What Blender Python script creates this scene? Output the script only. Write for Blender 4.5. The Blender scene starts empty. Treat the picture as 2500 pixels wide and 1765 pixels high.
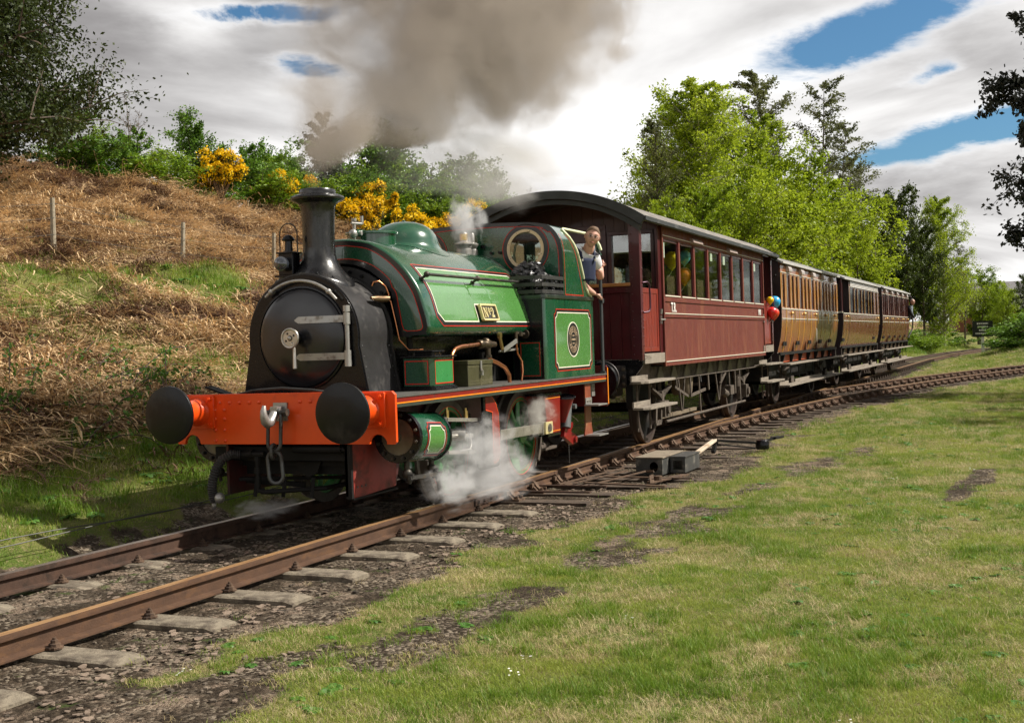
import bpy, bmesh, math, random
import numpy as np
from mathutils import Vector, Matrix, noise
from mathutils.geometry import tessellate_polygon
R = math.radians
PI = math.pi
random.seed(7)
RNG = np.random.default_rng(7)
SC = bpy.context.scene
COL = SC.collection

# ------------------------------------------------------------------ camera
CAM = Vector((-9.27, -6.135, 1.5215))
yaw, pitch, roll = 0.4006, 0.01368, -0.03316
fw = Vector((math.cos(pitch) * math.cos(yaw), math.cos(pitch) * math.sin(yaw), -math.sin(pitch)))
r0 = fw.cross(Vector((0, 0, 1))).normalized()
u0 = r0.cross(fw)
rr = r0 * math.cos(roll) + u0 * math.sin(roll)
uu = -r0 * math.sin(roll) + u0 * math.cos(roll)
cd = bpy.data.cameras.new('camera')
cam = bpy.data.objects.new('camera', cd)
COL.objects.link(cam)
mw = Matrix((rr, uu, -fw)).transposed().to_4x4()
mw.translation = CAM
cam.matrix_world = mw
cd.sensor_width = 36
cd.lens = 36 * 3048 / 2500
cd.clip_start = 0.1
cd.clip_end = 6000
SC.camera = cam

# ------------------------------------------------------------------ sun, sky, exposure
SUN = Vector((0.30, -0.62, 0.72)).normalized()
sd = bpy.data.lights.new('sun', 'SUN')
sd.energy = 5.0
sd.angle = R(0.9)
sd.color = (1.0, 0.94, 0.84)
sun = bpy.data.objects.new('sun', sd)
COL.objects.link(sun)
sun.rotation_euler = SUN.to_track_quat('Z', 'Y').to_euler()

SC.view_settings.view_transform = 'Standard'
SC.view_settings.look = 'None'
SC.view_settings.gamma = 1
SC.view_settings.use_curve_mapping = False
SC.view_settings.exposure = 0.52
SC.render.engine = 'CYCLES'
SC.cycles.use_denoising = True
SC.cycles.max_bounces = 8
SC.cycles.transparent_max_bounces = 24
SC.cycles.volume_bounces = 1
SC.cycles.volume_step_rate = 1.0
SC.cycles.volume_max_steps = 96
SC.cycles.use_adaptive_sampling = True
SC.cycles.adaptive_threshold = 0.02
SC.cycles.caustics_reflective = False
SC.cycles.caustics_refractive = False


class NT:
    """small helper round a node tree"""
    def __init__(s, nt):
        s.nt = nt

    def n(s, typ, **kw):
        nd = s.nt.nodes.new(typ)
        for k, v in kw.items():
            if k.startswith('i_'):
                key = k[2:]
                key = int(key) if key.isdigit() else key.replace('_', ' ')
                nd.inputs[key].default_value = v
            else:
                setattr(nd, k, v)
        return nd

    def l(s, a, b):
        s.nt.links.new(a, b)

    def math(s, op, a, b=None, c=None, clamp=False):
        nd = s.nt.nodes.new('ShaderNodeMath')
        nd.operation = op
        nd.use_clamp = clamp
        for i, x in enumerate((a, b, c)):
            if x is None:
                continue
            if isinstance(x, (int, float)):
                nd.inputs[i].default_value = x
            else:
                s.l(x, nd.inputs[i])
        return nd.outputs[0]

    def vm(s, op, a, b=None, scale=None):
        nd = s.nt.nodes.new('ShaderNodeVectorMath')
        nd.operation = op
        for i, x in enumerate((a, b)):
            if x is None:
                continue
            if isinstance(x, (tuple, list)):
                nd.inputs[i].default_value = x
            else:
                s.l(x, nd.inputs[i])
        if scale is not None:
            if isinstance(scale, (int, float)):
                nd.inputs['Scale'].default_value = scale
            else:
                s.l(scale, nd.inputs['Scale'])
        return nd.outputs['Value'] if op in ('DOT_PRODUCT', 'LENGTH', 'DISTANCE') else nd.outputs[0]

    def mix(s, f, a, b, blend='MIX'):
        nd = s.nt.nodes.new('ShaderNodeMix')
        nd.data_type = 'RGBA'
        nd.blend_type = blend
        nd.clamp_factor = True
        for inp, x in ((nd.inputs['Factor'], f), (nd.inputs['A'], a), (nd.inputs['B'], b)):
            if inp.type == 'RGBA' or True:
                pass
        ins = [i for i in nd.inputs if i.enabled]
        for inp, x in zip(ins, (f, a, b)):
            if isinstance(x, (int, float)):
                inp.default_value = x
            elif isinstance(x, (tuple, list)):
                inp.default_value = tuple(x) + ((1,) if len(x) == 3 else ())
            else:
                s.l(x, inp)
        return [o for o in nd.outputs if o.enabled][0]

    def noise(s, vec, scale, detail=4, rough=0.55, dist=0.0, dims='3D'):
        nd = s.n('ShaderNodeTexNoise')
        nd.noise_dimensions = dims
        nd.inputs['Scale'].default_value = scale
        nd.inputs['Detail'].default_value = detail
        nd.inputs['Roughness'].default_value = rough
        nd.inputs['Distortion'].default_value = dist
        if vec is not None:
            s.l(vec, nd.inputs['Vector'])
        return nd.outputs[0]

    def ss(s, x, lo, hi):
        nd = s.n('ShaderNodeMapRange')
        nd.interpolation_type = 'SMOOTHSTEP'
        for i, v in ((0, x), (1, lo), (2, hi)):
            if isinstance(v, (int, float)):
                nd.inputs[i].default_value = v
            else:
                s.l(v, nd.inputs[i])
        return nd.outputs[0]


W = bpy.data.worlds.new('World')
SC.world = W
W.use_nodes = True
w = NT(W.node_tree)
W.node_tree.nodes.clear()
wo = w.n('ShaderNodeOutputWorld')
bg = w.n('ShaderNodeBackground')
bg.inputs['Strength'].default_value = 0.10
w.l(bg.outputs[0], wo.inputs['Surface'])
sky = w.n('ShaderNodeTexSky')
sky.sky_type = 'NISHITA'
sky.sun_disc = False
sky.sun_elevation = math.asin(SUN.z)
sky.sun_rotation = math.atan2(SUN.x, SUN.y)
sky.altitude = 100
sky.air_density = 1.0
sky.dust_density = 0.6
sky.ozone_density = 2.0
tc = w.n('ShaderNodeTexCoord')
D = tc.outputs['Generated']
sep = w.n('ShaderNodeSeparateXYZ')
w.l(D, sep.inputs[0])
az = w.math('MULTIPLY', w.math('ARCTAN2', sep.outputs[1], sep.outputs[0]), 57.2958)
el = w.math('MULTIPLY', w.math('ARCSINE', sep.outputs[2]), 57.2958)
# flat cloud layer seen in perspective
zz = w.math('ADD', w.math('MAXIMUM', sep.outputs[2], 0.0), 0.16)
cb = w.n('ShaderNodeCombineXYZ')
w.l(w.math('DIVIDE', sep.outputs[0], zz), cb.inputs[0])
w.l(w.math('DIVIDE', sep.outputs[1], zz), cb.inputs[1])
P = cb.outputs[0]
n1 = w.noise(P, 0.62, 9, 0.60, 0.35)
n2 = w.noise(P, 2.2, 8, 0.62, 0.3)
wn_ = w.n('ShaderNodeTexNoise'); wn_.inputs['Scale'].default_value = 1.25; wn_.inputs['Detail'].default_value = 8; wn_.inputs['Roughness'].default_value = .62; w.l(P, wn_.inputs[0])
wc = w.n('ShaderNodeSeparateColor'); w.l(wn_.outputs['Color'], wc.inputs[0])
az = w.math('ADD', az, w.math('MULTIPLY', w.math('SUBTRACT', wc.outputs[0], .5), 9.0))
el = w.math('ADD', el, w.math('MULTIPLY', w.math('SUBTRACT', wc.outputs[1], .5), 3.4))
wob = w.math('MULTIPLY', w.math('SUBTRACT', n2, 0.5), 1.0)


def blob(a0, e0, wa, we, tilt=0.0):
    """soft elliptical weight round azimuth a0, elevation e0 (degrees)"""
    da = w.math('SUBTRACT', az, a0)
    de = w.math('SUBTRACT', w.math('SUBTRACT', el, e0), w.math('MULTIPLY', da, tilt))
    q = w.math('ADD', w.math('POWER', w.math('ABSOLUTE', w.math('DIVIDE', da, wa)), 2.0), w.math('POWER', w.math('ABSOLUTE', w.math('DIVIDE', de, we)), 2.0))
    return w.math('POWER', 2.718, w.math('MULTIPLY', q, -1.0))


# openings of blue between the clouds
gap = w.math('ADD', blob(5.6, 13.4, 9.5, 1.45, -0.25), blob(2.0, 8.3, 6.5, 0.9, -0.16))
gap = w.math('ADD', gap, w.math('MULTIPLY', blob(4.3, 11.3, 1.8, 0.6, -0.2), 0.7))
rag = w.noise(P, 4.2, 9, .66, .6)
gap = w.math('MULTIPLY', gap, w.math('ADD', .35, w.math('MULTIPLY', rag, 1.3)))
gapl = w.math('ADD', w.math('MULTIPLY', blob(33.0, 14.7, 5.5, 0.55, -0.04), 0.9), w.math('MULTIPLY', blob(31.0, 12.6, 2.4, 0.6, 0.1), 0.7))
gapl = w.math('ADD', gapl, w.math('MULTIPLY', blob(-25.0, 24.0, 22.0, 6.0, 0.1), 0.7))
gap = w.math('ADD', gap, w.math('MULTIPLY', gapl, w.math('ADD', -.9, w.math('MULTIPLY', rag, 3.2))))
cover = w.math('ADD', w.math('SUBTRACT', 0.66, w.math('MULTIPLY', gap, 0.62)), w.math('ADD', w.math('MULTIPLY', w.math('SUBTRACT', n1, 0.5), 0.7), w.math('MULTIPLY', wob, 0.30)))
mask = w.ss(cover, 0.22, 0.46)
# cloud brightness: bright white body with grey bases
shade = w.math('ADD', w.math('MULTIPLY', w.math('SUBTRACT', w.noise(P, 0.85, 7, 0.52, 0.5), 0.5), 3.0), 0.66)
grey = w.math('ADD', w.math('MULTIPLY', blob(41.0, 12.0, 6.5, 3.6, 0.0), 0.50), w.math('MULTIPLY', blob(31.0, 17.0, 9.0, 2.2, 0.0), 0.7))
grey = w.math('ADD', grey, w.math('MULTIPLY', blob(2.0, 5.4, 5.0, 1.5, 0.0), 0.45))
grey = w.math('ADD', grey, w.math('MULTIPLY', blob(37.0, 9.0, 6.5, 1.5, 0.0), 0.35))
grey = w.math('ADD', grey, w.math('MULTIPLY', w.ss(el, 17.0, 40.0), 0.62))
white = w.math('ADD', w.math('MULTIPLY', blob(17.0, 10.0, 7.0, 5.0, 0.0), 0.5), w.math('MULTIPLY', blob(37.5, 14.6, 2.8, 1.6, 0.0), 0.6))
white = w.math('ADD', white, w.math('MULTIPLY', blob(34.0, 6.5, 9.0, 1.8, 0.0), 0.35))
shade = w.math('ADD', w.math('SUBTRACT', shade, grey), white)
cl = w.mix(w.ss(shade, 0.05, 1.0), (2.3, 2.2, 2.2, 1), (8.0, 7.9, 7.8, 1))
edge = w.ss(cover, 0.33, 0.62)
cl = w.mix(w.math('ADD', .55, w.math('MULTIPLY', edge, .45)), (8.2, 8.25, 8.4, 1), cl)
deep = w.mix(1.0, sky.outputs[0], (0.36, 0.56, 0.66, 1), 'MULTIPLY')
fin = w.mix(mask, deep, cl)
below = w.ss(sep.outputs[2], -0.02, 0.0)
fin = w.mix(below, (0.9, 1.0, 0.5, 1), fin)
w.l(fin, bg.inputs[0])


# ------------------------------------------------------------------ mesh building
SMALL = {'rivet_row', 'bolt', 'stud', 'screw', 'bolt_hole', 'lettering', 'roundel_lettering', 'step_irons', 'plate_screw', 'seam'}


class B:
    off = Vector((0, 0, 0))

    def __init__(s):
        s.v = []
        s.f = []
        s.m = []
        s.pr = []
        s.mi = 0

    def add(s, vs, fs):
        b = len(s.v); f0 = len(s.f)
        s.v.extend([tuple(x) for x in vs])
        s.f.extend([tuple(b + i for i in f) for f in fs])
        s.m.extend([s.mi] * len(fs))
        s.pr.append((b, len(s.v), f0, len(s.f)))
        return s

    def clusters(s, tol=.0015):
        """groups of primitives that touch each other"""
        V = np.array(s.v); n = len(s.pr)
        lo = np.array([V[a:b].min(0) for a, b, _, _ in s.pr]) - tol; hi = np.array([V[a:b].max(0) for a, b, _, _ in s.pr]) + tol
        par = list(range(n))
        def find(i):
            while par[i] != i: i = par[i]
            return i
        for i in range(n):
            for j in range(i + 1, n):
                if (lo[i] <= hi[j]).all() and (lo[j] <= hi[i]).all():
                    a, b = find(i), find(j)
                    if a != b: par[b] = a
        g = {}
        for i in range(n): g.setdefault(find(i), []).append(i)
        return list(g.values())

    def box(s, x0, x1, y0, y1, z0, z1):
        if x0 > x1: x0, x1 = x1, x0
        if y0 > y1: y0, y1 = y1, y0
        if z0 > z1: z0, z1 = z1, z0
        return s.add([(x0, y0, z0), (x1, y0, z0), (x1, y1, z0), (x0, y1, z0), (x0, y0, z1), (x1, y0, z1), (x1, y1, z1), (x0, y1, z1)],
                     [(0, 3, 2, 1), (4, 5, 6, 7), (0, 1, 5, 4), (1, 2, 6, 5), (2, 3, 7, 6), (3, 0, 4, 7)])

    def rbox(s, c, size, rot):
        """box centred c, rotated by euler rot"""
        M = Matrix.LocRotScale(Vector(c), __import__('mathutils').Euler(rot), None)
        hx, hy, hz = [q / 2 for q in size]
        vs = [M @ Vector((x, y, z)) for z in (-hz, hz) for x, y in ((-hx, -hy), (hx, -hy), (hx, hy), (-hx, hy))]
        return s.add(vs, [(0, 3, 2, 1), (4, 5, 6, 7), (0, 1, 5, 4), (1, 2, 6, 5), (2, 3, 7, 6), (3, 0, 4, 7)])

    def bar(s, a, b, wd, ht, up=(0, 0, 1)):
        a = Vector(a); b = Vector(b); d = (b - a).normalized(); up = Vector(up)
        sd_ = d.cross(up)
        if sd_.length < 1e-4: sd_ = d.cross(Vector((0, 1, 0)))
        sd_.normalize(); u = sd_.cross(d)
        vs = [p + sd_ * (i * wd / 2) + u * (j * ht / 2) for p in (a, b) for i, j in ((-1, -1), (1, -1), (1, 1), (-1, 1))]
        return s.add(vs, [(0, 3, 2, 1), (4, 5, 6, 7), (0, 1, 5, 4), (1, 2, 6, 5), (2, 3, 7, 6), (3, 0, 4, 7)])

    def prism(s, loops, axis, a, b):
        """polygon (with holes) in the plane across axis, from a to b. coords order: x-axis (y,z); y-axis (x,z); z-axis (x,y)"""
        if not isinstance(loops[0][0], (tuple, list)): loops = [loops]
        def P3(p, t):
            return {'x': (t, p[0], p[1]), 'y': (p[0], t, p[1]), 'z': (p[0], p[1], t)}[axis]
        flat = [q for lp in loops for q in lp]
        tris = tessellate_polygon([[Vector((q[0], q[1], 0)) for q in lp] for lp in loops])
        n = len(flat)
        vs = [P3(q, a) for q in flat] + [P3(q, b) for q in flat]
        fs = [tuple(t) for t in tris] + [tuple(n + i for i in reversed(t)) for t in tris]
        k = 0
        for lp in loops:
            m = len(lp)
            for i in range(m):
                j = (i + 1) % m
                fs.append((k + i, k + j, n + k + j, n + k + i))
            k += m
        return s.add(vs, fs)

    def cyl(s, a, b, r, n=16, r2=None, caps=True):
        a = Vector(a); b = Vector(b); r2 = r if r2 is None else r2
        q = (b - a).to_track_quat('Z', 'Y')
        vs = []
        for p, rad in ((a, r), (b, r2)):
            for i in range(n):
                t = 2 * PI * i / n
                vs.append(p + q @ Vector((math.cos(t) * rad, math.sin(t) * rad, 0)))
        fs = [(i, (i + 1) % n, n + (i + 1) % n, n + i) for i in range(n)]
        if caps: fs += [tuple(range(n - 1, -1, -1)), tuple(range(n, 2 * n))]
        return s.add(vs, fs)

    def lathe(s, prof, o, ax, n=32, close=False, t0=0, t1=2 * PI):
        """prof: (radius, distance along ax)"""
        o = Vector(o); q = Vector(ax).to_track_quat('Z', 'Y')
        full = abs(t1 - t0 - 2 * PI) < 1e-6
        m = n if full else n + 1
        vs = []
        for r, h in prof:
            for i in range(m):
                t = t0 + (t1 - t0) * i / n
                vs.append(o + q @ Vector((math.cos(t) * r, math.sin(t) * r, h)))
        fs = []
        k = len(prof)
        for j in range(k - 1 + (1 if close else 0)):
            j2 = (j + 1) % k
            for i in range(n):
                i2 = (i + 1) % m
                fs.append((j * m + i, j * m + i2, j2 * m + i2, j2 * m + i))
        if full and not close:
            if prof[0][0] > 1e-6: fs.append(tuple(range(m - 1, -1, -1)))
            if prof[-1][0] > 1e-6: fs.append(tuple((k - 1) * m + i for i in range(m)))
        return s.add(vs, fs)

    def tube(s, pts, r, n=8, closed=False, radii=None):
        pts = [Vector(p) for p in pts]
        m = len(pts)
        vs = []
        prev = None
        for i, p in enumerate(pts):
            if closed: d = pts[(i + 1) % m] - pts[i - 1]
            else: d = pts[min(i + 1, m - 1)] - pts[max(i - 1, 0)]
            d.normalize()
            if prev is None:
                u = d.orthogonal().normalized()
            else:
                u = (prev - d * prev.dot(d)).normalized()
            prev = u
            v = d.cross(u)
            rad = radii[i] if radii else r
            for k in range(n):
                t = 2 * PI * k / n
                vs.append(p + (u * math.cos(t) + v * math.sin(t)) * rad)
        fs = []
        for i in range(m if closed else m - 1):
            i2 = (i + 1) % m
            for k in range(n):
                fs.append((i * n + k, i * n + (k + 1) % n, i2 * n + (k + 1) % n, i2 * n + k))
        if not closed: fs += [tuple(range(n - 1, -1, -1)), tuple((m - 1) * n + k for k in range(n))]
        return s.add(vs, fs)

    def sphere(s, c, r, n=12, m=8, sc=(1, 1, 1), top=PI, rot=None):
        c = Vector(c)
        vs = []
        for j in range(m + 1):
            t = top * j / m
            for i in range(n):
                p = 2 * PI * i / n
                q = Vector((math.sin(t) * math.cos(p) * r * sc[0], math.sin(t) * math.sin(p) * r * sc[1], math.cos(t) * r * sc[2]))
                if rot is not None: q = rot @ q
                vs.append(c + q)
        fs = [(j * n + i, (j + 1) * n + i, (j + 1) * n + (i + 1) % n, j * n + (i + 1) % n) for j in range(m) for i in range(n)]
        return s.add(vs, fs)

    def ribbon(s, pts, wd, fn, off=0.003, closed=False, seg=0.05):
        """strip of width wd along 2-D pts (u, v) laid on the surface fn(u, v, off)"""
        P = [Vector((p[0], p[1])) for p in pts]
        if closed: P.append(P[0])
        Q = []
        for a, b in zip(P[:-1], P[1:]):
            k = max(1, int((b - a).length / seg))
            Q += [a.lerp(b, i / k) for i in range(k)]
        if not closed: Q.append(P[-1])
        m = len(Q)
        vs = []
        for i in range(m):
            a = Q[i - 1] if (i > 0 or closed) else Q[i]
            c = Q[(i + 1) % m] if (i < m - 1 or closed) else Q[i]
            d1 = (Q[i] - a); d2 = (c - Q[i])
            if d1.length < 1e-9: d1 = d2
            if d2.length < 1e-9: d2 = d1
            d1.normalize(); d2.normalize()
            n1_ = Vector((-d1.y, d1.x)); n2_ = Vector((-d2.y, d2.x))
            nn = (n1_ + n2_)
            nn = nn / max(nn.length, 1e-6)
            L = wd / 2 / max(nn.dot(n1_), 0.4)
            for sg in (-1, 1):
                q = Q[i] + nn * (L * sg)
                vs.append(fn(q.x, q.y, off))
        k = m if closed else m - 1
        fs = [(2 * i, 2 * ((i + 1) % m), 2 * ((i + 1) % m) + 1, 2 * i + 1) for i in range(k)]
        return s.add(vs, fs)

    def mesh(s, name, mats, smooth=None):
        me = bpy.data.meshes.new(name)
        o = B.off
        me.from_pydata([(v[0] - o.x, v[1] - o.y, v[2] - o.z) for v in s.v], [], s.f)
        if not isinstance(mats, (list, tuple)): mats = [mats]
        for m in mats: me.materials.append(m)
        if len(mats) > 1: me.polygons.foreach_set('material_index', s.m)
        bm = bmesh.new(); bm.from_mesh(me)
        bmesh.ops.recalc_face_normals(bm, faces=bm.faces)
        bm.to_mesh(me); bm.free()
        if smooth:
            me.polygons.foreach_set('use_smooth', [True] * len(me.polygons))
            if smooth < 180: me.set_sharp_from_angle(angle=R(smooth))
        me.update()
        return me

    def out(s, name, mats, parent=None, smooth=None, bevel=0, **props):
        if name in SMALL: props['kind'] = 'stuff'
        elif 1 < len(s.pr) <= 60 and 'kind' not in props and parent is not None:
            gs = s.clusters()
            if len(gs) > 1:
                gs.sort(key=lambda g: -sum(s.pr[i][1] - s.pr[i][0] for i in g)); first = None
                for g in gs:
                    q = B()
                    for i in g:
                        a, b_, f0, f1 = s.pr[i]; k = len(q.v)
                        q.v += s.v[a:b_]; q.f += [tuple(x - a + k for x in f) for f in s.f[f0:f1]]; q.m += s.m[f0:f1]
                    q.pr = [(0, len(q.v), 0, len(q.f))]
                    o = q.out(name, mats, parent, smooth, bevel, **props); first = first or o
                return first
        me = s.mesh(name, mats, smooth)
        o = bpy.data.objects.new(name, me)
        COL.objects.link(o)
        if parent is not None:
            o.parent = parent
        else:
            o.location = B.off
        if bevel:
            bv = o.modifiers.new('bevel', 'BEVEL')
            bv.width = bevel; bv.segments = 2; bv.limit_method = 'ANGLE'; bv.angle_limit = R(50)
            bv.harden_normals = False
        for k, v in props.items(): o[k] = v
        return o


def empty(name, loc=(0, 0, 0), rz=0, **props):
    o = bpy.data.objects.new(name, None)
    COL.objects.link(o)
    o.location = loc
    o.rotation_euler = (0, 0, rz)
    o.empty_display_size = 0.2
    for k, v in props.items(): o[k] = v
    return o


def cp(o, parent=None, loc=None, name=None, **props):
    c = o.copy()
    COL.objects.link(c)
    if parent is not None: c.parent = parent
    if loc is not None: c.location = loc
    for k, v in props.items(): c[k] = v
    return c


def cptree(o, parent=None, **props):
    c = o.copy()
    COL.objects.link(c)
    if parent is not None: c.parent = parent
    for k, v in props.items(): c[k] = v
    for ch in list(o.children): cptree(ch, c)
    return c


def fast(name, verts, faces, mat, smooth=False):
    me = bpy.data.meshes.new(name)
    verts = np.asarray(verts, np.float32); faces = np.asarray(faces, np.int32)
    k = faces.shape[1]
    me.vertices.add(len(verts)); me.vertices.foreach_set('co', verts.ravel())
    me.loops.add(faces.size); me.loops.foreach_set('vertex_index', faces.ravel())
    me.polygons.add(len(faces)); me.polygons.foreach_set('loop_start', np.arange(0, faces.size, k, dtype=np.int32))
    me.polygons.foreach_set('loop_total', np.full(len(faces), k, np.int32))
    if smooth: me.polygons.foreach_set('use_smooth', np.ones(len(faces), bool))
    for m in (mat if isinstance(mat, (list, tuple)) else [mat]): me.materials.append(m)
    me.update(calc_edges=True)
    return me


# ------------------------------------------------------------------ materials
MATS = {}


def PM(name, col, rough=0.5, metal=0.0, coat=0.0, var=0.18, vs=6.0, bump=0.0, bs=60.0, dirt=None, dirt_amt=0.5, dirt_scale=3.0, streak=None, spec=0.5, coords='Object', coat_rough=0.08, trans=0.0, coat_ior=1.5):
    """painted / plain surface with colour variation, dirt patches and fine relief"""
    if name in MATS: return MATS[name]
    m = bpy.data.materials.new(name)
    m.use_nodes = True
    t = NT(m.node_tree)
    bs_ = m.node_tree.nodes['Principled BSDF']
    tc = t.n('ShaderNodeTexCoord')
    V = tc.outputs[coords]
    n = t.noise(V, vs, 5, 0.6)
    c = t.mix(1.0, tuple(col) + (1,), t.mix(n, (1 - var * 2,) * 3 + (1,), (1 + var * 2,) * 3 + (1,)), 'MULTIPLY')
    rg = t.math('ADD', rough - 0.06, t.math('MULTIPLY', t.noise(V, vs * 2.3, 4, 0.6), 0.14))
    if dirt is not None:
        vv = V
        if streak:
            mp = t.n('ShaderNodeMapping'); mp.inputs['Scale'].default_value = streak
            t.l(V, mp.inputs[0]); vv = mp.outputs[0]
        dn = t.noise(vv, dirt_scale, 7, 0.66, 0.2)
        f = t.math('MULTIPLY', t.ss(dn, 0.62 - dirt_amt * 0.35, 0.86 - dirt_amt * 0.35), min(1.0, 0.5 + dirt_amt))
        c = t.mix(f, c, tuple(dirt) + (1,))
        rg = t.math('ADD', rg, t.math('MULTIPLY', f, 0.3), clamp=True)
    t.l(c, bs_.inputs['Base Color'])
    t.l(rg, bs_.inputs['Roughness'])
    bs_.inputs['Metallic'].default_value = metal
    bs_.inputs['Specular IOR Level'].default_value = spec
    bs_.inputs['Coat Weight'].default_value = coat
    bs_.inputs['Coat Roughness'].default_value = coat_rough
    bs_.inputs['Coat IOR'].default_value = coat_ior
    if bump:
        b = t.n('ShaderNodeBump'); b.inputs['Strength'].default_value = min(1, bump); b.inputs['Distance'].default_value = 0.01 * max(1, bump)
        t.l(t.noise(V, bs, 5, 0.65), b.inputs['Height']); t.l(b.outputs[0], bs_.inputs['Normal'])
    MATS[name] = m
    return m


GRIME = (0.10, 0.085, 0.065)
green = PM('engine_dark_green_paint', (0.005, 0.066, 0.028), 0.26, coat=1.0, var=0.12, bump=0.10, bs=7, dirt=(0.02, 0.06, 0.03), dirt_amt=0.20, dirt_scale=2.2, coat_rough=0.05, coat_ior=1.6)
lgreen = PM('engine_bright_green_paint', (0.075, 0.225, 0.050), 0.25, coat=1.0, var=0.10, bump=0.10, bs=7, dirt=(0.12, 0.2, 0.08), dirt_amt=0.15, coat_rough=0.05, coat_ior=1.5)
redl = PM('lining_red', (0.55, 0.02, 0.01), 0.35)
whl = PM('lining_cream', (0.80, 0.76, 0.62), 0.4, var=0.05)
orl = PM('lining_orange', (0.85, 0.25, 0.01), 0.4, var=0.05)
blk = PM('lining_black', (0.008, 0.008, 0.009), 0.3, coat=0.5)
black = PM('black_gloss_paint', (0.0035, 0.0035, 0.005), 0.26, coat=0.22, var=0.2, bump=0.05, bs=20, dirt=(0.018, 0.016, 0.015), dirt_amt=0.2, dirt_scale=4, spec=.25)
smoke_black = PM('smokebox_black', (0.026, 0.025, 0.026), 0.40, metal=0.15, var=0.3, vs=5, bump=0.10, bs=40, dirt=(0.060, 0.055, 0.050), dirt_amt=0.4, dirt_scale=6, streak=(1, 1, 0.7))
chim = PM('chimney_black', (0.008, 0.008, 0.009), 0.26, coat=.3, var=0.35, vs=6, bump=0.12, bs=30, dirt=(0.060, 0.056, 0.050), dirt_amt=0.36, dirt_scale=6, streak=(1, 1, 0.45))
under = PM('underframe_black', (0.008, 0.0075, 0.007), 0.65, var=0.3, bump=0.3, bs=50, dirt=(0.045, 0.034, 0.026), dirt_amt=0.3, dirt_scale=5, spec=.25)
orange = PM('buffer_beam_vermilion', (0.80, 0.075, 0.005), 0.36, coat=0.25, var=0.06, bump=0.05, bs=120, dirt=(0.3, 0.03, 0.01), dirt_amt=0.15, dirt_scale=3)
dred = PM('frame_dark_red', (0.20, 0.008, 0.006), 0.38, coat=0.3, var=0.15, dirt=(0.06, 0.03, 0.02), dirt_amt=0.3, dirt_scale=4)
steel = PM('bright_steel', (0.52, 0.49, 0.44), 0.34, metal=0.85, var=0.15, vs=20, dirt=(0.2, 0.16, 0.11), dirt_amt=0.3, dirt_scale=9)
steelw = PM('worn_steel', (0.40, 0.39, 0.37), 0.42, metal=0.7, var=0.15, dirt=(0.16, 0.13, 0.1), dirt_amt=0.35, dirt_scale=12)
oily = PM('oily_iron', (0.045, 0.042, 0.038), 0.42, metal=0.5, var=0.3, bump=0.2, bs=60, dirt=(0.12, 0.09, 0.06), dirt_amt=0.4, dirt_scale=8)
copper = PM('copper_pipe', (0.62, 0.25, 0.12), 0.28, metal=1.0, var=0.2, vs=15, dirt=(0.2, 0.09, 0.05), dirt_amt=0.3, dirt_scale=10)
brass = PM('brass', (0.72, 0.50, 0.20), 0.3, metal=1.0, var=0.15, vs=20)
brassp = PM('polished_plate_brass', (0.80, 0.68, 0.34), 0.35, metal=0.4, var=0.1, vs=30)
cream = PM('cream_window_ring', (0.82, 0.62, 0.40), 0.4, var=0.06)
creamrim = PM('cream_green_beading', (0.72, 0.74, 0.48), 0.4, var=0.1)
coalm = PM('coal_black', (0.018, 0.018, 0.021), 0.28, var=0.4, vs=12, bump=0.8, bs=25, spec=0.7)
rubber = PM('black_rubber', (0.030, 0.028, 0.027), 0.6, bump=0.2, bs=60)
rust = PM('rail_rust', (0.075, 0.036, 0.018), 0.72, var=0.3, vs=9, bump=0.5, bs=90, dirt=(0.125, 0.062, 0.028), dirt_amt=0.45, dirt_scale=6, coords='Object', streak=(1.0, 1, 2.5))
rustdk = PM('rail_dark_rust', (0.062, 0.030, 0.017), 0.75, var=0.3, vs=9, bump=0.5, bs=90, dirt=(0.03, 0.018, 0.012), dirt_amt=0.5, dirt_scale=5)
railtop = PM('rail_head_worn', (0.44, 0.26, 0.12), 0.38, metal=0.4, var=0.25, vs=3, dirt=(0.2, 0.10, 0.045), dirt_amt=0.5, dirt_scale=4, streak=(0.5, 4, 1))
railshine = PM('rail_head_polished', (0.42, 0.36, 0.33), 0.3, metal=0.8, var=0.2, vs=3, dirt=(0.2, 0.13, 0.09), dirt_amt=0.4, dirt_scale=3, streak=(0.4, 4, 1))
concrete = PM('sleeper_concrete', (0.22, 0.185, 0.135), 0.9, var=0.35, vs=14, bump=1.0, bs=60, dirt=(0.085, 0.066, 0.048), dirt_amt=0.6, dirt_scale=6)
timber = PM('sleeper_timber', (0.085, 0.058, 0.040), 0.85, var=0.3, vs=9, bump=0.9, bs=50, dirt=(0.03, 0.022, 0.016), dirt_amt=0.5, dirt_scale=4, streak=(5, 1, 1))
chairm = PM('chair_cast_iron', (0.105, 0.062, 0.036), 0.8, var=0.3, vs=15, bump=0.6, bs=60, dirt=(0.04, 0.025, 0.018), dirt_amt=0.5, dirt_scale=9)
maroon = PM('coach_end_maroon', (0.070, 0.006, 0.009), 0.36, coat=0.35, var=0.2, vs=4, bump=0.08, bs=40, dirt=(0.05, 0.018, 0.015), dirt_amt=0.35, dirt_scale=3, streak=(1, 1, 0.3))
brown = PM('coach_side_faded_brown', (0.135, 0.030, 0.022), 0.50, var=0.14, vs=5, bump=0.15, bs=60, dirt=(0.18, 0.058, 0.026), dirt_amt=0.42, dirt_scale=3.5, streak=(2.2, 1, 0.35), spec=.35)
redgate = PM('gate_red_brown', (0.20, 0.020, 0.010), 0.42, coat=0.2, var=0.2, vs=5, dirt=(0.12, 0.02, 0.012), dirt_amt=0.4, streak=(3, 1, 0.4))
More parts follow.
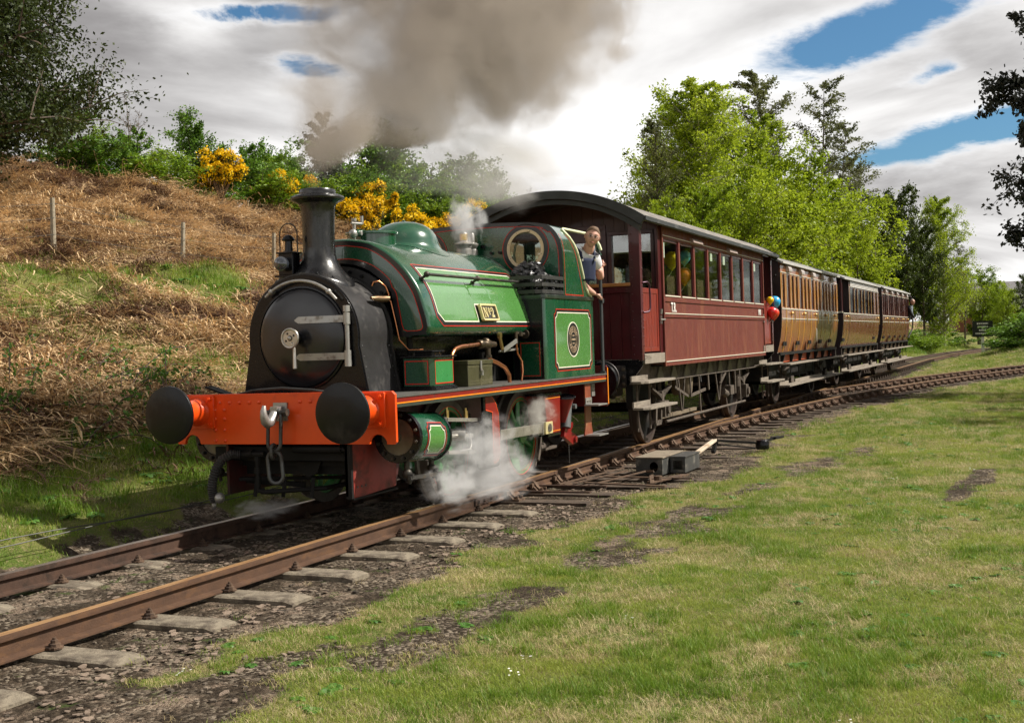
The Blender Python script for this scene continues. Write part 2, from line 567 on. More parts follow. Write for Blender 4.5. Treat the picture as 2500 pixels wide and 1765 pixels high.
teak = PM('coach_varnished_teak', (0.27, 0.085, 0.022), 0.28, coat=0.6, var=0.25, vs=3, bump=0.10, bs=7, dirt=(0.32, 0.12, 0.03), dirt_amt=0.4, dirt_scale=2, streak=(2, 1, 0.4), coat_rough=0.1)
brown3 = PM('coach_dark_brown_varnish', (0.15, 0.038, 0.018), 0.26, coat=0.6, var=0.2, vs=3, bump=0.10, bs=7, dirt=(0.16, 0.06, 0.03), dirt_amt=0.3, streak=(2, 1, 0.4), coat_rough=0.1)
yell = PM('lining_yellow', (0.80, 0.40, 0.025), 0.4, var=0.08)
solebar_o = PM('solebar_orange_red', (0.50, 0.09, 0.028), 0.45, var=0.12, dirt=(0.2, 0.05, 0.03), dirt_amt=0.3)
solebar_b = PM('solebar_brown', (0.20, 0.13, 0.085), 0.45, coat=0.3, var=0.15)
coachblk = PM('coach_end_black', (0.022, 0.010, 0.012), 0.4, coat=0.2, var=0.3, dirt=(0.04, 0.02, 0.02), dirt_amt=0.3)
roofm = PM('roof_weathered_canvas', (0.15, 0.135, 0.12), 0.8, var=0.3, vs=5, bump=0.5, bs=30, dirt=(0.38, 0.36, 0.33), dirt_amt=0.45, dirt_scale=7)
roofdk = PM('roof_edge_dark', (0.032, 0.036, 0.038), 0.5, var=0.2, dirt=(0.1, 0.1, 0.1), dirt_amt=0.3)
grimeiron = PM('grimy_underframe', (0.095, 0.073, 0.056), 0.8, var=0.3, vs=10, bump=0.4, bs=50, dirt=(0.04, 0.03, 0.022), dirt_amt=0.5, dirt_scale=6)
woodstep = PM('weathered_step_wood', (0.24, 0.205, 0.165), 0.8, var=0.25, vs=8, bump=0.6, bs=50, dirt=(0.08, 0.06, 0.045), dirt_amt=0.4, dirt_scale=5, streak=(0.4, 3, 3))
varn = PM('varnished_rail_wood', (0.45, 0.19, 0.06), 0.35, coat=0.4, var=0.25, vs=8)
ceil = PM('coach_ceiling_brown', (0.050, 0.016, 0.015), 0.55, var=0.25)
inter = PM('coach_interior_wood', (0.10, 0.04, 0.022), 0.6, var=0.2)
hoodm = PM('ventilator_hood_grey', (0.42, 0.36, 0.33), 0.4, coat=0.3, var=0.1)
whitem = PM('white_paint', (0.80, 0.78, 0.74), 0.5, var=0.05)
postw = PM('fence_post_wood', (0.30, 0.26, 0.19), 0.85, var=0.25, vs=14, bump=0.7, bs=40, dirt=(0.14, 0.11, 0.07), dirt_amt=0.4, streak=(3, 3, 0.5))
wirem = PM('dull_wire', (0.10, 0.10, 0.09), 0.6, metal=0.5)
barkm = PM('bark_brown', (0.085, 0.062, 0.045), 0.9, var=0.35, vs=9, bump=0.8, bs=30)
birchbark = PM('birch_bark', (0.42, 0.38, 0.32), 0.8, var=0.2, vs=6, bump=0.4, bs=20, dirt=(0.05, 0.04, 0.035), dirt_amt=0.5, dirt_scale=5, streak=(1, 1, 2.5))


def glass(name, tint=(0.9, 0.95, 0.9), refl=0.012, rough=0.02):
    if name in MATS: return MATS[name]
    m = bpy.data.materials.new(name); m.use_nodes = True
    nt = m.node_tree; nt.nodes.clear(); t = NT(nt)
    o = t.n('ShaderNodeOutputMaterial'); mx = t.n('ShaderNodeMixShader')
    tr = t.n('ShaderNodeBsdfTransparent'); tr.inputs[0].default_value = tuple(tint) + (1,)
    gl = t.n('ShaderNodeBsdfGlossy'); gl.inputs['Roughness'].default_value = rough
    fr = t.n('ShaderNodeFresnel'); fr.inputs[0].default_value = 1.3
    t.l(t.math('ADD', t.math('MULTIPLY', fr.outputs[0], .22), refl, clamp=True), mx.inputs[0])
    t.l(tr.outputs[0], mx.inputs[1]); t.l(gl.outputs[0], mx.inputs[2]); t.l(mx.outputs[0], o.inputs[0])
    MATS[name] = m
    return m


glassm = glass('window_glass')
glassd = glass('window_glass_reflective', (0.6, 0.65, 0.6), 0.30)


def leafmat(name, c1, c2, c3=None, trans=0.35, rough=0.5, ns=1.3, spec=0.3, rnd=1.0):
    m = bpy.data.materials.new(name); m.use_nodes = True
    nt = m.node_tree; nt.nodes.clear(); t = NT(nt)
    o = t.n('ShaderNodeOutputMaterial')
    g = t.n('ShaderNodeNewGeometry')
    inf = t.n('ShaderNodeObjectInfo')
    a = t.noise(g.outputs['Position'], ns, 3, 0.6)
    rn = t.math('ADD', t.math('MULTIPLY', inf.outputs['Random'], 0.45 * rnd), t.math('MULTIPLY', t.ss(a, 0.3, 0.7), 1 - 0.45 * rnd))
    c = t.mix(rn, tuple(c1) + (1,), tuple(c2) + (1,))
    if c3 is not None:
        b = t.noise(g.outputs['Position'], ns * 7, 2, 0.5)
        c = t.mix(t.ss(b, 0.52, 0.68), c, tuple(c3) + (1,))
    df = t.n('ShaderNodeBsdfPrincipled'); df.inputs['Roughness'].default_value = rough; df.inputs['Specular IOR Level'].default_value = spec
    t.l(c, df.inputs['Base Color'])
    tl = t.n('ShaderNodeBsdfTranslucent'); t.l(c, tl.inputs[0])
    mx = t.n('ShaderNodeMixShader'); mx.inputs[0].default_value = trans
    t.l(df.outputs[0], mx.inputs[1]); t.l(tl.outputs[0], mx.inputs[2]); t.l(mx.outputs[0], o.inputs[0])
    MATS[name] = m
    return m


def text_mesh(body, size, name, bold=0.0, sx=1.0):
    """flat lettering as a mesh in its own x (right) y (up) plane"""
    cu = bpy.data.curves.new(name, 'FONT')
    cu.body = body; cu.size = size; cu.offset = bold; cu.extrude = 0.002; cu.resolution_u = 3
    cu.align_x = 'CENTER'; cu.align_y = 'CENTER'
    ob = bpy.data.objects.new(name, cu); COL.objects.link(ob)
    dg = bpy.context.evaluated_depsgraph_get()
    me = bpy.data.meshes.new_from_object(ob.evaluated_get(dg))
    bpy.data.objects.remove(ob); bpy.data.curves.remove(cu)
    for v in me.vertices: v.co.x *= sx
    return me
# ------------------------------------------------------------------ ground shape
_TX = [-60, 0, 6, 10, 18, 27, 46, 60, 70, 80, 90, 105, 130, 200]
_TY = [0, 0, 0, .05, .15, .2, .12, .1, -.2, -.8, -1.9, -4.5, -11, -34]


def yc(x):
    return np.interp(x, _TX, _TY)


def yb(x):
    """centre line of the branch that leaves towards the camera side"""
    x = np.asarray(x, float)
    return np.where(x < 8, 0.0, -0.0044 * (x - 8) ** 2)


def vnoise(x, y, sc, seed=0, octv=4, gain=0.55):
    x = np.asarray(x, float) * sc; y = np.asarray(y, float) * sc
    tot = 0; amp = 1; nrm = 0
    for o in range(octv):
        xi = np.floor(x).astype(np.int64); yi = np.floor(y).astype(np.int64)
        fx = x - xi; fy = y - yi
        fx = fx * fx * (3 - 2 * fx); fy = fy * fy * (3 - 2 * fy)
        def h(a, b):
            n = (a * 374761393 + b * 668265263 + (seed + o * 17) * 982451653) & 0xffffffff
            n = ((n ^ (n >> 13)) * 1274126177) & 0xffffffff
            return ((n ^ (n >> 16)) & 0xffff) / 65535.0
        v = (h(xi, yi) * (1 - fx) + h(xi + 1, yi) * fx) * (1 - fy) + (h(xi, yi + 1) * (1 - fx) + h(xi + 1, yi + 1) * fx) * fy
        tot = tot + v * amp; nrm += amp; amp *= gain
        x = x * 2.03 + 5.1; y = y * 2.03 + 1.7
    return tot / nrm


def sst(x, a, b):
    t = np.clip((np.asarray(x, float) - a) / (b - a), 0, 1)
    return t * t * (3 - 2 * t)


def gz(x, y):
    x = np.asarray(x, float); y = np.asarray(y, float)
    d = y - yc(x)
    bank = np.interp(d, [1.5, 2.2, 3.2, 4.5, 6.2, 9, 13, 17, 22, 26, 60], [0, .10, .30, .62, 1.15, 2.25, 3.55, 5.2, 7.35, 7.9, 7.9])
    k = np.interp(x, [-60, 25, 38, 60, 100, 160], [1.04, 1.0, .93, .80, .42, .3])
    z = -.17 + (bank + .0) * k * np.where(d > 1.5, 1, 0) + np.where(d > 1.5, sst(d, 1.5, 2.2) * .12, 0)
    lump = (vnoise(x, y, .35, 3, 4) - .5) * 1.3 * sst(d, 3.5, 9) + (vnoise(x, y, 1.3, 5, 3) - .5) * .35 * sst(d, 2.5, 6)
    z = z + lump
    # near side grass: gentle unevenness
    nd = -d
    z = z + np.where(nd > 1.6, (vnoise(x, y, .5, 9, 3) - .5) * .10 * sst(nd, 1.6, 3.2), 0)
    # rough ballast / dirt between and beside the rails
    db = np.abs(y - yb(x))
    dm = np.minimum(np.abs(d), np.where(x > 6, db, 99))
    rough = 1 - sst(dm, 1.5, 2.6)
    z = z + rough * (vnoise(x, y, 5.5, 21, 3) - .5) * .05 - rough * .022
    z = z + np.where((np.abs(d) < .64) & (x < 3), .022 + .012 * vnoise(x, y, 2.2, 29, 2), 0)
    # low ground far away on the right, small rise with brambles between the lines
    z = z + 1.0 * np.exp(-((x - 66) / 12) ** 2 - ((y + 6.2) / 2.4) ** 2)
    return z


def track_d(x, y):
    x = np.asarray(x, float); y = np.asarray(y, float)
    a = np.abs(y - yc(x)); b = np.where(x > 6, np.abs(y - yb(x)) * np.interp(x, [6, 45], [1, .85]), 99)
    return np.minimum(a, b)


PATH = np.array([(-3.2, -2.9), (-1.64, -2.85), (-.72, -2.94), (1.0, -2.87), (2.9, -2.93), (4.6, -3.18), (7.4, -3.42), (9.2, -3.71)])


def masks(x, y):
    x = np.asarray(x, float); y = np.asarray(y, float)
    d = y - yc(x)
    td = track_d(x, y)
    nz = vnoise(x, y, 1.6, 31, 4)
    wn = np.interp(x, [-8, 0, 6, 9, 16, 30], [1.9, 1.85, 2.0, 2.2, 1.9, 1.6])
    wide = np.where(d > 0, 1.62, wn)
    dirt = 1 - sst(td + (nz - .5) * 1.5, wide - .25, wide + .35)
    dirt = np.where(x > 55, dirt * .6, dirt)
    pd = np.abs(y - np.interp(x, PATH[:, 0], PATH[:, 1])) + np.where((x < -3.6) | (x > 10), 9, 0)
    dirt = np.maximum(dirt, (1 - sst(pd + (vnoise(x, y, 1.1, 44, 4) - .5) * 1.3, .06, .34)) * .72)
    pd = np.hypot((x - 5.6) / 2.2, (y + 5.42 + (x - 5.6) * .08) / .22)
    dirt = np.maximum(dirt, (1 - sst(pd + (nz - .5) * .8, .6, 1.1)) * .9)
    pd = np.hypot((x + 5.0) / 2.2, (y + 2.3) / .45)
    dirt = np.maximum(dirt, (1 - sst(pd + (nz - .5) * 1.2, .7, 1.25)) * .95)
    pd = np.hypot((x - 6.6) / 2.6, (y + 2.1) / .75)
    dirt = np.maximum(dirt, 1 - sst(pd + (nz - .5) * .9, .6, 1.1))
    bn = vnoise(x, y, .28, 61, 4)
    bias = np.interp(d, [2.6, 3.6, 5, 7, 8.2, 9.5, 11, 12.5, 14, 24], [-.5, -.04, .14, .17, .20, .14, .10, .15, .24, .3])
    bias = bias + .16 * np.exp(-((x - 3.5) / 3.0) ** 2 - ((d - 4.8) / 1.4) ** 2) - .10 * np.exp(-((x - 9) / 3.0) ** 2 - ((d - 5.5) / 2.) ** 2)
    bias = bias + .03 - .20 * np.exp(-((x - 7) / 3.2) ** 2 - ((d - 11.6) / 1.3) ** 2) - .12 * np.exp(-((x - 15) / 4) ** 2 - ((d - 10.8) / 1.0) ** 2) - .14 * np.exp(-((x - 5.5) / 2.6) ** 2 - ((d - 8.4) / .8) ** 2)
    bias = bias - np.interp(x, [40, 60, 80], [0, .12, .22])
    brk = sst(bn + bias, .46, .60)
    return dirt, brk


def axis(parts):
    out = []
    for a, b, st in parts:
        out += list(np.arange(a, b, st))
    return np.array(out + [parts[-1][1]])


gx = axis([(-400, -60, 40), (-60, -14, 3), (-14, 14, .11), (14, 30, .25), (30, 60, .6), (60, 150, 2), (150, 400, 12), (400, 1500, 100)])
gy = axis([(-900, -100, 80), (-100, -24, 6), (-24, -9, .6), (-9, 5, .11), (5, 14, .25), (14, 34, .6), (34, 100, 4), (100, 900, 50)])
GX, GY = np.meshgrid(gx, gy, indexing='ij')
GZ = gz(GX, GY)
nx_, ny_ = GX.shape
idx = np.arange(nx_ * ny_).reshape(nx_, ny_)
F = np.stack([idx[:-1, :-1], idx[1:, :-1], idx[1:, 1:], idx[:-1, 1:]], -1).reshape(-1, 4)


def ground_material():
    m = bpy.data.materials.new('ground_soil_and_turf'); m.use_nodes = True
    t = NT(m.node_tree); bs_ = m.node_tree.nodes['Principled BSDF']
    g = t.n('ShaderNodeNewGeometry'); V = g.outputs['Position']
    a1 = t.n('ShaderNodeAttribute'); a1.attribute_name = 'dirt'
    a2 = t.n('ShaderNodeAttribute'); a2.attribute_name = 'bracken'
    n = t.noise(V, 1.2, 6, 0.6); nf = t.noise(V, 26, 5, 0.7); nc = t.noise(V, 95, 3, 0.7)
    grass = t.mix(t.ss(n, .35, .65), (0.085, 0.135, 0.020, 1), (0.21, 0.205, 0.065, 1))
    grass = t.mix(t.ss(nf, .50, .68), grass, (0.24, 0.195, 0.10, 1))
    grass = t.mix(t.ss(nc, .56, .70), grass, (0.03, 0.035, 0.012, 1))
    brk = t.mix(t.ss(nf, .35, .65), (0.10, 0.060, 0.034, 1), (0.42, 0.28, 0.16, 1))
    vor = t.n('ShaderNodeTexVoronoi'); vor.inputs['Scale'].default_value = 42; t.l(V, vor.inputs[0])
    st = t.n('ShaderNodeSeparateColor'); t.l(vor.outputs['Color'], st.inputs[0])
    soil = t.mix(t.ss(nf, .38, .62), (0.028, 0.020, 0.013, 1), (0.075, 0.056, 0.038, 1))
    peb = t.mix(st.outputs[0], (0.10, 0.08, 0.06, 1), (0.34, 0.28, 0.21, 1))
    soil = t.mix(t.math('MULTIPLY', t.ss(st.outputs[1], .52, .62), t.ss(t.noise(V, 2.4, 4, .6), .42, .60)), soil, peb)
    soil = t.mix(t.math('MULTIPLY', t.ss(t.noise(V, 3.1, 5, .65), .53, .66), t.ss(nc, .40, .55)), soil, (0.30, 0.225, 0.165, 1))
    soil = t.mix(t.math('MULTIPLY', t.ss(t.noise(V, 4.3, 4, .65), .60, .70), .7), soil, (0.06, 0.10, 0.02, 1))
    c = t.mix(a2.outputs['Fac'], grass, brk)
    c = t.mix(t.ss(t.math('ADD', a1.outputs['Fac'], t.math('MULTIPLY', t.math('SUBTRACT', nf, .5), .8)), .40, .62), c, soil)
    t.l(c, bs_.inputs['Base Color'])
    bs_.inputs['Roughness'].default_value = 0.95
    bs_.inputs['Specular IOR Level'].default_value = 0.15
    b = t.n('ShaderNodeBump'); b.inputs['Strength'].default_value = 1.0; b.inputs['Distance'].default_value = 0.03
    h = t.math('ADD', t.math('MULTIPLY', t.noise(V, 40, 6, .7), 1.0), t.math('MULTIPLY', vor.outputs['Distance'], -.5))
    t.l(h, b.inputs['Height']); t.l(b.outputs[0], bs_.inputs['Normal'])
    return m


gm = fast('ground', np.stack([GX, GY, GZ], -1).reshape(-1, 3), F, ground_material(), smooth=True)
dm_, bm_ = masks(GX, GY)
for nm, arr in (('dirt', dm_), ('bracken', bm_)):
    at = gm.attributes.new(nm, 'FLOAT', 'POINT')
    at.data.foreach_set('value', arr.ravel().astype(np.float32))
ground = bpy.data.objects.new('ground', gm)
COL.objects.link(ground)
ground['kind'] = 'structure'
ground['label'] = 'turf and dirt ground with grassy bank rising behind the railway'

# ------------------------------------------------------------------ track
def rail_section(kind):
    if kind == 'flat':
        return [(-.034, 0), (.034, 0), (.036, -.012), (.034, -.038), (.009, -.046), (.009, -.128), (.062, -.138), (.062, -.15), (-.062, -.15), (-.062, -.138), (-.009, -.128), (-.009, -.046), (-.034, -.038), (-.036, -.012)]
    return [(-.034, 0), (.034, 0), (.036, -.012), (.034, -.038), (.010, -.048), (.010, -.112), (.032, -.122), (.032, -.142), (-.032, -.142), (-.032, -.122), (-.010, -.112), (-.010, -.048), (-.034, -.038), (-.036, -.012)]


def rail(x0, x1, offs, cen, kind, mats, parent, step=.6, dz=0.0):
    xs = np.arange(x0, x1, step).tolist() + [x1]
    sec = rail_section(kind)
    b = B(); n = len(sec)
    vs = []
    for x in xs:
        c = float(cen(x)); e = .2
        dy = (float(cen(x + e)) - float(cen(x - e))) / (2 * e)
        L = math.hypot(1, dy); nx, ny = -dy / L, 1 / L
        for (u, z) in sec:
            vs.append((x + nx * (offs + u), c + ny * (offs + u), z + dz))
    fs = []; mi = []
    for i in range(len(xs) - 1):
        for k in range(n):
            fs.append((i * n + k, i * n + (k + 1) % n, (i + 1) * n + (k + 1) % n, (i + 1) * n + k))
            mi.append(1 if k == 0 or k == n - 1 and False else 0)
    fs.append(tuple(range(n))); fs.append(tuple((len(xs) - 1) * n + k for k in reversed(range(n)))); mi += [0, 0]
    b.add(vs, fs); b.m = mi
    return b.out('rail', mats, parent, smooth=35)


G = .7525
track = empty('railway_track', (0, 0, 0), kind='structure', label='rusty main railway line running under the train')
rail(-14, 2.58, -G, yc, 'flat', [rust, railtop], track)
rail(-14, 2.58, G, yc, 'flat', [rustdk, railshine], track)
rail(2.59, 118, -G, yc, 'bull', [rust, railtop], track)
rail(2.59, 118, G, yc, 'bull', [rustdk, railshine], track)
for s in (-1, 1):
    b = B()
    for q in (-1, 1):
        b.box(2.3, 2.88, s * G + q * .012, s * G + q * .030, -.118, -.048)
        for xx in (2.36, 2.5, 2.68, 2.82):
            b.cyl((xx, s * G + q * .03, -.083), (xx, s * G + q * .055, -.083), .017, 6)
    b.out('fishplate', rustdk, track)
branch = empty('branch_track', (0, 0, 0), kind='structure', label='branch railway line curving away from the main line across the grass')
rail(7.6, 75, -G, yb, 'bull', [rust, railtop], branch, dz=-.002)
rail(7.6, 75, G, yb, 'bull', [rust, railtop], branch, dz=-.003)
# switch blade lying against the near rail inside the points
b = B()
b.prism([(3.2, -.715), (8.0, -.60), (8.0, -.66), (3.2, -.7165)], 'z', -.012, -.05)
b.out('switch_blade', [railshine], track)
b = B(); b.prism([(3.6, .716), (8.0, .668), (8.0, .60), (3.6, .70)], 'z', -.012, -.05); b.out('switch_blade', [railshine], track)
b = B()
for xx in (3.5, 4.05):
    b.bar((xx, -1.6, -.11), (xx, .70, -.11), .05, .016)
b.out('stretcher_bar', rustdk, track)

# concrete sleeper: pads at both ends, sunk middle
def sleeper_mesh(w_=.26, seed=0):
    b = B()
    prof = [(-1.43, -.30), (-1.43, -.17), (-1.36, -.152), (-.45, -.150), (-.30, -.185), (.30, -.185), (.45, -.150), (1.36, -.152), (1.43, -.17), (1.43, -.30)]
    h = w_ / 2
    vs = []
    for y, z in prof:
        t = .02 if z > -.29 else 0
        vs += [(-h + t * .0, y, z - (.012 if z > -.29 else 0)), (-h + .02, y, z), (h - .02, y, z), (h, y, z - (.012 if z > -.29 else 0))]
    fs = []
    for i in range(len(prof) - 1):
        for k in range(3):
            fs.append((i * 4 + k, i * 4 + k + 1, (i + 1) * 4 + k + 1, (i + 1) * 4 + k))
    n = len(prof)
    fs.append(tuple(i * 4 for i in range(n))); fs.append(tuple(i * 4 + 3 for i in reversed(range(n))))
    fs.append((0, 1, 2, 3)); fs.append(tuple((n - 1) * 4 + k for k in (3, 2, 1, 0)))
    b.add(vs, fs)
    return b.mesh('sleeper', concrete)


def bolt_mesh():
    b = B()
    b.lathe([(.050, 0), (.050, .010), (.036, .014), (.034, .030), (.022, .034), (.022, .050), (.012, .052), (.010, .064), (0, .065)], (0, 0, -.150), (0, 0, 1), 8)
    b.box(-.045, .045, -.03, .03, -.152, -.136)
    return b.mesh('rail_bolt', chairm, 30)


slm = sleeper_mesh(); btm = bolt_mesh()
xs_c = [-3.70 + .85 * k for k in range(-10, 8)]
for x in xs_c:
    o = bpy.data.objects.new('sleeper', slm); COL.objects.link(o); o.parent = track
    o.location = (x, random.uniform(-.02, .02), random.uniform(-.006, .004)); o.rotation_euler = (0, 0, random.uniform(-.012, .012))
    for s in (-1, 1):
        for q in (-1, 1):
            o = bpy.data.objects.new('rail_bolt', btm); COL.objects.link(o); o.parent = track
            o.location = (x + random.uniform(-.01, .01), s * G + q * .088, .002 + random.uniform(-.004, .004)); o.rotation_euler = (0, 0, random.uniform(0, 1))


def timber_mesh(L0, L1, w_=.26, top=-.165, h=.16):
    b = B()
    b.box(-w_ / 2, w_ / 2, L0, L1, top - h, top)
    return b.mesh('sleeper', timber)


def chair_mesh():
    b = B()
    b.box(-.09, .09, -.20, .20, -.168, -.142)
    for s in (-1, 1):
        b.prism([(s * .038, -.145), (s * .165, -.145), (s * .10, -.095), (s * .062, -.040), (s * .040, -.036)], 'x', -.032, .032)
        b.prism([(s * .038, -.145), (s * .125, -.145), (s * .085, -.10), (s * .040, -.070)], 'x', -.075, .075)
        for xx in (-.055, .055):
            b.cyl((xx, s * .165, -.142), (xx, s * .165, -.105), .017, 6)
    b.box(-.10, .10, -.070, -.040, -.105, -.055)
    return b.mesh('rail_chair', chairm)


chm = chair_mesh()


def put(me, name, parent, loc, rz=0):
    o = bpy.data.objects.new(name, me); COL.objects.link(o); o.parent = parent; o.location = loc; o.rotation_euler = (0, 0, rz)
    return o


x = 3.12; k = 0
far_t = B(); far_c = []
while x < 62:
    near = -1.42
    if x < 17:
        near = float(yb(x)) - 1.42 if x > 8 else -1.42
    if k == 2: near = -2.35
    if k == 3: near = -2.55
    if k == 7: near = -2.95
    if k == 5: near = -2.0
    if k in (0, 1): near = -1.75
    if k == 9: near = -2.2
    yy = float(yc(x))
    if x < 34:
        L0 = near if x < 17 else -1.32
        tm = timber_mesh(L0 + random.uniform(-.05, .05), 1.32 + random.uniform(-.04, .04), random.uniform(.24, .28))
        put(tm, 'sleeper', track, (x, yy if x >= 17 else 0, random.uniform(-.008, .004)), random.uniform(-.012, .012))
        put(chm, 'rail_chair', track, (x, yy - G, 0)); put(chm, 'rail_chair', track, (x, yy + G, 0))
    else:
        far_t.box(x - .13, x + .13, yy - 1.32, yy + 1.32, -.32, -.165)
        for s in (-1, 1): far_t.box(x - .08, x + .08, yy + s * G - .17, yy + s * G + .17, -.165, -.06)
    x += .72; k += 1
far_t.out('distant_sleepers', timber, track, kind='stuff')
x = 8.9; far_t = B(); tmb = timber_mesh(-1.35, 1.35)
while x < 72:
    c = float(yb(x)); dy = -2 * .0044 * (x - 8); a = math.atan(dy)
    nx, ny = -math.sin(a), math.cos(a)
    if x < 42:
        if x >= 17: put(tmb, 'sleeper', branch, (x, c, -.004), a)
        if x < 17:
            put(chm, 'rail_chair', branch, (x - nx * G, c - ny * G, -.002), a)
        else:
            for s in (-1, 1): put(chm, 'rail_chair', branch, (x + s * nx * G, c + s * ny * G, -.002), a)
    else:
        far_t.rbox((x, c, -.245), (.26, 2.7, .16), (0, 0, a))
        for s in (-1, 1): far_t.rbox((x + s * nx * G, c + s * ny * G, -.11), (.16, .34, .1), (0, 0, a))
    x += .72
far_t.out('distant_sleepers', timber, branch, kind='stuff')

# ------------------------------------------------------------------ point lever and its boxes
pl = empty('point_lever', (6.6, -1.8, -.16), label='ground point lever with pale handle and black weight on long timbers beside the branch', category='point lever')
B.off = Vector((6.6, -1.8, -.16))
pblack = PM('point_box_grey_black', (0.045, 0.045, 0.042), .6, var=.25, bump=.3, dirt=(0.22, 0.2, 0.16), dirt_amt=.3, dirt_scale=8)
ptop = PM('point_box_lid', (0.22, 0.18, 0.13), .8, var=.25, bump=.4, dirt=(0.1, .07, .05), dirt_amt=.4, dirt_scale=8)
b = B()
arch = [(-1.66 + .06 * math.cos(t), -.10 + .07 * math.sin(t)) for t in np.linspace(0, PI, 9)] + [(-1.72, -.155), (-1.60, -.155)]
b.prism([[(-1.78, -.16), (-1.44, -.16), (-1.44, .045), (-1.78, .045)], [(-1.67 + .055 * math.cos(t), -.06 + .065 * math.sin(t)) for t in np.linspace(0, 2 * PI, 14, endpoint=False)]], 'x', 5.68, 5.70)
b.box(5.70, 6.62, -1.78, -1.765, -.16, .045); b.box(5.70, 6.62, -1.455, -1.44, -.16, .045); b.box(6.60, 6.62, -1.765, -1.455, -.16, .045)
b.out('box_casing', pblack, pl)
b = B(); b.box(5.665, 6.64, -1.795, -1.425, .046, .062); b.out('box_lid', ptop, pl, bevel=.004)
b = B()
b.prism([[(-1.99, -.16), (-1.80, -.16), (-1.80, .03), (-1.99, .03)], [(-1.955, -.12), (-1.835, -.12), (-1.835, -.01), (-1.955, -.01)]], 'x', 5.98, 5.995)
b.box(5.995, 6.7, -1.99, -1.98, -.16, .03); b.box(5.995, 6.7, -1.81, -1.80, -.16, .03); b.box(5.97, 6.72, -2.0, -1.795, .031, .043)
b.out('small_casing', pblack, pl)
b = B(); b.bar((6.72, -1.88, -.03), (8.32, -1.80, .055), .075, .03); b.out('lever_handle', PM('pale_lever_paint', (0.62, 0.52, 0.40), .6, dirt=(.3, .2, .12), dirt_amt=.4), pl, bevel=.005)
b = B(); b.bar((8.28, -1.79, .055), (8.62, -2.32, -.01), .05, .03); b.bar((8.3, -1.8, .0), (8.9, -2.35, -.12), .035, .02)
b.bar((8.2, -1.80, -.11), (8.35, -1.82, .05), .05, .05)
b.out('linkage', under, pl)
b = B(); b.lathe([(0, -.06), (.09, -.06), (.10, -.04), (.10, .04), (.08, .07), (.03, .08), (0, .08)], (8.72, -2.40, -.05), (0, 0, 1), 16); b.out('weight', black, pl, smooth=40)
b = B(); b.bar((8.72, -2.40, .0), (9.35, -2.55, .02), .04, .03); b.rbox((9.2, -2.52, .02), (.3, .10, .03), (0, 0, -.2)); b.out('weight_arm', under, pl)
b = B()
for (a, c2) in (((4.2, -1.05, -.12), (5.6, -1.35, -.10)), ((4.3, -1.3, -.13), (5.7, -1.62, -.10)), ((4.1, -1.0, -.10), (5.9, -1.2, -.10))):
    b.bar(a, c2, .035, .014)
b.bar((4.45, -1.2, -.12), (4.35, -2.2, -.135), .07, .016); b.bar((5.1, -1.15, -.12), (5.15, -2.3, -.135), .06, .016)
b.bar((4.75, -1.9, -.14), (5.5, -2.12, -.13), .10, .016); b.bar((4.5, -2.0, -.13), (5.3, -1.75, -.12), .05, .02)
b.cyl((4.9, -1.95, -.15), (4.9, -1.95, -.08), .05, 10); b.rbox((5.35, -1.72, -.08), (.30, .09, .02), (0, .15, .25))
b.out('point_rods', chairm, pl)
B.off = Vector((0, 0, 0))

# signal wires on the far side
b = B()
for dy in (0, .035):
    pts = []
    for i in range(60):
        xx = -8 + i * .5
        pts.append((xx, 1.62 + dy + .04 * math.sin(i * .7), .035 + .02 * math.sin(i * .9 + dy * 60) + dy * .5))
    b.tube(pts, .0055, 5)
o = b.out('signal_wire', wirem, None); o['label'] = 'pair of thin signal wires running low over the grass beyond the far rail'; o['category'] = 'wire'
# debris on the dirt: clinker and crusts of ballast
b = B()
for i in range(5200):
    xx = random.uniform(-7, 9); yy = random.uniform(-2.6, 1.5)
    if float(masks(xx, yy)[0]) < .45 or abs(abs(yy) - G) < .09: continue
    r = random.uniform(.005, .020) * (1.7 if random.random() < .08 else 1)
    q = B(); q.sphere((0, 0, 0), r, 5, 3, (1, random.uniform(.6, 1), random.uniform(.3, .7)))
    zz = float(gz(xx, yy)) + r * .2
    M = Matrix.Rotation(random.uniform(0, 6.3), 3, 'Z')
    b.add([M @ Vector(v) + Vector((xx, yy, zz)) for v in q.v], q.f)
    for _ in q.f: pass
b.out('gravel', PM('loose_stones', (0.17, 0.135, 0.10), .85, var=.45, vs=5, dirt=(0.035, .028, .02), dirt_amt=.65, dirt_scale=7), None, kind='stuff', label='loose stones and clinker scattered along the track bed')

# flakes of dried crust lifting from the dirt
b = B()
for i in range(2600):
    xx = random.uniform(-5.5, 4.5); yy = random.uniform(-2.5, -1.0) if random.random() < .75 else random.uniform(-.6, .6)
    if float(masks(xx, yy)[0]) < .5: continue
    if vnoise(xx, yy, 1.7, 201, 3) < .44: continue
    n_ = random.randint(6, 9); r = random.uniform(.006, .026); hgt = random.uniform(.003, .008); a0 = random.uniform(0, 6)
    rr_ = [r * random.uniform(.5, 1.25) for _ in range(n_)]; z0 = float(gz(xx, yy)) + .004; tx, ty = random.uniform(-.25, .25), random.uniform(-.25, .25)
    vs = []
    for lv in (0, hgt):
        for k in range(n_):
            a = a0 + 2 * PI * k / n_; px_, py_ = rr_[k] * math.cos(a) * 1.5, rr_[k] * math.sin(a); vs.append((xx + px_, yy + py_, z0 + lv + px_ * tx + py_ * ty + random.uniform(0, .002)))
    b.add(vs, [tuple(range(n_))[::-1], tuple(range(n_, 2 * n_))] + [(k, (k + 1) % n_, n_ + (k + 1) % n_, n_ + k) for k in range(n_)])
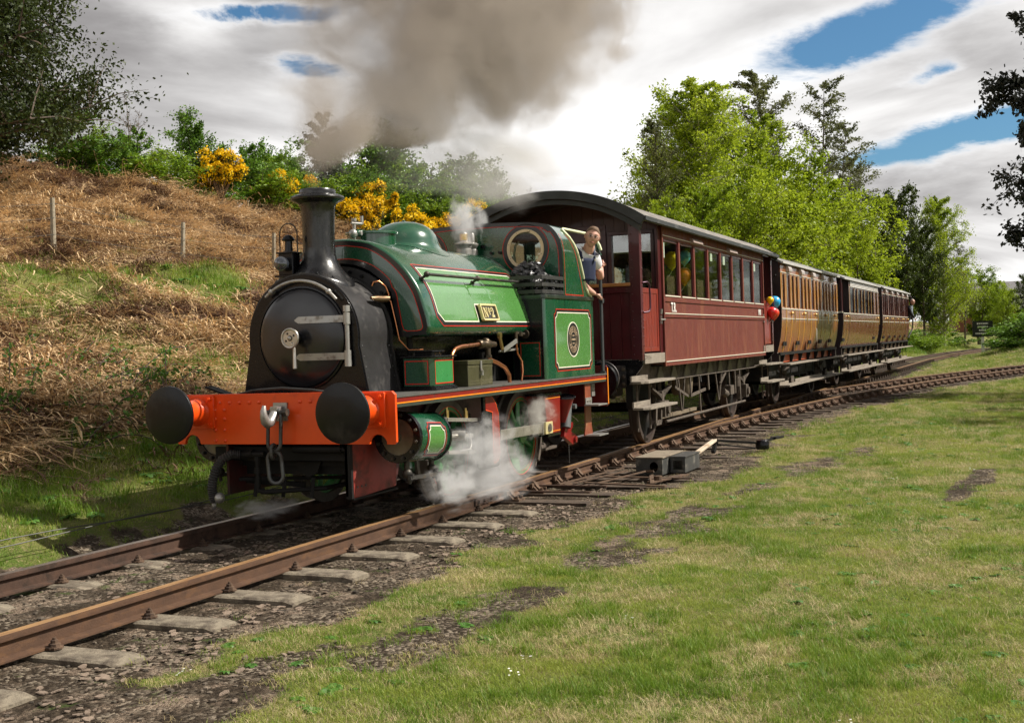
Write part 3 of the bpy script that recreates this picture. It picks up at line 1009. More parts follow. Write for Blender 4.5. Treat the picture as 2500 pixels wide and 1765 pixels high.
b.out('dry_crust', PM('dried_crust', (0.24, 0.18, 0.135), .95, var=.35, vs=9, bump=.8, bs=90, dirt=(0.10, .075, .055), dirt_amt=.5, dirt_scale=9), None, kind='stuff', label='pale dried crusts of earth lifting beside the sleeper ends')
# ------------------------------------------------------------------ the tank engine
loco = empty('steam_locomotive', (2.8, 0, 0), label='green saddle tank steam locomotive with vermilion buffer beam at the head of the train', category='locomotive')
B.off = Vector((2.8, 0, 0))


def circ(cx, cy, r, n=24, a0=0, a1=2 * PI, end=False):
    return [(cx + r * math.cos(a0 + (a1 - a0) * i / n), cy + r * math.sin(a0 + (a1 - a0) * i / n)) for i in range(n + (1 if end else 0))]


def rivets(b, pts, ax, r=.011, h=.007):
    for p in pts:
        a = Vector(ax)
        q = a.to_track_quat('Z', 'Y').to_matrix()
        b.sphere(p, r, 7, 3, (1, 1, h / r), PI / 2, q)


# buffer beam with round cut-outs at its lower edge
def beam_loop(hw, z0, z1):
    lp = [(-hw, z1 - .03), (-hw + .03, z1), (hw - .03, z1), (hw, z1 - .03), (hw, z0 + .02), (hw - .02, z0)]
    lp += [(q[0], q[1]) for q in circ(.955, z0, .085, 10, 0, PI, True)]
    lp += [(q[0], q[1]) for q in circ(-.955, z0, .085, 10, 0, PI, True)]
    lp += [(-hw + .02, z0), (-hw, z0 + .02)]
    return lp


b = B(); b.prism(beam_loop(1.13, .713, 1.163), 'x', 0, .035)
beam = b.out('buffer_beam', orange, loco, bevel=.004)
b = B()
zz = 1.085
pts = [(0, y, zz) for y in np.arange(-.72, .70, .105) if abs(y) > .12]
pts += [(0, y, z) for y in (.70, .60) for z in (1.02, .94, .84, .745)] + [(0, -y, z) for y in (.70, .60) for z in (1.02, .94, .84, .745)]
rivets(b, pts, (-1, 0, 0), .019, .015)
b.out('rivet_row', orange, beam, smooth=60)
bufs = []
for s in (1, -1):
    y = s * .87
    b = B()
    b.prism([[(y - .165, .855), (y + .165, .855), (y + .175, .865), (y + .175, 1.145), (y + .165, 1.155), (y - .165, 1.155), (y - .175, 1.145), (y - .175, .865)]], 'x', -.03, -.002)
    b.lathe([(.13, -.03), (.122, -.05), (.115, -.06), (.105, -.20), (.11, -.21), (.11, -.23), (.085, -.235)], (0, y, 1.004), (1, 0, 0), 24)
    hs = b.out('buffer_housing', orange, loco, smooth=35, bevel=.003)
    b = B()
    for dy in (-.13, .13):
        for dz in (-.115, .115):
            b.cyl((-.03, y + dy, 1.004 + dz), (-.052, y + dy, 1.004 + dz), .024, 6); b.cyl((-.05, y + dy, 1.004 + dz), (-.062, y + dy, 1.004 + dz), .014, 8)
    b.out('bolt', orange, hs)
    b = B()
    b.lathe([(.075, -.22), (.075, -.36), (.10, -.39), (.235, -.405), (.251, -.412), (.254, -.424), (.251, -.436), (.20, -.452), (.10, -.461), (0, -.464)], (0, y, 1.004), (1, 0, 0), 48)
    fb = PM('buffer_head_black', (0.004, 0.004, 0.005), .34, coat=.1, spec=.3, var=.3, vs=4, bump=.1, bs=30, dirt=(0.034, 0.031, 0.024), dirt_amt=.42, dirt_scale=3.2)
    b.out('buffer_head', fb, loco, smooth=40)

# coupling hook and chain
b = B()
hk = [(-.02, 0, .995), (-.08, 0, .995), (-.115, 0, .985), (-.14, 0, .955), (-.175, 0, .92), (-.215, 0, .91), (-.250, 0, .93), (-.270, 0, .975), (-.272, 0, 1.02), (-.258, 0, 1.065)]
b.tube(hk, .03, 10, radii=[.036, .036, .038, .042, .044, .044, .040, .034, .028, .016])
b.box(-.02, -.002, -.07, .07, .92, 1.08); b.box(-.12, -.04, -.035, .035, .95, 1.05)
b.out('coupling_hook', steelw, loco, smooth=50)
b = B(); b.cyl((-.10, -.10, 1.0), (-.10, .10, 1.0), .022, 10); b.cyl((-.10, -.13, 1.0), (-.10, -.09, 1.0), .035, 6)
b.out('coupling_pin', oily, loco)


def link(p0, p1, wd, r, nrm):
    """oval chain link between two end points"""
    p0 = Vector(p0); p1 = Vector(p1); d = (p1 - p0).normalized(); sv = Vector(nrm).cross(d).normalized()
    L = (p1 - p0).length; pts = []
    for t in np.linspace(0, PI, 9): pts.append(p0 + d * (wd / 2 - wd / 2 * math.sin(t)) + sv * (wd / 2 * math.cos(t)))
    for t in np.linspace(0, PI, 9): pts.append(p1 - d * (wd / 2 - wd / 2 * math.sin(t)) - sv * (wd / 2 * math.cos(t)))
    b = B(); b.tube(pts, r, 8, True)
    return b


lk = PM('chain_link_iron', (0.10, 0.105, 0.105), .45, metal=.6, var=.2, dirt=(.05, .04, .03), dirt_amt=.4)
link((-.10, .0, 1.03), (-.11, .015, .665), .13, .017, (1, 0, 0)).out('chain_link', lk, loco, smooth=180)
link((-.11, .02, .72), (-.11, .02, .60), .075, .016, (0, 1, 0)).out('chain_link', lk, loco, smooth=180)
link((-.11, .018, .66), (-.12, -.01, .385), .125, .018, (1, .25, 0)).out('chain_link', lk, loco, smooth=180)

# running plate, valances, frames
platem = PM('running_plate_steel', (0.13, 0.125, 0.115), .5, metal=.4, var=.25, dirt=(.05, .045, .04), dirt_amt=.4)
b = B(); b.box(.036, 5.58, -1.128, 1.128, 1.105, 1.122); b.out('running_plate', platem, loco)
for s in (-1, 1):
    b = B(); b.box(.04, 5.56, s * 1.105, s * 1.120, 1.055, 1.104)
    v = b.out('valance', dred, loco)
    b = B(); b.box(.04, 5.56, s * 1.1215, s * 1.126, 1.052, 1.062); b.out('orange_line', orl, v)
    b = B(); b.box(.04, 5.56, s * 1.09, s * 1.122, 1.022, 1.0515); b.out('lower_angle', PM('valance_dark_edge', (.035, .045, .035), .4, coat=.3), v)
    b = B(); b.prism([(.04, 1.10), (.04, .26), (.9, .26), (1.0, .5), (5.4, .5), (5.54, .7), (5.54, 1.10)], 'y', s * .60, s * .625)
    b.out('frame_plate', PM('frame_plate_red_black', (.05, .006, .005), .5, var=.3, dirt=(.02, .015, .012), dirt_amt=.5), loco)
# red steam chest plate visible below the beam
b = B(); b.prism([(.075, .71), (.075, .255), (.13, .235), (.86, .262), (.88, .45), (.78, .71)], 'y', -.645, -.628)
rp = b.out('front_frame_plate', PM('front_plate_faded_red', (.26, .022, .012), .5, var=.15, vs=5, dirt=(.045, .03, .025), dirt_amt=.45, dirt_scale=2.5), loco)
b = B()
for xx in (.16, .23, .30): b.cyl((xx, -.646, .33), (xx, -.652, .33), .010, 8)
b.out('bolt_hole', blk, rp)
b = B(); b.box(.04, .074, -.66, -.60, .24, .71); b.box(.075, .86, -.66, -.60, .225, .24); b.out('edge_angle', under, rp)

# clutter under the beam: cross stretcher, pipes, brake gear
b = B()
b.box(.12, .16, -.60, .80, .56, .68); b.box(.3, .34, -.59, .59, .42, .60); b.box(.25, .29, -.55, .60, .50, .545)
b.prism([(-.25, .54), (.02, .54), (-.03, .44), (-.12, .40), (-.2, .44)], 'x', .22, .245)
b.box(.5, 1.2, -.5, .5, .5, 1.0)
b.out('cross_stretcher', under, loco)
b = B()
b.cyl((.06, -.56, .665), (.06, -.08, .665), .032, 12); b.tube([(.06, -.56, .665), (.06, -.60, .66), (.07, -.61, .6), (.08, -.61, .3)], .022, 8)
b.cyl((.05, .22, .62), (.05, .40, .62), .028, 10); b.tube([(.05, .30, .62), (.05, .30, .34), (.055, .30, .30), (.06, .24, .285), (.3, -.25, .30), (.9, -.45, .33)], .022, 8)
b.cyl((.05, .30, .45), (.05, .30, .50), .033, 8); b.cyl((.05, .30, .56), (.05, .30, .60), .033, 8)
b.tube([(.05, .34, .63), (.08, .48, .61), (.10, .52, .6)], .034, 10)
b.bar((.2, .62, .38), (.9, -.5, .34), .05, .03); b.bar((.3, .66, .36), (.5, .1, .30), .06, .04)
for y in (-.15, .15, .45): b.bar((.25, y, .40), (.24, y + .02, .22), .05, .03)
b.out('front_pipework', under, loco)
b = B()
hp = [(.07, .50, .615), (.03, .56, .62), (-.02, .63, .58), (-.05, .675, .50), (-.065, .70, .41), (-.07, .71, .32), (-.07, .70, .25), (-.06, .69, .20)]
P_ = []
for a, c in zip(hp[:-1], hp[1:]):
    for i in range(8): P_.append(Vector(a).lerp(Vector(c), i / 8))
b.tube(P_, .04, 12, radii=[.036 + .009 * (0.5 + .5 * math.cos(i * PI)) for i in range(len(P_))])
b.out('brake_hose', rubber, loco)
b = B(); b.sphere((-.06, .64, .24), .055, 12, 8, (1, .8, .9)); b.cyl((-.06, .70, .2), (-.06, .71, .14), .02, 8); b.out('hose_dummy', steelw, loco, smooth=180)
b = B(); b.tube([(.03, .55, 1.14), (.02, .3, 1.19), (.02, .0, 1.205), (.02, -.3, 1.185), (.04, -.55, 1.15)], .011, 8); b.out('lamp_cable', rubber, loco, smooth=180)
b = B()
for (x0_, y0_, a) in ((.12, .72, .3), (.28, .80, .25)):
    b.rbox((x0_, y0_, 1.175), (.30, .10, .02), (.15, -.3, a + 1.2))
b.out('wheel_chock', under, loco, bevel=.004)

# smokebox
SZ = 1.64
def sb_loop(r, hb, zb):
    pts = []
    a0 = R(-8)
    for i in range(33):
        a = a0 + (PI - 2 * a0) * i / 32
        pts.append((r * math.cos(a), SZ + r * math.sin(a)))
    return [(hb, zb)] + pts + [(-hb, zb)]


b = B(); b.prism([sb_loop(.575, .652, 1.122)], 'x', .39, .415)
b.out('smokebox_front', black, loco, smooth=30, bevel=.006)
b = B()
lp = sb_loop(.560, .638, 1.122)
b.prism([lp], 'x', .415, 1.02)
sbx = b.out('smokebox_wrapper', smoke_black, loco, smooth=30)
b = B()
lpo = sb_loop(.587, .664, 1.122); lpi = sb_loop(.565, .642, 1.122)
for x0_, x1_ in ((.405, .432), (.985, 1.015)):
    n = len(lpo)
    vs = [(x, q[0], q[1]) for x in (x0_, x1_) for lp_ in (lpo, lpi) for q in lp_]
    fs = []
    for i in range(n - 1):
        fs += [(i, i + 1, n + i + 1, n + i), (2 * n + i, 3 * n + i, 3 * n + i + 1, 2 * n + i + 1), (i, 2 * n + i, 2 * n + i + 1, i + 1), (n + i, n + i + 1, 3 * n + i + 1, 3 * n + i)]
    b.add(vs, fs)
b.out('smokebox_band', smoke_black, sbx, smooth=40)
b = B()
pts = []
for x0_ in (.455, .955):
    for z in np.arange(1.17, 1.60, .095):
        hw_ = .638 - (z - 1.122) / .44 * .072
        pts.append((x0_, -hw_ - .004, z)); 
rivets(b, pts, (0, -1, .15), .012, .009)
b.out('rivet_row', smoke_black, sbx, smooth=60)
# door
b = B()
b.lathe([(.445, .0), (.445, -.012), (.436, -.022), (.40, -.034), (.30, -.062), (.18, -.078), (.06, -.084), (0, -.085)], (.388, 0, SZ), (1, 0, 0), 64)
doorm = PM('smokebox_door_black', (.005, .005, .008), .30, coat=.45, var=.2, bump=.04, bs=12, dirt=(.022, .020, .022), dirt_amt=.3, coat_rough=.16)
door = b.out('smokebox_door', doorm, loco, smooth=50)
b = B(); b.lathe([(.448, .0), (.448, -.014), (.452, -.018), (.468, -.016), (.470, 0)], (.388, 0, SZ), (1, 0, 0), 64); b.out('door_ring', black, loco, smooth=50)
b = B()
for z0_ in (1.80, 1.468):
    zc_ = z0_
    lp = [(-.505, zc_ - .032), (-.505, zc_ + .032)] + [(q[0], q[1]) for q in circ(.0, zc_, .030, 8, PI / 2, -PI / 2 + 0, True)][::1]
    top = [(-.50, zc_ + .032)] + circ(-.01, zc_, .031, 8, PI / 2, -PI / 2, True) + [(-.50, zc_ - .032)]
    vs = []; n = len(top)
    for dx in (0, -.016):
        for (y, z) in top:
            r = math.hypot(y, z - SZ)
            bul = np.interp(r, [0, .06, .18, .30, .40, .436, .445, .6], [.085, .084, .078, .062, .034, .022, .018, .018])
            vs.append((.388 - bul + dx - .002, y, z))
    b2 = B()
    # subdivide the strap along y so that it follows the dished door
    ys = np.linspace(-.50, .02, 14)
    vs = []
    for y in ys:
        for zt in (-.031, .031):
            for dx in (0, -.016):
                sh = 1 if y < 0 else max(.2, 1 - (y / .02) * .8)
                z = zc_ + zt * sh
                r = math.hypot(y, z - SZ)
                bul = float(np.interp(r, [0, .06, .18, .30, .40, .436, .445, .6], [.085, .084, .078, .062, .034, .024, .022, .022]))
                vs.append((.388 - bul + dx, y, z))
    fs = []
    for i in range(len(ys) - 1):
        a = i * 4; c = a + 4
        fs += [(a, c, c + 1, a + 1), (a + 2, a + 3, c + 3, c + 2), (a + 1, c + 1, c + 3, a + 3), (a, a + 2, c + 2, c)]
    fs += [(0, 1, 3, 2), (len(vs) - 4, len(vs) - 2, len(vs) - 1, len(vs) - 3)]
    b2.add(vs, fs)
    b2.cyl((.35, -.485, zc_ - .05), (.35, -.485, zc_ + .05), .030, 12)
    b2.out('hinge_strap', steelw, door, smooth=30)
b = B(); b.cyl((.35, -.485, 1.375), (.35, -.485, 1.915), .020, 12); b.cyl((.35, -.485, 1.86), (.35, -.485, 1.915), .032, 12); b.cyl((.35, -.485, 1.375), (.35, -.485, 1.43), .032, 12)
b.box(.35, .39, -.50, -.47, 1.40, 1.42); b.box(.35, .39, -.50, -.47, 1.87, 1.89)
b.out('hinge_pin', steelw, door, smooth=30)
b = B()
b.lathe([(.050, 0), (.050, -.05), (.03, -.055), (.025, -.10), (.025, -.13)], (.305, 0, SZ), (1, 0, 0), 20); b.out('door_boss', black, door, smooth=40)
b = B()
pts = [(.178, math.cos(t) * .082, SZ + math.sin(t) * .082) for t in np.linspace(0, 2 * PI, 28, endpoint=False)]
b.tube(pts, .0115, 8, True)
hole = [circ(0, SZ, .076, 28)] + [circ(.047 * math.cos(a), SZ + .047 * math.sin(a), .011, 10) for a in (R(60), R(150), R(240), R(330))]
b.prism(hole, 'x', .176, .184)
b.lathe([(.020, 0), (.020, -.015), (.010, -.022), (0, -.03)], (.178, 0, SZ), (1, 0, 0), 12)
b.out('hand_wheel', steel, door, smooth=40)
b = B(); b.tube([(.20, -.015, SZ - .02), (.195, -.03, SZ - .10), (.19, -.035, SZ - .27)], .017, 10, radii=[.011, .014, .020]); b.out('door_handle', steel, door, smooth=60)
# curved handrail over the door
b = B()
ht = [(.335, .515 * math.cos(a), SZ + .515 * math.sin(a)) for a in np.linspace(R(48), R(140), 26)]
b.tube(ht, .0145, 10)
hr = b.out('smokebox_handrail', steelw, loco, smooth=60)
b = B()
for a in (R(56), R(128)):
    p = (.335, .515 * math.cos(a), SZ + .515 * math.sin(a)); b.sphere(p, .026, 10, 8); b.cyl(p, (.39, p[1], p[2]), .012, 8)
b.out('handrail_knob', steelw, hr, smooth=60)
# chimney
b = B()
b.lathe([(.150, .0), (.150, .02), (.148, .06), (.147, .10), (.149, .40), (.155, .55), (.160, .60), (.180, .635), (.215, .655), (.243, .668), (.248, .685), (.243, .700), (.20, .715), (.185, .718), (.170, .722), (.170, .752), (.163, .765), (.150, .768), (.140, .765), (.135, .60), (.13, .2)], (.72, 0, 2.245), (0, 0, 1), 48)
ch = b.out('chimney', chim, loco, smooth=30)
# flared saddle base of the chimney, bent to the smokebox barrel
b = B(); vs = []; nA = 56; prof = [(.150, 0), (.152, .25), (.165, .45), (.19, .62), (.225, .78), (.262, .90), (.290, .965), (.305, 1.0), (.308, 1.05)]
for rr_, h in prof:
    for i in range(nA):
        a = 2 * PI * i / nA
        sq = 1 + .10 * (h ** 4) * (math.cos(2 * a) ** 2)
        x = .72 + rr_ * math.cos(a) * (1 if h < .6 else 1); y = rr_ * math.sin(a) * (1 + .05 * h)
        zs = SZ + math.sqrt(max(.01, .566 ** 2 - min(y * y, .30)))
        ztop = 2.47
        z = ztop + (zs + .012 - ztop) * min(1, h) if h <= 1.0 else zs - .012
        vs.append((x, y, z))
fs = [(j * nA + i, j * nA + (i + 1) % nA, (j + 1) * nA + (i + 1) % nA, (j + 1) * nA + i) for j in range(len(prof) - 1) for i in range(nA)]
b.add(vs, fs); b.out('chimney_saddle', chim, ch, smooth=50)
b = B()
for a in (R(-125), R(-60), R(-90), R(-20), R(-155)):
    x = .72 + .275 * math.cos(a); y = .285 * math.sin(a); zs = SZ + math.sqrt(.566 ** 2 - y * y) + .03
    b.sphere((x, y, zs), .014, 8, 5)
b.out('bolt', black, ch, smooth=60)

# boiler hidden in the tank, and its flange at the tank front
b = B(); b.cyl((1.0, 0, SZ), (3.6, 0, SZ), .55, 48); b.out('boiler', black, loco, smooth=30)
b = B()
lo = circ(0, SZ, .675, 40, R(38), R(142), True); li = circ(0, SZ, .585, 40, R(142), R(38), True)
b.prism([lo + li], 'x', 1.02, 1.075)
fl = b.out('tank_front_flange', smoke_black, loco, smooth=30)
b = B()
for a in (40, 52, 64, 76, 90, 104, 116, 128, 140):
    p = (1.02, .63 * math.cos(R(a)), SZ + .63 * math.sin(R(a))); b.cyl(p, (.995, p[1], p[2]), .017, 6)
b.out('bolt', black, fl)

# saddle tank
OUT = [(0, 2.580), (.154, 2.568), (.322, 2.533), (.471, 2.457), (.602, 2.356), (.724, 2.224), (.829, 2.061), (.895, 1.867), (.925, 1.745), (.927, 1.695), (.905, 1.650), (.865, 1.627), (.81, 1.619)]
INN = [(0, 2.345), (.23, 2.300), (.40, 2.20), (.52, 2.075), (.545, 2.03), (.558, 1.95), (.573, 1.87), (.588, 1.78), (.600, 1.71), (.615, 1.67), (.64, 1.640), (.68, 1.622), (.72, 1.619)]


def crv(pts, n):
    P = [Vector((p[0], p[1])) for p in pts]
    P = [P[0] * 1 + (P[0] - P[1]).reflect(Vector((0, 1))) * 0] + P + [P[-1] + (P[-1] - P[-2])]
    P[0] = Vector((-P[2][0], P[2][1])) if abs(pts[0][0]) < 1e-6 else P[1] - (P[2] - P[1])
    res = []
    for i in range(1, len(P) - 2):
        for k in range(n):
            t = k / n; p0, p1, p2, p3 = P[i - 1], P[i], P[i + 1], P[i + 2]
            res.append(.5 * ((2 * p1) + (p2 - p0) * t + (2 * p0 - 5 * p1 + 4 * p2 - p3) * t * t + (3 * p1 - p0 - 3 * p2 + p3) * t ** 3))
    res.append(P[-2])
    return res


oc = crv(OUT, 5); ic = crv(INN, 5)
S_ = [0]
for a, c in zip(oc[:-1], oc[1:]): S_.append(S_[-1] + (c - a).length)
S_ = np.array(S_); OY = np.array([p.x for p in oc]); OZ = np.array([p.y for p in oc])
X0T, X1T = 1.09, 3.76


def tank_at(x, s, off=0.0, side=-1):
    y = float(np.interp(s, S_, OY)); z = float(np.interp(s, S_, OZ))
    y2 = float(np.interp(s + .01, S_, OY)); z2 = float(np.interp(s + .01, S_, OZ)); y1 = float(np.interp(s - .01, S_, OY)); z1 = float(np.interp(s - .01, S_, OZ))
    if s < .01: y1 = -float(np.interp(.01 - s, S_, OY))
    d = Vector((y2 - y1, z2 - z1)).normalized(); nrm = Vector((-d.y, d.x))
    if nrm.dot(Vector((y, z - 1.9))) < 0: nrm = -nrm
    y += nrm.x * off; z += nrm.y * off
    return (x, y * side, z)


def s_of_z(z):
    k = np.argmin(np.abs(OZ - z) + (OY < .1) * 5 + (S_ > S_[OZ.argmin()]) * 5)
    return float(np.interp(-z, -OZ[:OZ.argmin()], S_[:OZ.argmin()]))


full = [(-p.x, p.y) for p in reversed(oc)] + [(p.x, p.y) for p in oc[1:]]
fulli = [(-p.x, p.y) for p in reversed(ic)] + [(p.x, p.y) for p in ic[1:]]
n = len(full)
b = B()
RD = .035
vs = []
def inset(lp, d):
    out = []
    m = len(lp)
    for i, p in enumerate(lp):
        a = Vector(lp[max(i - 1, 0)]); c = Vector(lp[min(i + 1, m - 1)]); t = (c - a).normalized(); nr = Vector((-t.y, t.x))
        if nr.dot(Vector(p) - Vector((0, 1.75))) > 0: nr = -nr
        out.append((p[0] + nr.x * d, p[1] + nr.y * d))
    return out
rings = []
for t in (0, 30, 60, 90): rings.append((X0T + RD * (1 - math.sin(R(t))), inset(full, RD * (1 - math.cos(R(t))))))
rings = rings[::-1]
ringsb = [(X1T - RD * (1 - math.sin(R(t))), inset(full, RD * (1 - math.cos(R(t))))) for t in (0, 30, 60, 90)]
R_all = rings + [(x, full) for x in np.linspace(X0T + .3, X1T - .3, 5)] + ringsb
R_all = [(X0T, fulli)] + R_all + [(X1T, fulli)]
for x, lp in R_all:
    vs += [(x, q[0], q[1]) for q in lp]
fs = [(j * n + i, j * n + i + 1, (j + 1) * n + i + 1, (j + 1) * n + i) for j in range(len(R_all) - 1) for i in range(n - 1)]
L_ = (len(R_all) - 1) * n
fs += [(i, i + 1, L_ + i + 1, L_ + i) for i in range(n - 1)]
fs += [(j * n, (j + 1) * n, (j + 1) * n, j * n)[:3] for j in range(0)]
b.add(vs, fs)
tank = b.out('saddle_tank', green, loco, smooth=38)
# black edging and red lines of the tank front
def band(b, lpA, lpB, x):
    m = len(lpA)
    b.add([(x, q[0], q[1]) for q in lpA] + [(x, q[0], q[1]) for q in lpB], [(i, i + 1, m + i + 1, m + i) for i in range(m - 1)])
b = B()
fb_ = full
band(b, inset(full, RD * .6), inset(full, .062), X0T - .003)
band(b, fulli, [((1 if q[0] > 0 else -1 if q[0] < 0 else 0) * (abs(q[0]) + .045), q[1] + (.035 if abs(q[0]) < .5 else 0)) for q in fulli], X0T - .003)
for sgn in (-1, 1): b.prism([(sgn * .60, 1.624), (sgn * .90, 1.640), (sgn * .88, 1.672), (sgn * .62, 1.672)], 'x', X0T - .0035, X0T - .001)
b.out('black_edging', blk, tank)
b = B()
def arcpoly(side):
    o_ = [q for q in inset(full, .068) if q[0] * side > -.001 and q[1] > 1.70]
    o_.sort(key=lambda q: -q[1])
    i_ = []
    for q in fulli:
        if q[0] * side >= -.001 and q[1] > 1.73:
            i_.append((side * (abs(q[0]) + .052), q[1] + (.042 if abs(q[0]) < .5 else .0)))
    i_.sort(key=lambda q: q[1])
    cr = [(side * .84, 1.684), (side * .80, 1.678), (side * .70, 1.678), (side * .665, 1.69)]
    return o_ + cr + i_
for sd_ in (-1, 1):
    lp = arcpoly(sd_)
    lp[0] = (0, lp[0][1]); lp[-1] = (0, lp[-1][1])
    b.ribbon(lp, .008, lambda u, v, o_: (X0T - .005, u, v), seg=.5)
b.out('red_lining', redl, tank)
# side panel: bright green between lining
sT, sB = s_of_z(2.275), s_of_z(1.765)
XA, XB = 1.33, 3.63
npx, npw = 2.46, .22


def panel_edges(x):
    """lower and upper limits (s) of the bright panel for one x"""
    lo = sB; hi = sT
    if x < XA + .10:   # scalloped lower corner in front
        t = (x - XA) / .10; lo = sB - .085 * (1 - math.sin(max(0, min(1, t)) * PI / 2)) - .0
    if x > XB - .07:
        t = (XB - x) / .07; lo = sB - .07 * (1 - math.sin(max(0, min(1, t)) * PI / 2))
    if x > XB - .09: hi = sT + (x - (XB - .09)) * .9
    if abs(x - (npx - .03)) < npw: lo = min(lo, s_of_z(1.937) + 0)
    return hi, lo


for sd_ in (-1, 1):
    b = B(); xs = sorted(set(list(np.linspace(XA, XA + .1, 8)) + list(np.linspace(XA + .1, XB - .07, 50)) + list(np.linspace(XB - .07, XB, 7)) + [npx - .03 - npw - .001, npx - .03 - npw + .001, npx - .03 + npw - .001, npx - .03 + npw + .001]))
    K = 12; vs = []
    for x in xs:
        hi, lo = panel_edges(x)
        for k in range(K + 1): vs.append(tank_at(x, hi + (lo - hi) * k / K, .0030, sd_))
    fs = [(i * (K + 1) + k, i * (K + 1) + k + 1, (i + 1) * (K + 1) + k + 1, (i + 1) * (K + 1) + k) for i in range(len(xs) - 1) for k in range(K)]
    b.add(vs, fs); pn = b.out('side_panel', lgreen, tank, smooth=180)
    # edge lines
    def outline(d, nd=0.0):
        top = sT - d; bot = sB + d; a = XA - d; c = XB + d
        pts = [(a, top), (c - .09, top), (c, top + .08)]
        pts += [(c, bot - .085)] + [(c - .07 * math.sin(t), bot - .085 + .0 + .085 * (1 - math.cos(t))) for t in (R(30), R(60))] + [(c - .075, bot)]
        if nd is not None:
            q = npx - .03 + npw - nd; pts += [(q, bot), (q, s_of_z(1.937) + nd), (npx - .03 - npw + nd, s_of_z(1.937) + nd), (npx - .03 - npw + nd, bot)]
        pts += [(a + .10, bot)] + [(a + .10 * math.sin(t), bot - .085 * (1 - math.sin(t)) * 1.0) for t in (R(60), R(30))] + [(a, bot - .085)]
        return pts
    fn = lambda u, v, o_, s2=sd_: tank_at(u, v, o_, s2)
    b = B(); b.ribbon(outline(.026, None), .038, fn, .0034, True); b.ribbon([(npx - .03 - npw * .5, s_of_z(1.937) + .02), (npx - .03 + npw * .5, s_of_z(1.937) + .02)], .04, fn, .0034)
    for zz_ in (1.86, 1.90, 1.82, 1.93): b.ribbon([(npx - .03 - npw, s_of_z(zz_)), (npx - .03 + npw, s_of_z(zz_))], .045, fn, .0024)
    b.out('black_edging', blk, tank, smooth=180)
    b = B(); b.ribbon(outline(.003, .0), .011, fn, .0050, True); b.out('cream_lining', whl, tank, smooth=180)
    b = B(); b.ribbon(outline(.048, None), .008, fn, .0050, True); b.out('red_lining', redl, tank, smooth=180)
    # tank handrail
    hs_ = s_of_z(2.165)
    b = B(); A_ = tank_at(1.27, hs_, .075, sd_); C_ = tank_at(3.70, hs_, .075, sd_)
    b.cyl(A_, C_, .0155, 10); th = b.out('tank_handrail', oily, loco, smooth=40)
    b = B()
    for x in (1.27, 2.42, 3.70):
        p = tank_at(x, hs_, .075, sd_); q = tank_at(x, hs_, 0, sd_); b.sphere(p, .030, 12, 8); b.cyl(p, q, .014, 8); b.cyl(tank_at(x, hs_, .012, sd_), q, .026, 8)
    b.out('handrail_knob', oily, th, smooth=60)
# black rear strap of the tank with rivets
b = B()
for sd_ in (-1, 1): b.ribbon([(X1T - .03, .0), (X1T - .03, float(S_[-1]) - .05)], .05, lambda u, v, o_, s2=sd_: tank_at(u, v, o_, s2), .003)
b.out('rear_edging', blk, tank, smooth=180)

# number plate
sN = s_of_z(1.848)
pc = Vector(tank_at(npx, sN, .022)); up_ = (Vector(tank_at(npx, sN - .03, 0)) - Vector(tank_at(npx, sN + .03, 0))).normalized(); xx_ = Vector((1, 0, 0)); nn_ = xx_.cross(up_).normalized()
MP = Matrix((xx_, up_, nn_)).transposed().to_4x4(); MP.translation = pc


def onplate(b, name, mat, parent, M, **kw):
    b.v = [tuple(M @ Vector(v)) for v in b.v]
    return b.out(name, mat, parent, **kw)


def rrect(w_, h_, r, n=4):
    pts = []
    for cx, cy, a in ((w_ / 2 - r, h_ / 2 - r, 0), (-w_ / 2 + r, h_ / 2 - r, 90), (-w_ / 2 + r, -h_ / 2 + r, 180), (w_ / 2 - r, -h_ / 2 + r, 270)):
        pts += [(cx + r * math.cos(R(a + 90 * i / n)), cy + r * math.sin(R(a + 90 * i / n))) for i in range(n + 1)]
    return pts


b = B(); b.prism([rrect(.40, .178, .022), rrect(.36, .138, .008)], 'z', -.012, .022); nplate = onplate(b, 'number_plate', brassp, tank, MP, bevel=.003)
b = B(); b.prism([rrect(.362, .140, .006)], 'z', -.012, .006); onplate(b, 'plate_field', blk, nplate, MP)
b = B()
def slab(b, pts, z0=.006, z1=.016): b.prism([pts], 'z', z0, z1)
# N
xl = -.130
slab(b, [(xl - .012, .052), (xl + .022, .052), (xl + .022, .044), (xl + .010, .044), (xl + .010, -.044), (xl + .022, -.044), (xl + .022, -.052), (xl - .014, -.052), (xl - .014, -.044), (xl - .002, -.044), (xl - .002, .044), (xl - .012, .044)])
slab(b, [(xl + .000, .052), (xl + .022, .052), (xl + .074, -.052), (xl + .052, -.052)], .006, .0165)
slab(b, [(xl + .052, .052), (xl + .088, .052), (xl + .088, .044), (xl + .076, .044), (xl + .076, -.052), (xl + .066, -.044), (xl + .064, .044), (xl + .052, .044)])
# small raised o with bar
b.prism([circ(.010, .022, 1, 1)[:0] or [(.0 + .022 * math.cos(t), .022 + .030 * math.sin(t)) for t in np.linspace(0, 2 * PI, 20, endpoint=False)], [(.009 * math.cos(t), .022 + .020 * math.sin(t)) for t in np.linspace(0, 2 * PI, 20, endpoint=False)]], 'z', .006, .016)
slab(b, [(-.013, -.024), (.013, -.024), (.013, -.014), (-.013, -.014)])
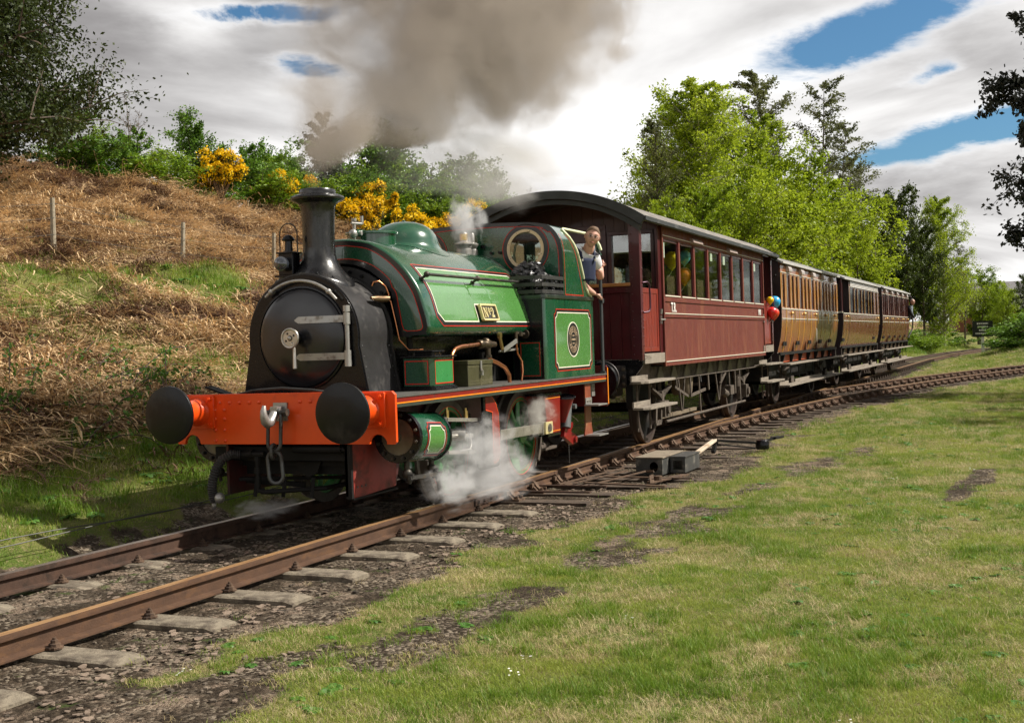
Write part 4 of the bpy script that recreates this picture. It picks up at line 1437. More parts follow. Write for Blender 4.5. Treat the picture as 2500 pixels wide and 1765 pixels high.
# 2
two = [(.048, .022, .010), (.052, .040, .011), (.070, .050, .011), (.090, .044, .016), (.098, .022, .020), (.092, .000, .018), (.074, -.022, .014), (.054, -.040, .011)]
pl_, pr_ = [], []
for i, (x, y, hw_) in enumerate(two):
    a = two[max(0, i - 1)]; c = two[min(len(two) - 1, i + 1)]; d = Vector((c[0] - a[0], c[1] - a[1])).normalized()
    pl_.append((x - d.y * hw_ / 2, y + d.x * hw_ / 2)); pr_.append((x + d.y * hw_ / 2, y - d.x * hw_ / 2))
slab(b, pl_ + pr_[::-1])
slab(b, [(.044, -.052), (.108, -.052), (.112, -.026), (.102, -.030), (.062, -.034), (.046, -.038)])
slab(b, [(.044, .010), (.060, .010), (.062, .024), (.052, .030), (.042, .024)])
onplate(b, 'numerals', brassp, nplate, MP)
b = B(); b.sphere((-.163, 0, .008), .008, 8, 5); b.sphere((.158, 0, .008), .008, 8, 5); onplate(b, 'plate_screw', under, nplate, MP)

# dome, filler, safety valves, whistle
b = B()
prof = [(.0, 2.845), (.06, 2.842), (.13, 2.832), (.20, 2.810), (.26, 2.775), (.305, 2.735), (.335, 2.690), (.352, 2.64), (.362, 2.60)]
vs = []; nA = 48
prof2 = [(.375, .5), (.40, .8), (.44, .95), (.475, 1.0)]
for r_, z in prof:
    for i in range(nA):
        a = 2 * PI * i / nA; vs.append((2.42 + r_ * math.cos(a) * 1.0, r_ * math.sin(a), z))
for r_, t in prof2:
    for i in range(nA):
        a = 2 * PI * i / nA; x = 2.42 + r_ * math.cos(a); y = r_ * math.sin(a); zt = float(np.interp(abs(y), OY[:40], OZ[:40])) + .006
        vs.append((x, y, 2.60 * (1 - t) + zt * t if t < 1 else zt - .002))
m_ = len(prof) + len(prof2)
fs = [(j * nA + i, j * nA + (i + 1) % nA, (j + 1) * nA + (i + 1) % nA, (j + 1) * nA + i) for j in range(m_ - 1) for i in range(nA)]
b.add(vs, fs); b.cyl((2.42, 0, 2.84), (2.42, 0, 2.865), .02, 8, .014)
domem = PM('dome_green_paint', (0.020, 0.085, 0.050), 0.22, coat=0.8, var=.12, bump=.05, bs=9, dirt=(.12, .13, .10), dirt_amt=.35, dirt_scale=2)
b.out('steam_dome', domem, loco, smooth=40)
b = B(); b.cyl((1.72, 0, 2.50), (1.72, 0, 2.655), .245, 40); fil = b.out('tank_filler', green, loco, smooth=30)
b = B(); b.lathe([(.262, 0), (.266, .006), (.266, .022), (.258, .03), (0, .036)], (1.72, 0, 2.655), (0, 0, 1), 40)
b.box(1.36, 1.50, -.045, .045, 2.655, 2.69)
b.out('filler_lid', green, fil, smooth=30)
b = B()
b.cyl((1.38, 0, 2.60), (1.38, 0, 2.77), .016, 8); b.cyl((1.38, 0, 2.77), (1.38, 0, 2.80), .026, 10); b.cyl((1.33, 0, 2.75), (1.50, -.02, 2.755), .013, 8); b.cyl((1.50, -.02, 2.75), (1.50, -.02, 2.83), .016, 10)
b.sphere((1.36, 0, 2.65), .045, 10, 6); b.cyl((1.42, -.06, 2.655), (1.42, .06, 2.655), .022, 10)
b.out('filler_clamp', steelw, fil, smooth=40)
b = B()
for yy, xx, s in ((0, 3.90, 1), (-.02, 4.08, .75)):
    b.lathe([(.075 * s, 0), (.075 * s, .12), (.09 * s, .13), (.09 * s, .20), (.075 * s, .21), (.085 * s, .23), (.105 * s, .255), (.105 * s, .27), (.07 * s, .285), (.045 * s, .29), (.045 * s, .38), (.03 * s, .40), (0, .40)], (xx, yy, 2.44), (0, 0, 1), 20)
b.cyl((3.9, 0, 2.3), (3.9, 0, 2.5), .06, 12); b.cyl((4.08, 0, 2.3), (4.08, 0, 2.5), .05, 12); b.box(3.84, 4.12, -.1, .1, 2.36, 2.42)
sv = b.out('safety_valve', steelw, loco, smooth=35)
b = B(); b.lathe([(.045, 0), (.048, .02), (.048, .075), (.03, .09), (0, .09)], (3.90, 0, 2.74), (0, 0, 1), 16); b.out('valve_cap', brass, sv, smooth=40)

# lubricator and small copper pipes on the smokebox side
b = B()
b.tube([(.78, -.495, 1.99), (.86, -.51, 1.985), (.94, -.515, 1.98), (1.02, -.545, 1.985)], .02, 10, radii=[.014, .030, .034, .030]); b.out('lubricator', PM('lubricator_bronze', (.30, .2, .12), .35, metal=.9), loco, smooth=60)
b = B()
b.tube([(1.0, -.54, 1.985), (1.02, -.57, 1.96), (1.03, -.60, 1.8), (1.05, -.63, 1.6), (1.10, -.70, 1.50), (1.2, -.80, 1.50)], .0075, 8)
b.tube([(.90, -.445, 2.105), (.90, -.46, 2.14), (.95, -.49, 2.15), (1.0, -.53, 2.10), (1.02, -.55, 2.03), (1.02, -.55, 1.99)], .0075, 8)
b.out('copper_pipe', copper, loco, smooth=60)

# sand box
b = B()
b.prism([(.98, -.70), (.98, -.97), (1.01, -1.0), (1.42, -1.0), (1.42, -.70)], 'z', 1.16, 1.425)
sb_ = b.out('sand_box', green, loco, bevel=.006)
b = B(); b.prism([(.955, -.68), (.955, -1.0), (.985, -1.03), (1.445, -1.03), (1.445, -.68)], 'z', 1.122, 1.145); b.prism([(.967, -.69), (.967, -.985), (.997, -1.015), (1.432, -1.015), (1.432, -.69)], 'z', 1.145, 1.16)
b.prism([(.955, -.68), (.955, -1.0), (.985, -1.03), (1.445, -1.03), (1.445, -.68)], 'z', 1.425, 1.44)
b.prism([(1.12, -.75), (1.12, -.93), (1.32, -.93), (1.32, -.75)], 'z', 1.44, 1.475); b.prism([(1.09, -.73), (1.09, -.95), (1.35, -.95), (1.35, -.73)], 'z', 1.475, 1.487)
b.out('sand_box_trim', black, sb_, bevel=.004)
b = B()
f1 = lambda u, v, o_: (.9765, u, v)
b.ribbon([(-.72, 1.185), (-.72, 1.395), (-.955, 1.395), (-.955, 1.185)], .010, f1, closed=True, seg=.5)
f2 = lambda u, v, o_: (u, -1.0035, v)
b.ribbon([(1.035, 1.185), (1.035, 1.395), (1.41, 1.395), (1.41, 1.185)], .010, f2, closed=True, seg=.5)
b.out('red_lining', redl, sb_)
sandp = B(); sandp.prism([(1.03, 1.18), (1.415, 1.18), (1.415, 1.40), (1.03, 1.40)], 'y', -1.0025, -1.000); sandp.out('side_panel', PM('mid_green_panel', (.03, .22, .06), .28, coat=.8, var=.1), sb_)
cp_ = B()
cp_.prism([(.98, .70), (.98, .97), (1.01, 1.0), (1.42, 1.0), (1.42, .70)], 'z', 1.16, 1.425); cp_.out('sand_box', green, loco, bevel=.006)
b = B(); b.box(.955, 1.445, .68, 1.03, 1.425, 1.44); b.out('sand_box_lid', black, loco)

# injector pipes
b = B(); b.tube([(1.44, -.97, 1.39), (1.47, -.97, 1.45), (1.55, -.965, 1.495), (1.70, -.95, 1.515), (2.25, -.90, 1.535)], .021, 10); b.out('copper_pipe', copper, loco, smooth=60)
b = B(); b.tube([(2.46, -.90, 1.50), (2.46, -.90, 1.42), (2.50, -.91, 1.37), (2.65, -.93, 1.33), (2.78, -.95, 1.28), (2.86, -.96, 1.20), (2.87, -.96, 1.122)], .022, 10); b.out('copper_pipe', copper, loco, smooth=60)
b = B(); b.tube([(3.22, -.90, 1.56), (3.23, -.91, 1.42), (3.30, -.93, 1.33), (3.26, -.95, 1.22), (3.22, -.95, 1.122)], .012, 8); b.out('copper_pipe', copper, loco, smooth=60)
b = B()
b.lathe([(.035, 0), (.048, .02), (.048, .06), (.035, .08), (.04, .14), (.052, .16), (.05, .24), (.035, .26), (.03, .40)], (2.24, -.90, 1.535), (1, 0, -.02), 14)
b.cyl((2.46, -.90, 1.53), (2.46, -.90, 1.40), .032, 10); b.cyl((2.46, -.90, 1.42), (2.46, -.90, 1.39), .042, 6)
b.sphere((2.42, -.9, 1.55), .05, 12, 8)
b.cyl((3.22, -.90, 1.52), (3.22, -.90, 1.66), .022, 10); b.cyl((3.22, -.90, 1.64), (3.42, -.92, 1.63), .016, 8); b.cyl((3.42, -.92, 1.63), (3.44, -.92, 1.63), .05, 14)
b.cyl((3.3, -.92, 1.61), (3.3, -.92, 1.65), .03, 8)
b.out('injector', PM('injector_bronze_black', (.10, .075, .05), .4, metal=.8, var=.4, dirt=(.03, .025, .02), dirt_amt=.5), loco, smooth=40)
b = B(); b.bar((2.78, -.93, 1.47), (2.70, -.93, 1.63), .04, .018, (0, 1, 0)); b.cyl((2.70, -.95, 1.62), (2.70, -.92, 1.62), .035, 14); b.out('brass_lever', brass, loco, smooth=40)
b = B(); b.bar((2.80, -.93, 1.46), (3.12, -.95, 1.56), .045, .014, (0, 1, 0)); b.bar((2.8, -.88, 1.45), (3.3, -.88, 1.47), .02, .02); b.out('control_rod', steelw, loco)
b = B(); b.cyl((1.2, -.66, 1.45), (1.2, -.66, 1.62), .03, 10); b.box(1.6, 3.4, -.60, -.52, 1.12, 1.36); b.cyl((2.75, -.70, 1.13), (2.75, -.70, 1.45), .07, 14); b.out('boiler_side_fittings', under, loco)

# cab front sheet, bunker and cab side
CP = [(0, 2.952), (.25, 2.950), (.474, 2.942), (.70, 2.930), (.87, 2.905), (.96, 2.870), (1.03, 2.800), (1.075, 2.720), (1.098, 2.63), (1.108, 2.52), (1.110, 2.05)]
cc = crv(CP, 3)
cab_loop = [(p.x, p.y) for p in cc] + [(1.11, 1.124), (-1.11, 1.124)] + [(-p.x, p.y) for p in reversed(cc[1:])]
b = B()
b.prism([cab_loop, circ(.65, 2.62, .205, 32), circ(-.65, 2.62, .205, 32)], 'x', 4.20, 4.212)
cabf = b.out('cab_front', green, loco)
CSS = [0]
for a, c in zip(cc[:-1], cc[1:]): CSS.append(CSS[-1] + (c - a).length)
CSS = np.array(CSS); CY = np.array([p.x for p in cc]); CZ = np.array([p.y for p in cc])


def cab_at(x, s, off=0.0, side=-1):
    y = float(np.interp(s, CSS, CY)); z = float(np.interp(s, CSS, CZ))
    d = Vector((float(np.interp(s + .01, CSS, CY) - np.interp(s - .01, CSS, CY)), float(np.interp(s + .01, CSS, CZ) - np.interp(s - .01, CSS, CZ))))
    if d.length < 1e-6: d = Vector((0, -1))
    d.normalize(); nr = Vector((-d.y, d.x))
    if nr.x * 1 + nr.y * .5 < 0: nr = -nr
    return (x, (y + nr.x * off) * side, z + nr.y * off)


def cs_of_z(z): return float(np.interp(-z, -CZ, CSS))


# rear limit of the cab skin as a function of s: the doorway cut
cut_z = [2.95, 2.93, 2.865, 2.855, 2.83, 2.75, 2.62, 2.47, 2.30, 2.17, 2.10, 2.07, 2.055]
cut_x = [5.62, 5.62, 5.62, 4.52, 4.47, 4.55, 4.66, 4.76, 4.86, 4.93, 5.02, 5.12, 5.17]
def cutx(z): return float(np.interp(-z, [-q for q in cut_z], cut_x))
for sd_ in (-1, 1):
    b = B(); ss_ = sorted(set(list(np.linspace(0, cs_of_z(2.056), 44)) + [cs_of_z(2.864), cs_of_z(2.856)]))
    K = 6; vs = []
    for off in (0, -.008):
        for s in ss_:
            z = float(np.interp(s, CSS, CZ)); xe = cutx(z)
            for k in range(K + 1): vs.append(cab_at(4.19 + (xe - 4.19) * k / K, s, off, sd_))
    m = len(ss_) * (K + 1)
    fs = [(i * (K + 1) + k, i * (K + 1) + k + 1, (i + 1) * (K + 1) + k + 1, (i + 1) * (K + 1) + k) for i in range(len(ss_) - 1) for k in range(K)]
    fs += [tuple(m + q for q in reversed(f)) for f in fs]
    fs += [(i * (K + 1) + K, (i + 1) * (K + 1) + K, m + (i + 1) * (K + 1) + K, m + i * (K + 1) + K) for i in range(len(ss_) - 1)]
    b.add(vs, fs); sk = b.out('cab_roof_side', green, loco, smooth=40)
    # cream beading round the doorway
    b = B(); pts = []
    for z in (2.72, 2.80, 2.862): pts.append((5.60, z))
    path = [cab_at(5.60, cs_of_z(z), .004, sd_) for z in (2.66, 2.72, 2.80)] + [cab_at(x, cs_of_z(2.862), .004, sd_) for x in (5.5, 5.2, 4.9, 4.6)] + [cab_at(cutx(z), cs_of_z(z), .004, sd_) for z in (2.84, 2.80, 2.75, 2.68, 2.62, 2.55, 2.47, 2.38, 2.30, 2.22, 2.17, 2.13, 2.10, 2.08, 2.072)]
    b.tube(path, .018, 8); b.out('doorway_beading', creamrim, sk, smooth=60)
    b = B(); b.ribbon([(4.235, cs_of_z(2.78)), (4.235, cs_of_z(2.075)), (4.85, cs_of_z(2.075)), (4.80, cs_of_z(2.20)), (4.66, cs_of_z(2.50)), (4.57, cs_of_z(2.64)), (4.50, cs_of_z(2.74)), (4.45, cs_of_z(2.78))], .010, lambda u, v, o_, s2=sd_: cab_at(u, v, o_, s2), .004)
    b.out('red_lining', redl, sk, smooth=180)
    # side panel of the roof strip left at the rear
    b = B(); b.add([cab_at(x, cs_of_z(z), o_, sd_) for o_ in (0, -.008) for x, z in ((5.50, 2.864), (5.62, 2.864), (5.62, 2.60), (5.56, 2.60), (5.53, 2.75))], [(0, 1, 2, 3, 4), (9, 8, 7, 6, 5)])
    b.out('rear_cab_corner', green, sk)
    # window ring and glass
    y = sd_ * .65
    b = B(); b.prism([circ(y, 2.62, .232, 40), circ(y, 2.62, .196, 40)], 'x', 4.182, 4.199); wr = b.out('window_ring', cream, cabf, smooth=30, bevel=.003)
    b = B(); b.prism([circ(y, 2.62, .285, 40), circ(y, 2.62, .232, 40)], 'x', 4.194, 4.1985); b.out('window_border', blk, cabf)
    b = B(); b.ribbon(circ(y, 2.62, .288, 40), .008, lambda u, v, o_: (4.193, u, v), closed=True, seg=.5); b.out('red_lining', redl, cabf)
    b = B(); b.prism([circ(y, 2.62, .20, 40)], 'x', 4.203, 4.206); b.out('window_pane', glassm, cabf)
    b = B()
    for i in range(8):
        a = 2 * PI * i / 8 + .3; b.sphere((4.182, y + .214 * math.cos(a), 2.62 + .214 * math.sin(a)), .005, 6, 4)
    b.out('screw', oily, wr)
b = B()
edge = [(p.x, p.y) for p in cc if p.y > 2.05]
for sd_ in (-1, 1):
    b.prism([[(q[0] * sd_, q[1]) for q in edge] + [((q[0] - .045) * sd_ if q[0] > .9 else q[0] * sd_, q[1] - (.045 if q[0] < 1.0 else .02)) for q in reversed(edge)]], 'x', 4.193, 4.199)
b.out('black_edging', blk, cabf)
b = B()
for sd_ in (-1, 1):
    b.ribbon([(max(0, q[0] - .05 if q[0] > .9 else q[0]) * sd_, q[1] - (.05 if q[0] < 1.0 else .02)) for q in edge], .008, lambda u, v, o_: (4.191, u, v), seg=.5)
b.out('red_lining', redl, cabf)
b = B()
for y in (-.33, -.22): b.cyl((4.16, y, 2.60), (4.20, y, 2.60), .018, 8)
b.box(4.17, 4.195, -.14, -.09, 2.66, 2.70)
b.out('bolt', black, cabf)
# roof ridge rear bow and pole
b = B(); b.tube([cab_at(5.60, s, -.01, -1) for s in np.linspace(cs_of_z(2.66), 0, 14)] + [cab_at(5.60, s, -.01, 1) for s in np.linspace(0, cs_of_z(2.66), 14)], .014, 8); b.out('roof_bow', creamrim, loco, smooth=60)
for sd_ in (-1, 1):
    b = B(); b.tube([(5.575, sd_ * 1.075, 2.66), (5.575, sd_ * 1.085, 2.4), (5.555, sd_ * 1.09, 1.124)], .021, 10); b.box(5.53, 5.59, sd_ * 1.07, sd_ * 1.12, 2.0, 2.055); b.box(5.53, 5.60, sd_ * 1.06, sd_ * 1.12, 1.124, 1.15)
    b.out('cab_handrail', PM('pole_grey', (.10, .105, .11), .35, metal=.6), loco, smooth=40)
# bunkers
PCOR = .05
for sd_ in (-1, 1):
    lp = [(5.18, sd_ * .72), (5.18, sd_ * 1.11), (3.60, sd_ * 1.11), (3.574, sd_ * 1.10), (3.560, sd_ * 1.075), (3.56, sd_ * .72)]
    b = B(); b.prism([lp], 'z', 1.124, 2.02); bk = b.out('side_bunker', green, loco, smooth=40)
    b = B(); b.prism([[(5.20, sd_ * .72), (5.20, sd_ * 1.125), (3.60, sd_ * 1.125), (3.566, sd_ * 1.112), (3.548, sd_ * 1.08), (3.548, sd_ * .72)]], 'z', 2.021, 2.064)
    b.out('bunker_coping', PM('coping_black_green', (.015, .025, .018), .3, coat=.5, dirt=(.1, .1, .08), dirt_amt=.3), bk, bevel=.006)
    # inset panel with notched corners
    def notch(x0_, x1_, z0_, z1_, r):
        pts = []
        for cx, cz, a in ((x0_, z0_, 0), (x1_, z0_, 90), (x1_, z1_, 180), (x0_, z1_, 270)):
            rng = [90, 60, 30, 0]
            for t in rng: pts.append((cx + r * math.cos(R(a + t)), cz + r * math.sin(R(a + t))))
        return pts
    fy = lambda u, v, o_, s2=sd_: (u, s2 * (1.11 + o_), v)
    b = B(); b.prism([notch(3.88, 5.04, 1.24, 1.865, .06)], 'y', sd_ * 1.1102, sd_ * 1.1130); b.out('bright_panel', lgreen, bk)
    b = B(); b.ribbon(notch(3.862, 5.058, 1.222, 1.883, .06), .034, fy, .0042, True); b.out('black_edging', blk, bk)
    b = B(); b.ribbon(notch(3.88, 5.04, 1.24, 1.865, .06), .011, fy, .0056, True); b.out('cream_lining', whl, bk)
    b = B(); b.ribbon(notch(3.842, 5.078, 1.202, 1.903, .06), .009, fy, .0056, True); b.out('red_lining', redl, bk)
    # maker's roundel: oval ring with raised lettering
    cx, cz = 4.436, 1.556
    b = B(); b.prism([circ(cx, cz, .205, 40), circ(cx, cz, .194, 40)], 'y', sd_ * 1.1136, sd_ * 1.1185); b.out('roundel_ring', whl, bk)
    b = B(); b.prism([circ(cx, cz, .194, 40)], 'y', sd_ * 1.1134, sd_ * 1.117); rd = b.out('roundel_field', blk, bk)
    b = B(); b.prism([circ(cx, cz, .155, 40), circ(cx, cz, .149, 40)], 'y', sd_ * 1.117, sd_ * 1.1200)
    b.prism([circ(cx, cz, .097, 32), circ(cx, cz, .088, 32)], 'y', sd_ * 1.1165, sd_ * 1.1200)
    tanp = PM('roundel_plate_bronze', (.50, .36, .24), .4, metal=.4, var=.3, vs=30)
    letters = 'TANFIELD'
    for word, a0_, a1_, up2 in (('TANFIELD', 150, 30, 1), ('RAILWAY', 215, 325, -1)):
        for k_, ch_ in enumerate(word):
            a = R(a0_ + (a1_ - a0_) * k_ / (len(word) - 1)); r_ = .122
            me = text_mesh(ch_, .056, 'glyph', .0012)
            rot = a - PI / 2 if up2 == 1 else a + PI / 2
            base = len(b.v); c_, s_ = math.cos(rot), math.sin(rot); sx_ = 1 if sd_ == -1 else -1
            b.add([(cx + sx_ * (r_ * math.cos(a) + v.co.x * c_ - v.co.y * s_), sd_ * (1.1175 + v.co.z), cz + r_ * math.sin(a) + v.co.x * s_ + v.co.y * c_) for v in me.vertices], [tuple(p.vertices) for p in me.polygons])
            bpy.data.meshes.remove(me)
    b.rbox((cx, sd_ * 1.1185, cz), (.13, .004, .022), (0, 0, 0)); b.rbox((cx, sd_ * 1.1185, cz + .045), (.07, .004, .012), (0, 0, 0)); b.rbox((cx, sd_ * 1.1185, cz - .045), (.07, .004, .012), (0, 0, 0))
    b.out('roundel_lettering', tanp, rd)
    # front of the bunker: black framed dark green panel, angle iron with rivets
    b = B(); b.box(3.5585, 3.5555, sd_ * .80, sd_ * 1.055, 1.15, 1.545); b.out('front_panel', green, bk)
    b = B(); b.box(3.5575, 3.5595, sd_ * .725, sd_ * 1.085, 1.126, 2.018); b.out('front_black', black, bk)
    b = B(); b.ribbon([(sd_ * .815, 1.165), (sd_ * .815, 1.53), (sd_ * 1.04, 1.53), (sd_ * 1.04, 1.165)], .009, lambda u, v, o_: (3.5535, u, v), closed=True, seg=.5); b.out('red_lining', redl, bk)
    b = B()
    ang = [(3.62, s) for s in np.linspace(s_of_z(2.1), float(S_[-1]) - .1, 16)]
    b.ribbon([(X1T + .02, s_of_z(2.12)), (X1T + .02, float(S_[-1]) - .06)], .10, lambda u, v, o_, s2=sd_: tank_at(min(u, X1T + .08), v, o_, s2), .004)
    b.out('saddle_angle', black, bk)
    b = B(); rivets(b, [tank_at(X1T + .03, s_of_z(z), .006, sd_) for z in (2.05, 1.96, 1.87, 1.78, 1.71, 1.655)], (0, sd_, .2), .016, .012); b.out('rivet_row', black, bk, smooth=60)
    # coal rails
    for zr in (2.255, 2.175, 2.095):
        b = B(); o2 = .006
        P2 = [(3.52, sd_ * .72), (3.52, sd_ * 1.02), (3.56, sd_ * 1.085), (3.62, sd_ * 1.105), (4.19, sd_ * 1.105)]
        for a, c in zip(P2[:-1], P2[1:]): b.bar((a[0], a[1], zr), (c[0], c[1], zr), .012, .042)
        b.out('coal_rail', PM('coal_rail_iron', (.045, .045, .045), .45, metal=.4, dirt=(.1, .09, .08), dirt_amt=.3), loco)
    b = B()
    for (x, y) in ((3.535, .74), (3.535, 1.0), (3.66, 1.09), (3.92, 1.09), (4.14, 1.09)): b.box(x - .018, x + .018, sd_ * (y - .012), sd_ * (y + .012) - sd_ * .012, 2.06, 2.27)
    b.out('rail_post', black, loco)

# cab interior: floor, backhead, gauges
b = B(); b.box(4.2, 5.55, -.72, .72, 1.124, 1.2); b.out('cab_floor', under, loco)
b = B(); b.cyl((4.0, 0, SZ), (4.35, 0, SZ), .55, 32); b.box(3.6, 4.35, -.5, .5, 1.12, 1.9); b.out('firebox_backhead', under, loco)
b = B(); b.tube([(4.3, -.35, 2.15), (4.32, -.42, 2.4), (4.30, -.48, 2.68), (4.32, -.52, 2.72)], .014, 8); b.cyl((4.36, -.62, 2.46), (4.36, -.66, 2.46), .05, 14); b.cyl((4.3, -.45, 2.42), (4.3, -.45, 2.55), .03, 10); b.bar((4.4, -.3, 2.2), (4.45, -.8, 2.44), .03, .03)
b.out('cab_fittings', PM('cab_fittings_metal', (.25, .22, .17), .4, metal=.8), loco, smooth=40)

# rear buffer beam
b = B(); b.prism([[(-1.13, .73), (-1.11, .71), (1.11, .71), (1.13, .73), (1.13, 1.20), (1.11, 1.22), (-1.11, 1.22), (-1.13, 1.20)]], 'x', 5.585, 5.62)
rbm = b.out('rear_buffer_beam', PM('rear_beam_maroon', (.14, .008, .008), .4, coat=.3, var=.15, dirt=(.06, .02, .015), dirt_amt=.3), loco)
b = B(); b.box(5.59, 5.615, -1.134, -1.131, .74, 1.19); b.out('orange_edge', orl, rbm)
for s in (-1, 1):
    b = B(); b.lathe([(.12, 0), (.10, .03), (.10, .2), (.075, .205), (.075, .38), (.11, .40), (.235, .41), (.25, .43), (.245, .45), (0, .47)], (5.62, s * .87, 1.004), (1, 0, 0), 32); b.out('rear_buffer', black, loco, smooth=40)

# cylinders, motion
CD = Vector((1, 0, -.072)).normalized()
for s in (-1, 1):
    o0 = Vector((.34, s * .955, .748))
    b = B(); b.lathe([(.214, .045), (.222, .06), (.222, .60), (.214, .615)], o0, CD, 40); cyl_ = b.out('cylinder', green, loco, smooth=30)
    b = B(); b.lathe([(.16, .0), (.225, .0), (.228, .008), (.228, .045), (.16, .045)], o0, CD, 40, close=True)
    b.lathe([(.0, .60), (.228, .60), (.228, .63), (.0, .63)], o0, CD, 40)
    fr_ = b.out('cylinder_flange', black, cyl_, smooth=30)
    b = B()
    for i in range(12):
        a = 2 * PI * i / 12 + .2; q = CD.to_track_quat('Z', 'Y'); p = o0 + q @ Vector((.192 * math.cos(a), .192 * math.sin(a), 0)); b.cyl(p, p - CD * .022, .017, 6); b.cyl(p, p - CD * .034, .009, 6)
    b.out('stud', oily, fr_)
    b = B(); b.lathe([(0, -.02), (.04, -.02), (.045, .0), (.10, .012), (.158, .012), (.16, .03)], o0, CD, 32)
    b.out('cylinder_cover', PM('cylinder_cover_worn', (.17, .15, .11), .4, metal=.6, var=.35, vs=8, dirt=(.05, .045, .04), dirt_amt=.4), cyl_, smooth=30)
    q = CD.to_track_quat('Z', 'Y')

    def cylsurf(u, v, off, s2=s, o_=o0, q=q):
        # u along axis, v arc length downwards from the outermost line
        a = v / .222
        zx = q @ Vector((0, 0, 1)); out = Vector((0, s2, 0)); upv = Vector((0, 0, 1)); upv = (upv - zx * upv.dot(zx)).normalized()
        return tuple(o_ + zx * u + (out * math.cos(a) - upv * math.sin(a)) * (.222 + off))
    def nz(u0, u1, v0, v1, r): return notch(u0, u1, v0, v1, r)
    b = B(); xs = np.linspace(.20, .48, 8); vs = []
    pts_n = nz(.19, .49, -.10, .15, .045)
    for u in np.linspace(.19, .49, 13):
        e = max(0, .045 - min(u - .19, .49 - u)); dv = math.sqrt(max(0, .045 ** 2 - (.045 - e) ** 2)) if e > 0 else 0
        dv = .045 * math.sqrt(max(0, 1 - ((.045 - e) / .045) ** 2)) if e > 0 else 0
        for k in range(7): vs.append(cylsurf(u, -.10 + dv + (.25 - 2 * dv) * k / 6, .0022))
    b.add(vs, [(i * 7 + k, i * 7 + k + 1, (i + 1) * 7 + k + 1, (i + 1) * 7 + k) for i in range(12) for k in range(6)])
    b.out('bright_panel', lgreen, cyl_, smooth=180)
    b = B(); b.ribbon(nz(.175, .505, -.115, .165, .045), .028, cylsurf, .003, True, .03); b.out('black_edging', blk, cyl_, smooth=180)
    b = B(); b.ribbon(nz(.19, .49, -.10, .15, .045), .009, cylsurf, .0045, True, .03); b.out('cream_lining', whl, cyl_, smooth=180)
    b = B(); b.ribbon(nz(.158, .522, -.132, .182, .045), .008, cylsurf, .0045, True, .03); b.out('red_lining', redl, cyl_, smooth=180)
    ax = lambda d, y, dz: (.34 + d, s * y, .748 - .072 * d + dz)
    b = B(); b.cyl(ax(.6, .955, 0), ax(1.75, .955, 0), .024, 12); b.out('piston_rod', steel, loco, smooth=40)
    b = B(); b.bar(ax(.95, .955, .155), ax(2.15, .955, .155), .07, .035); b.bar(ax(.95, .955, -.155), ax(2.15, .955, -.155), .07, .035); b.bar(ax(.63, .955, .155), ax(.95, .955, .155), .05, .05); b.out('slide_bar', steel, loco, bevel=.003)
    b = B(); b.cyl(ax(1.0, .955, .17), ax(1.0, .955, .245), .022, 10); b.cyl(ax(1.42, .955, .17), ax(1.42, .955, .245), .022, 10); b.cyl(ax(1.0, .955, .245), ax(1.0, .955, .27), .012, 8); b.cyl(ax(1.42, .955, .245), ax(1.42, .955, .27), .012, 8); b.out('oil_cup', brass, loco, smooth=40)
    b = B(); b.box(1.88, 2.22, s * .91, s * 1.0, .44, .76); b.cyl((2.10, s * .90, .60), (2.10, s * 1.04, .60), .05, 16); b.out('crosshead', oily, loco, bevel=.008)
    b = B(); b.cyl(ax(.95, .85, .05), ax(1.9, .85, .05), .018, 10); b.cyl((1.55, s * .9, .66), (1.6, s * 1.02, .66), .05, 12); b.cyl((1.75, s * .92, .5), (1.75, s * 1.0, .5), .035, 10); b.tube([(1.5, s * 1.0, .52), (1.7, s * 1.02, .52), (1.76, s * 1.01, .58), (1.78, s * .98, .66)], .007, 6)
    b.out('valve_gear', steelw, loco, smooth=40)
    # motion bracket
    b = B(); ob_ = [(1.98, 1.02), (2.20, 1.02), (2.31, .94), (2.375, .84), (2.385, .70), (2.385, .40), (2.36, .33), (2.30, .295), (1.90, .295), (1.83, .33), (1.82, .40), (1.98, .40)]
    b.prism([ob_], 'y', s * 1.02, s * 1.05); mb = b.out('motion_bracket', black, loco, bevel=.004)
    b = B(); b.prism([[(2.02, 1.01), (2.17, 1.01), (2.27, .93), (2.325, .83), (2.335, .70), (2.335, .42), (2.30, .36), (2.20, .335), (2.18, .345), (2.18, .85), (2.02, .88)]], 'y', s * 1.0502, s * 1.0535); b.out('red_face', dred, mb)
    b = B(); b.ribbon([(2.02, .88), (2.18, .85), (2.18, .345), (2.20, .335), (2.30, .36), (2.335, .42), (2.335, .70), (2.325, .83), (2.27, .93), (2.17, 1.01)], .008, lambda u, v, o_, s2=s: (u, s2 * 1.055, v), seg=.5); b.out('orange_lining', PM('lining_orange_red', (.75, .08, .01), .4), mb)
    # connecting rod
    b = B(); A_ = Vector((2.10, s * 1.0, .60)); C_ = Vector((3.80, s * .97, .572))
    b.bar(A_, C_, .035, .105); b.box(3.68, 3.92, s * .935, s * 1.005, .50, .645)
    cr = b.out('connecting_rod', steel, loco, bevel=.004)
    b = B(); b.box(3.70, 3.91, s * 1.005, s * 1.03, .505, .64); b.out('rod_brass', brassp, cr, bevel=.004)
    b = B(); b.cyl((3.80, s * 1.03, .572), (3.80, s * 1.045, .572), .045, 20); b.bar((3.78, s * .97, .64), (3.78, s * .97, .74), .05, .03, (0, 1, 0)); b.out('rod_pin', oily, cr, smooth=40)
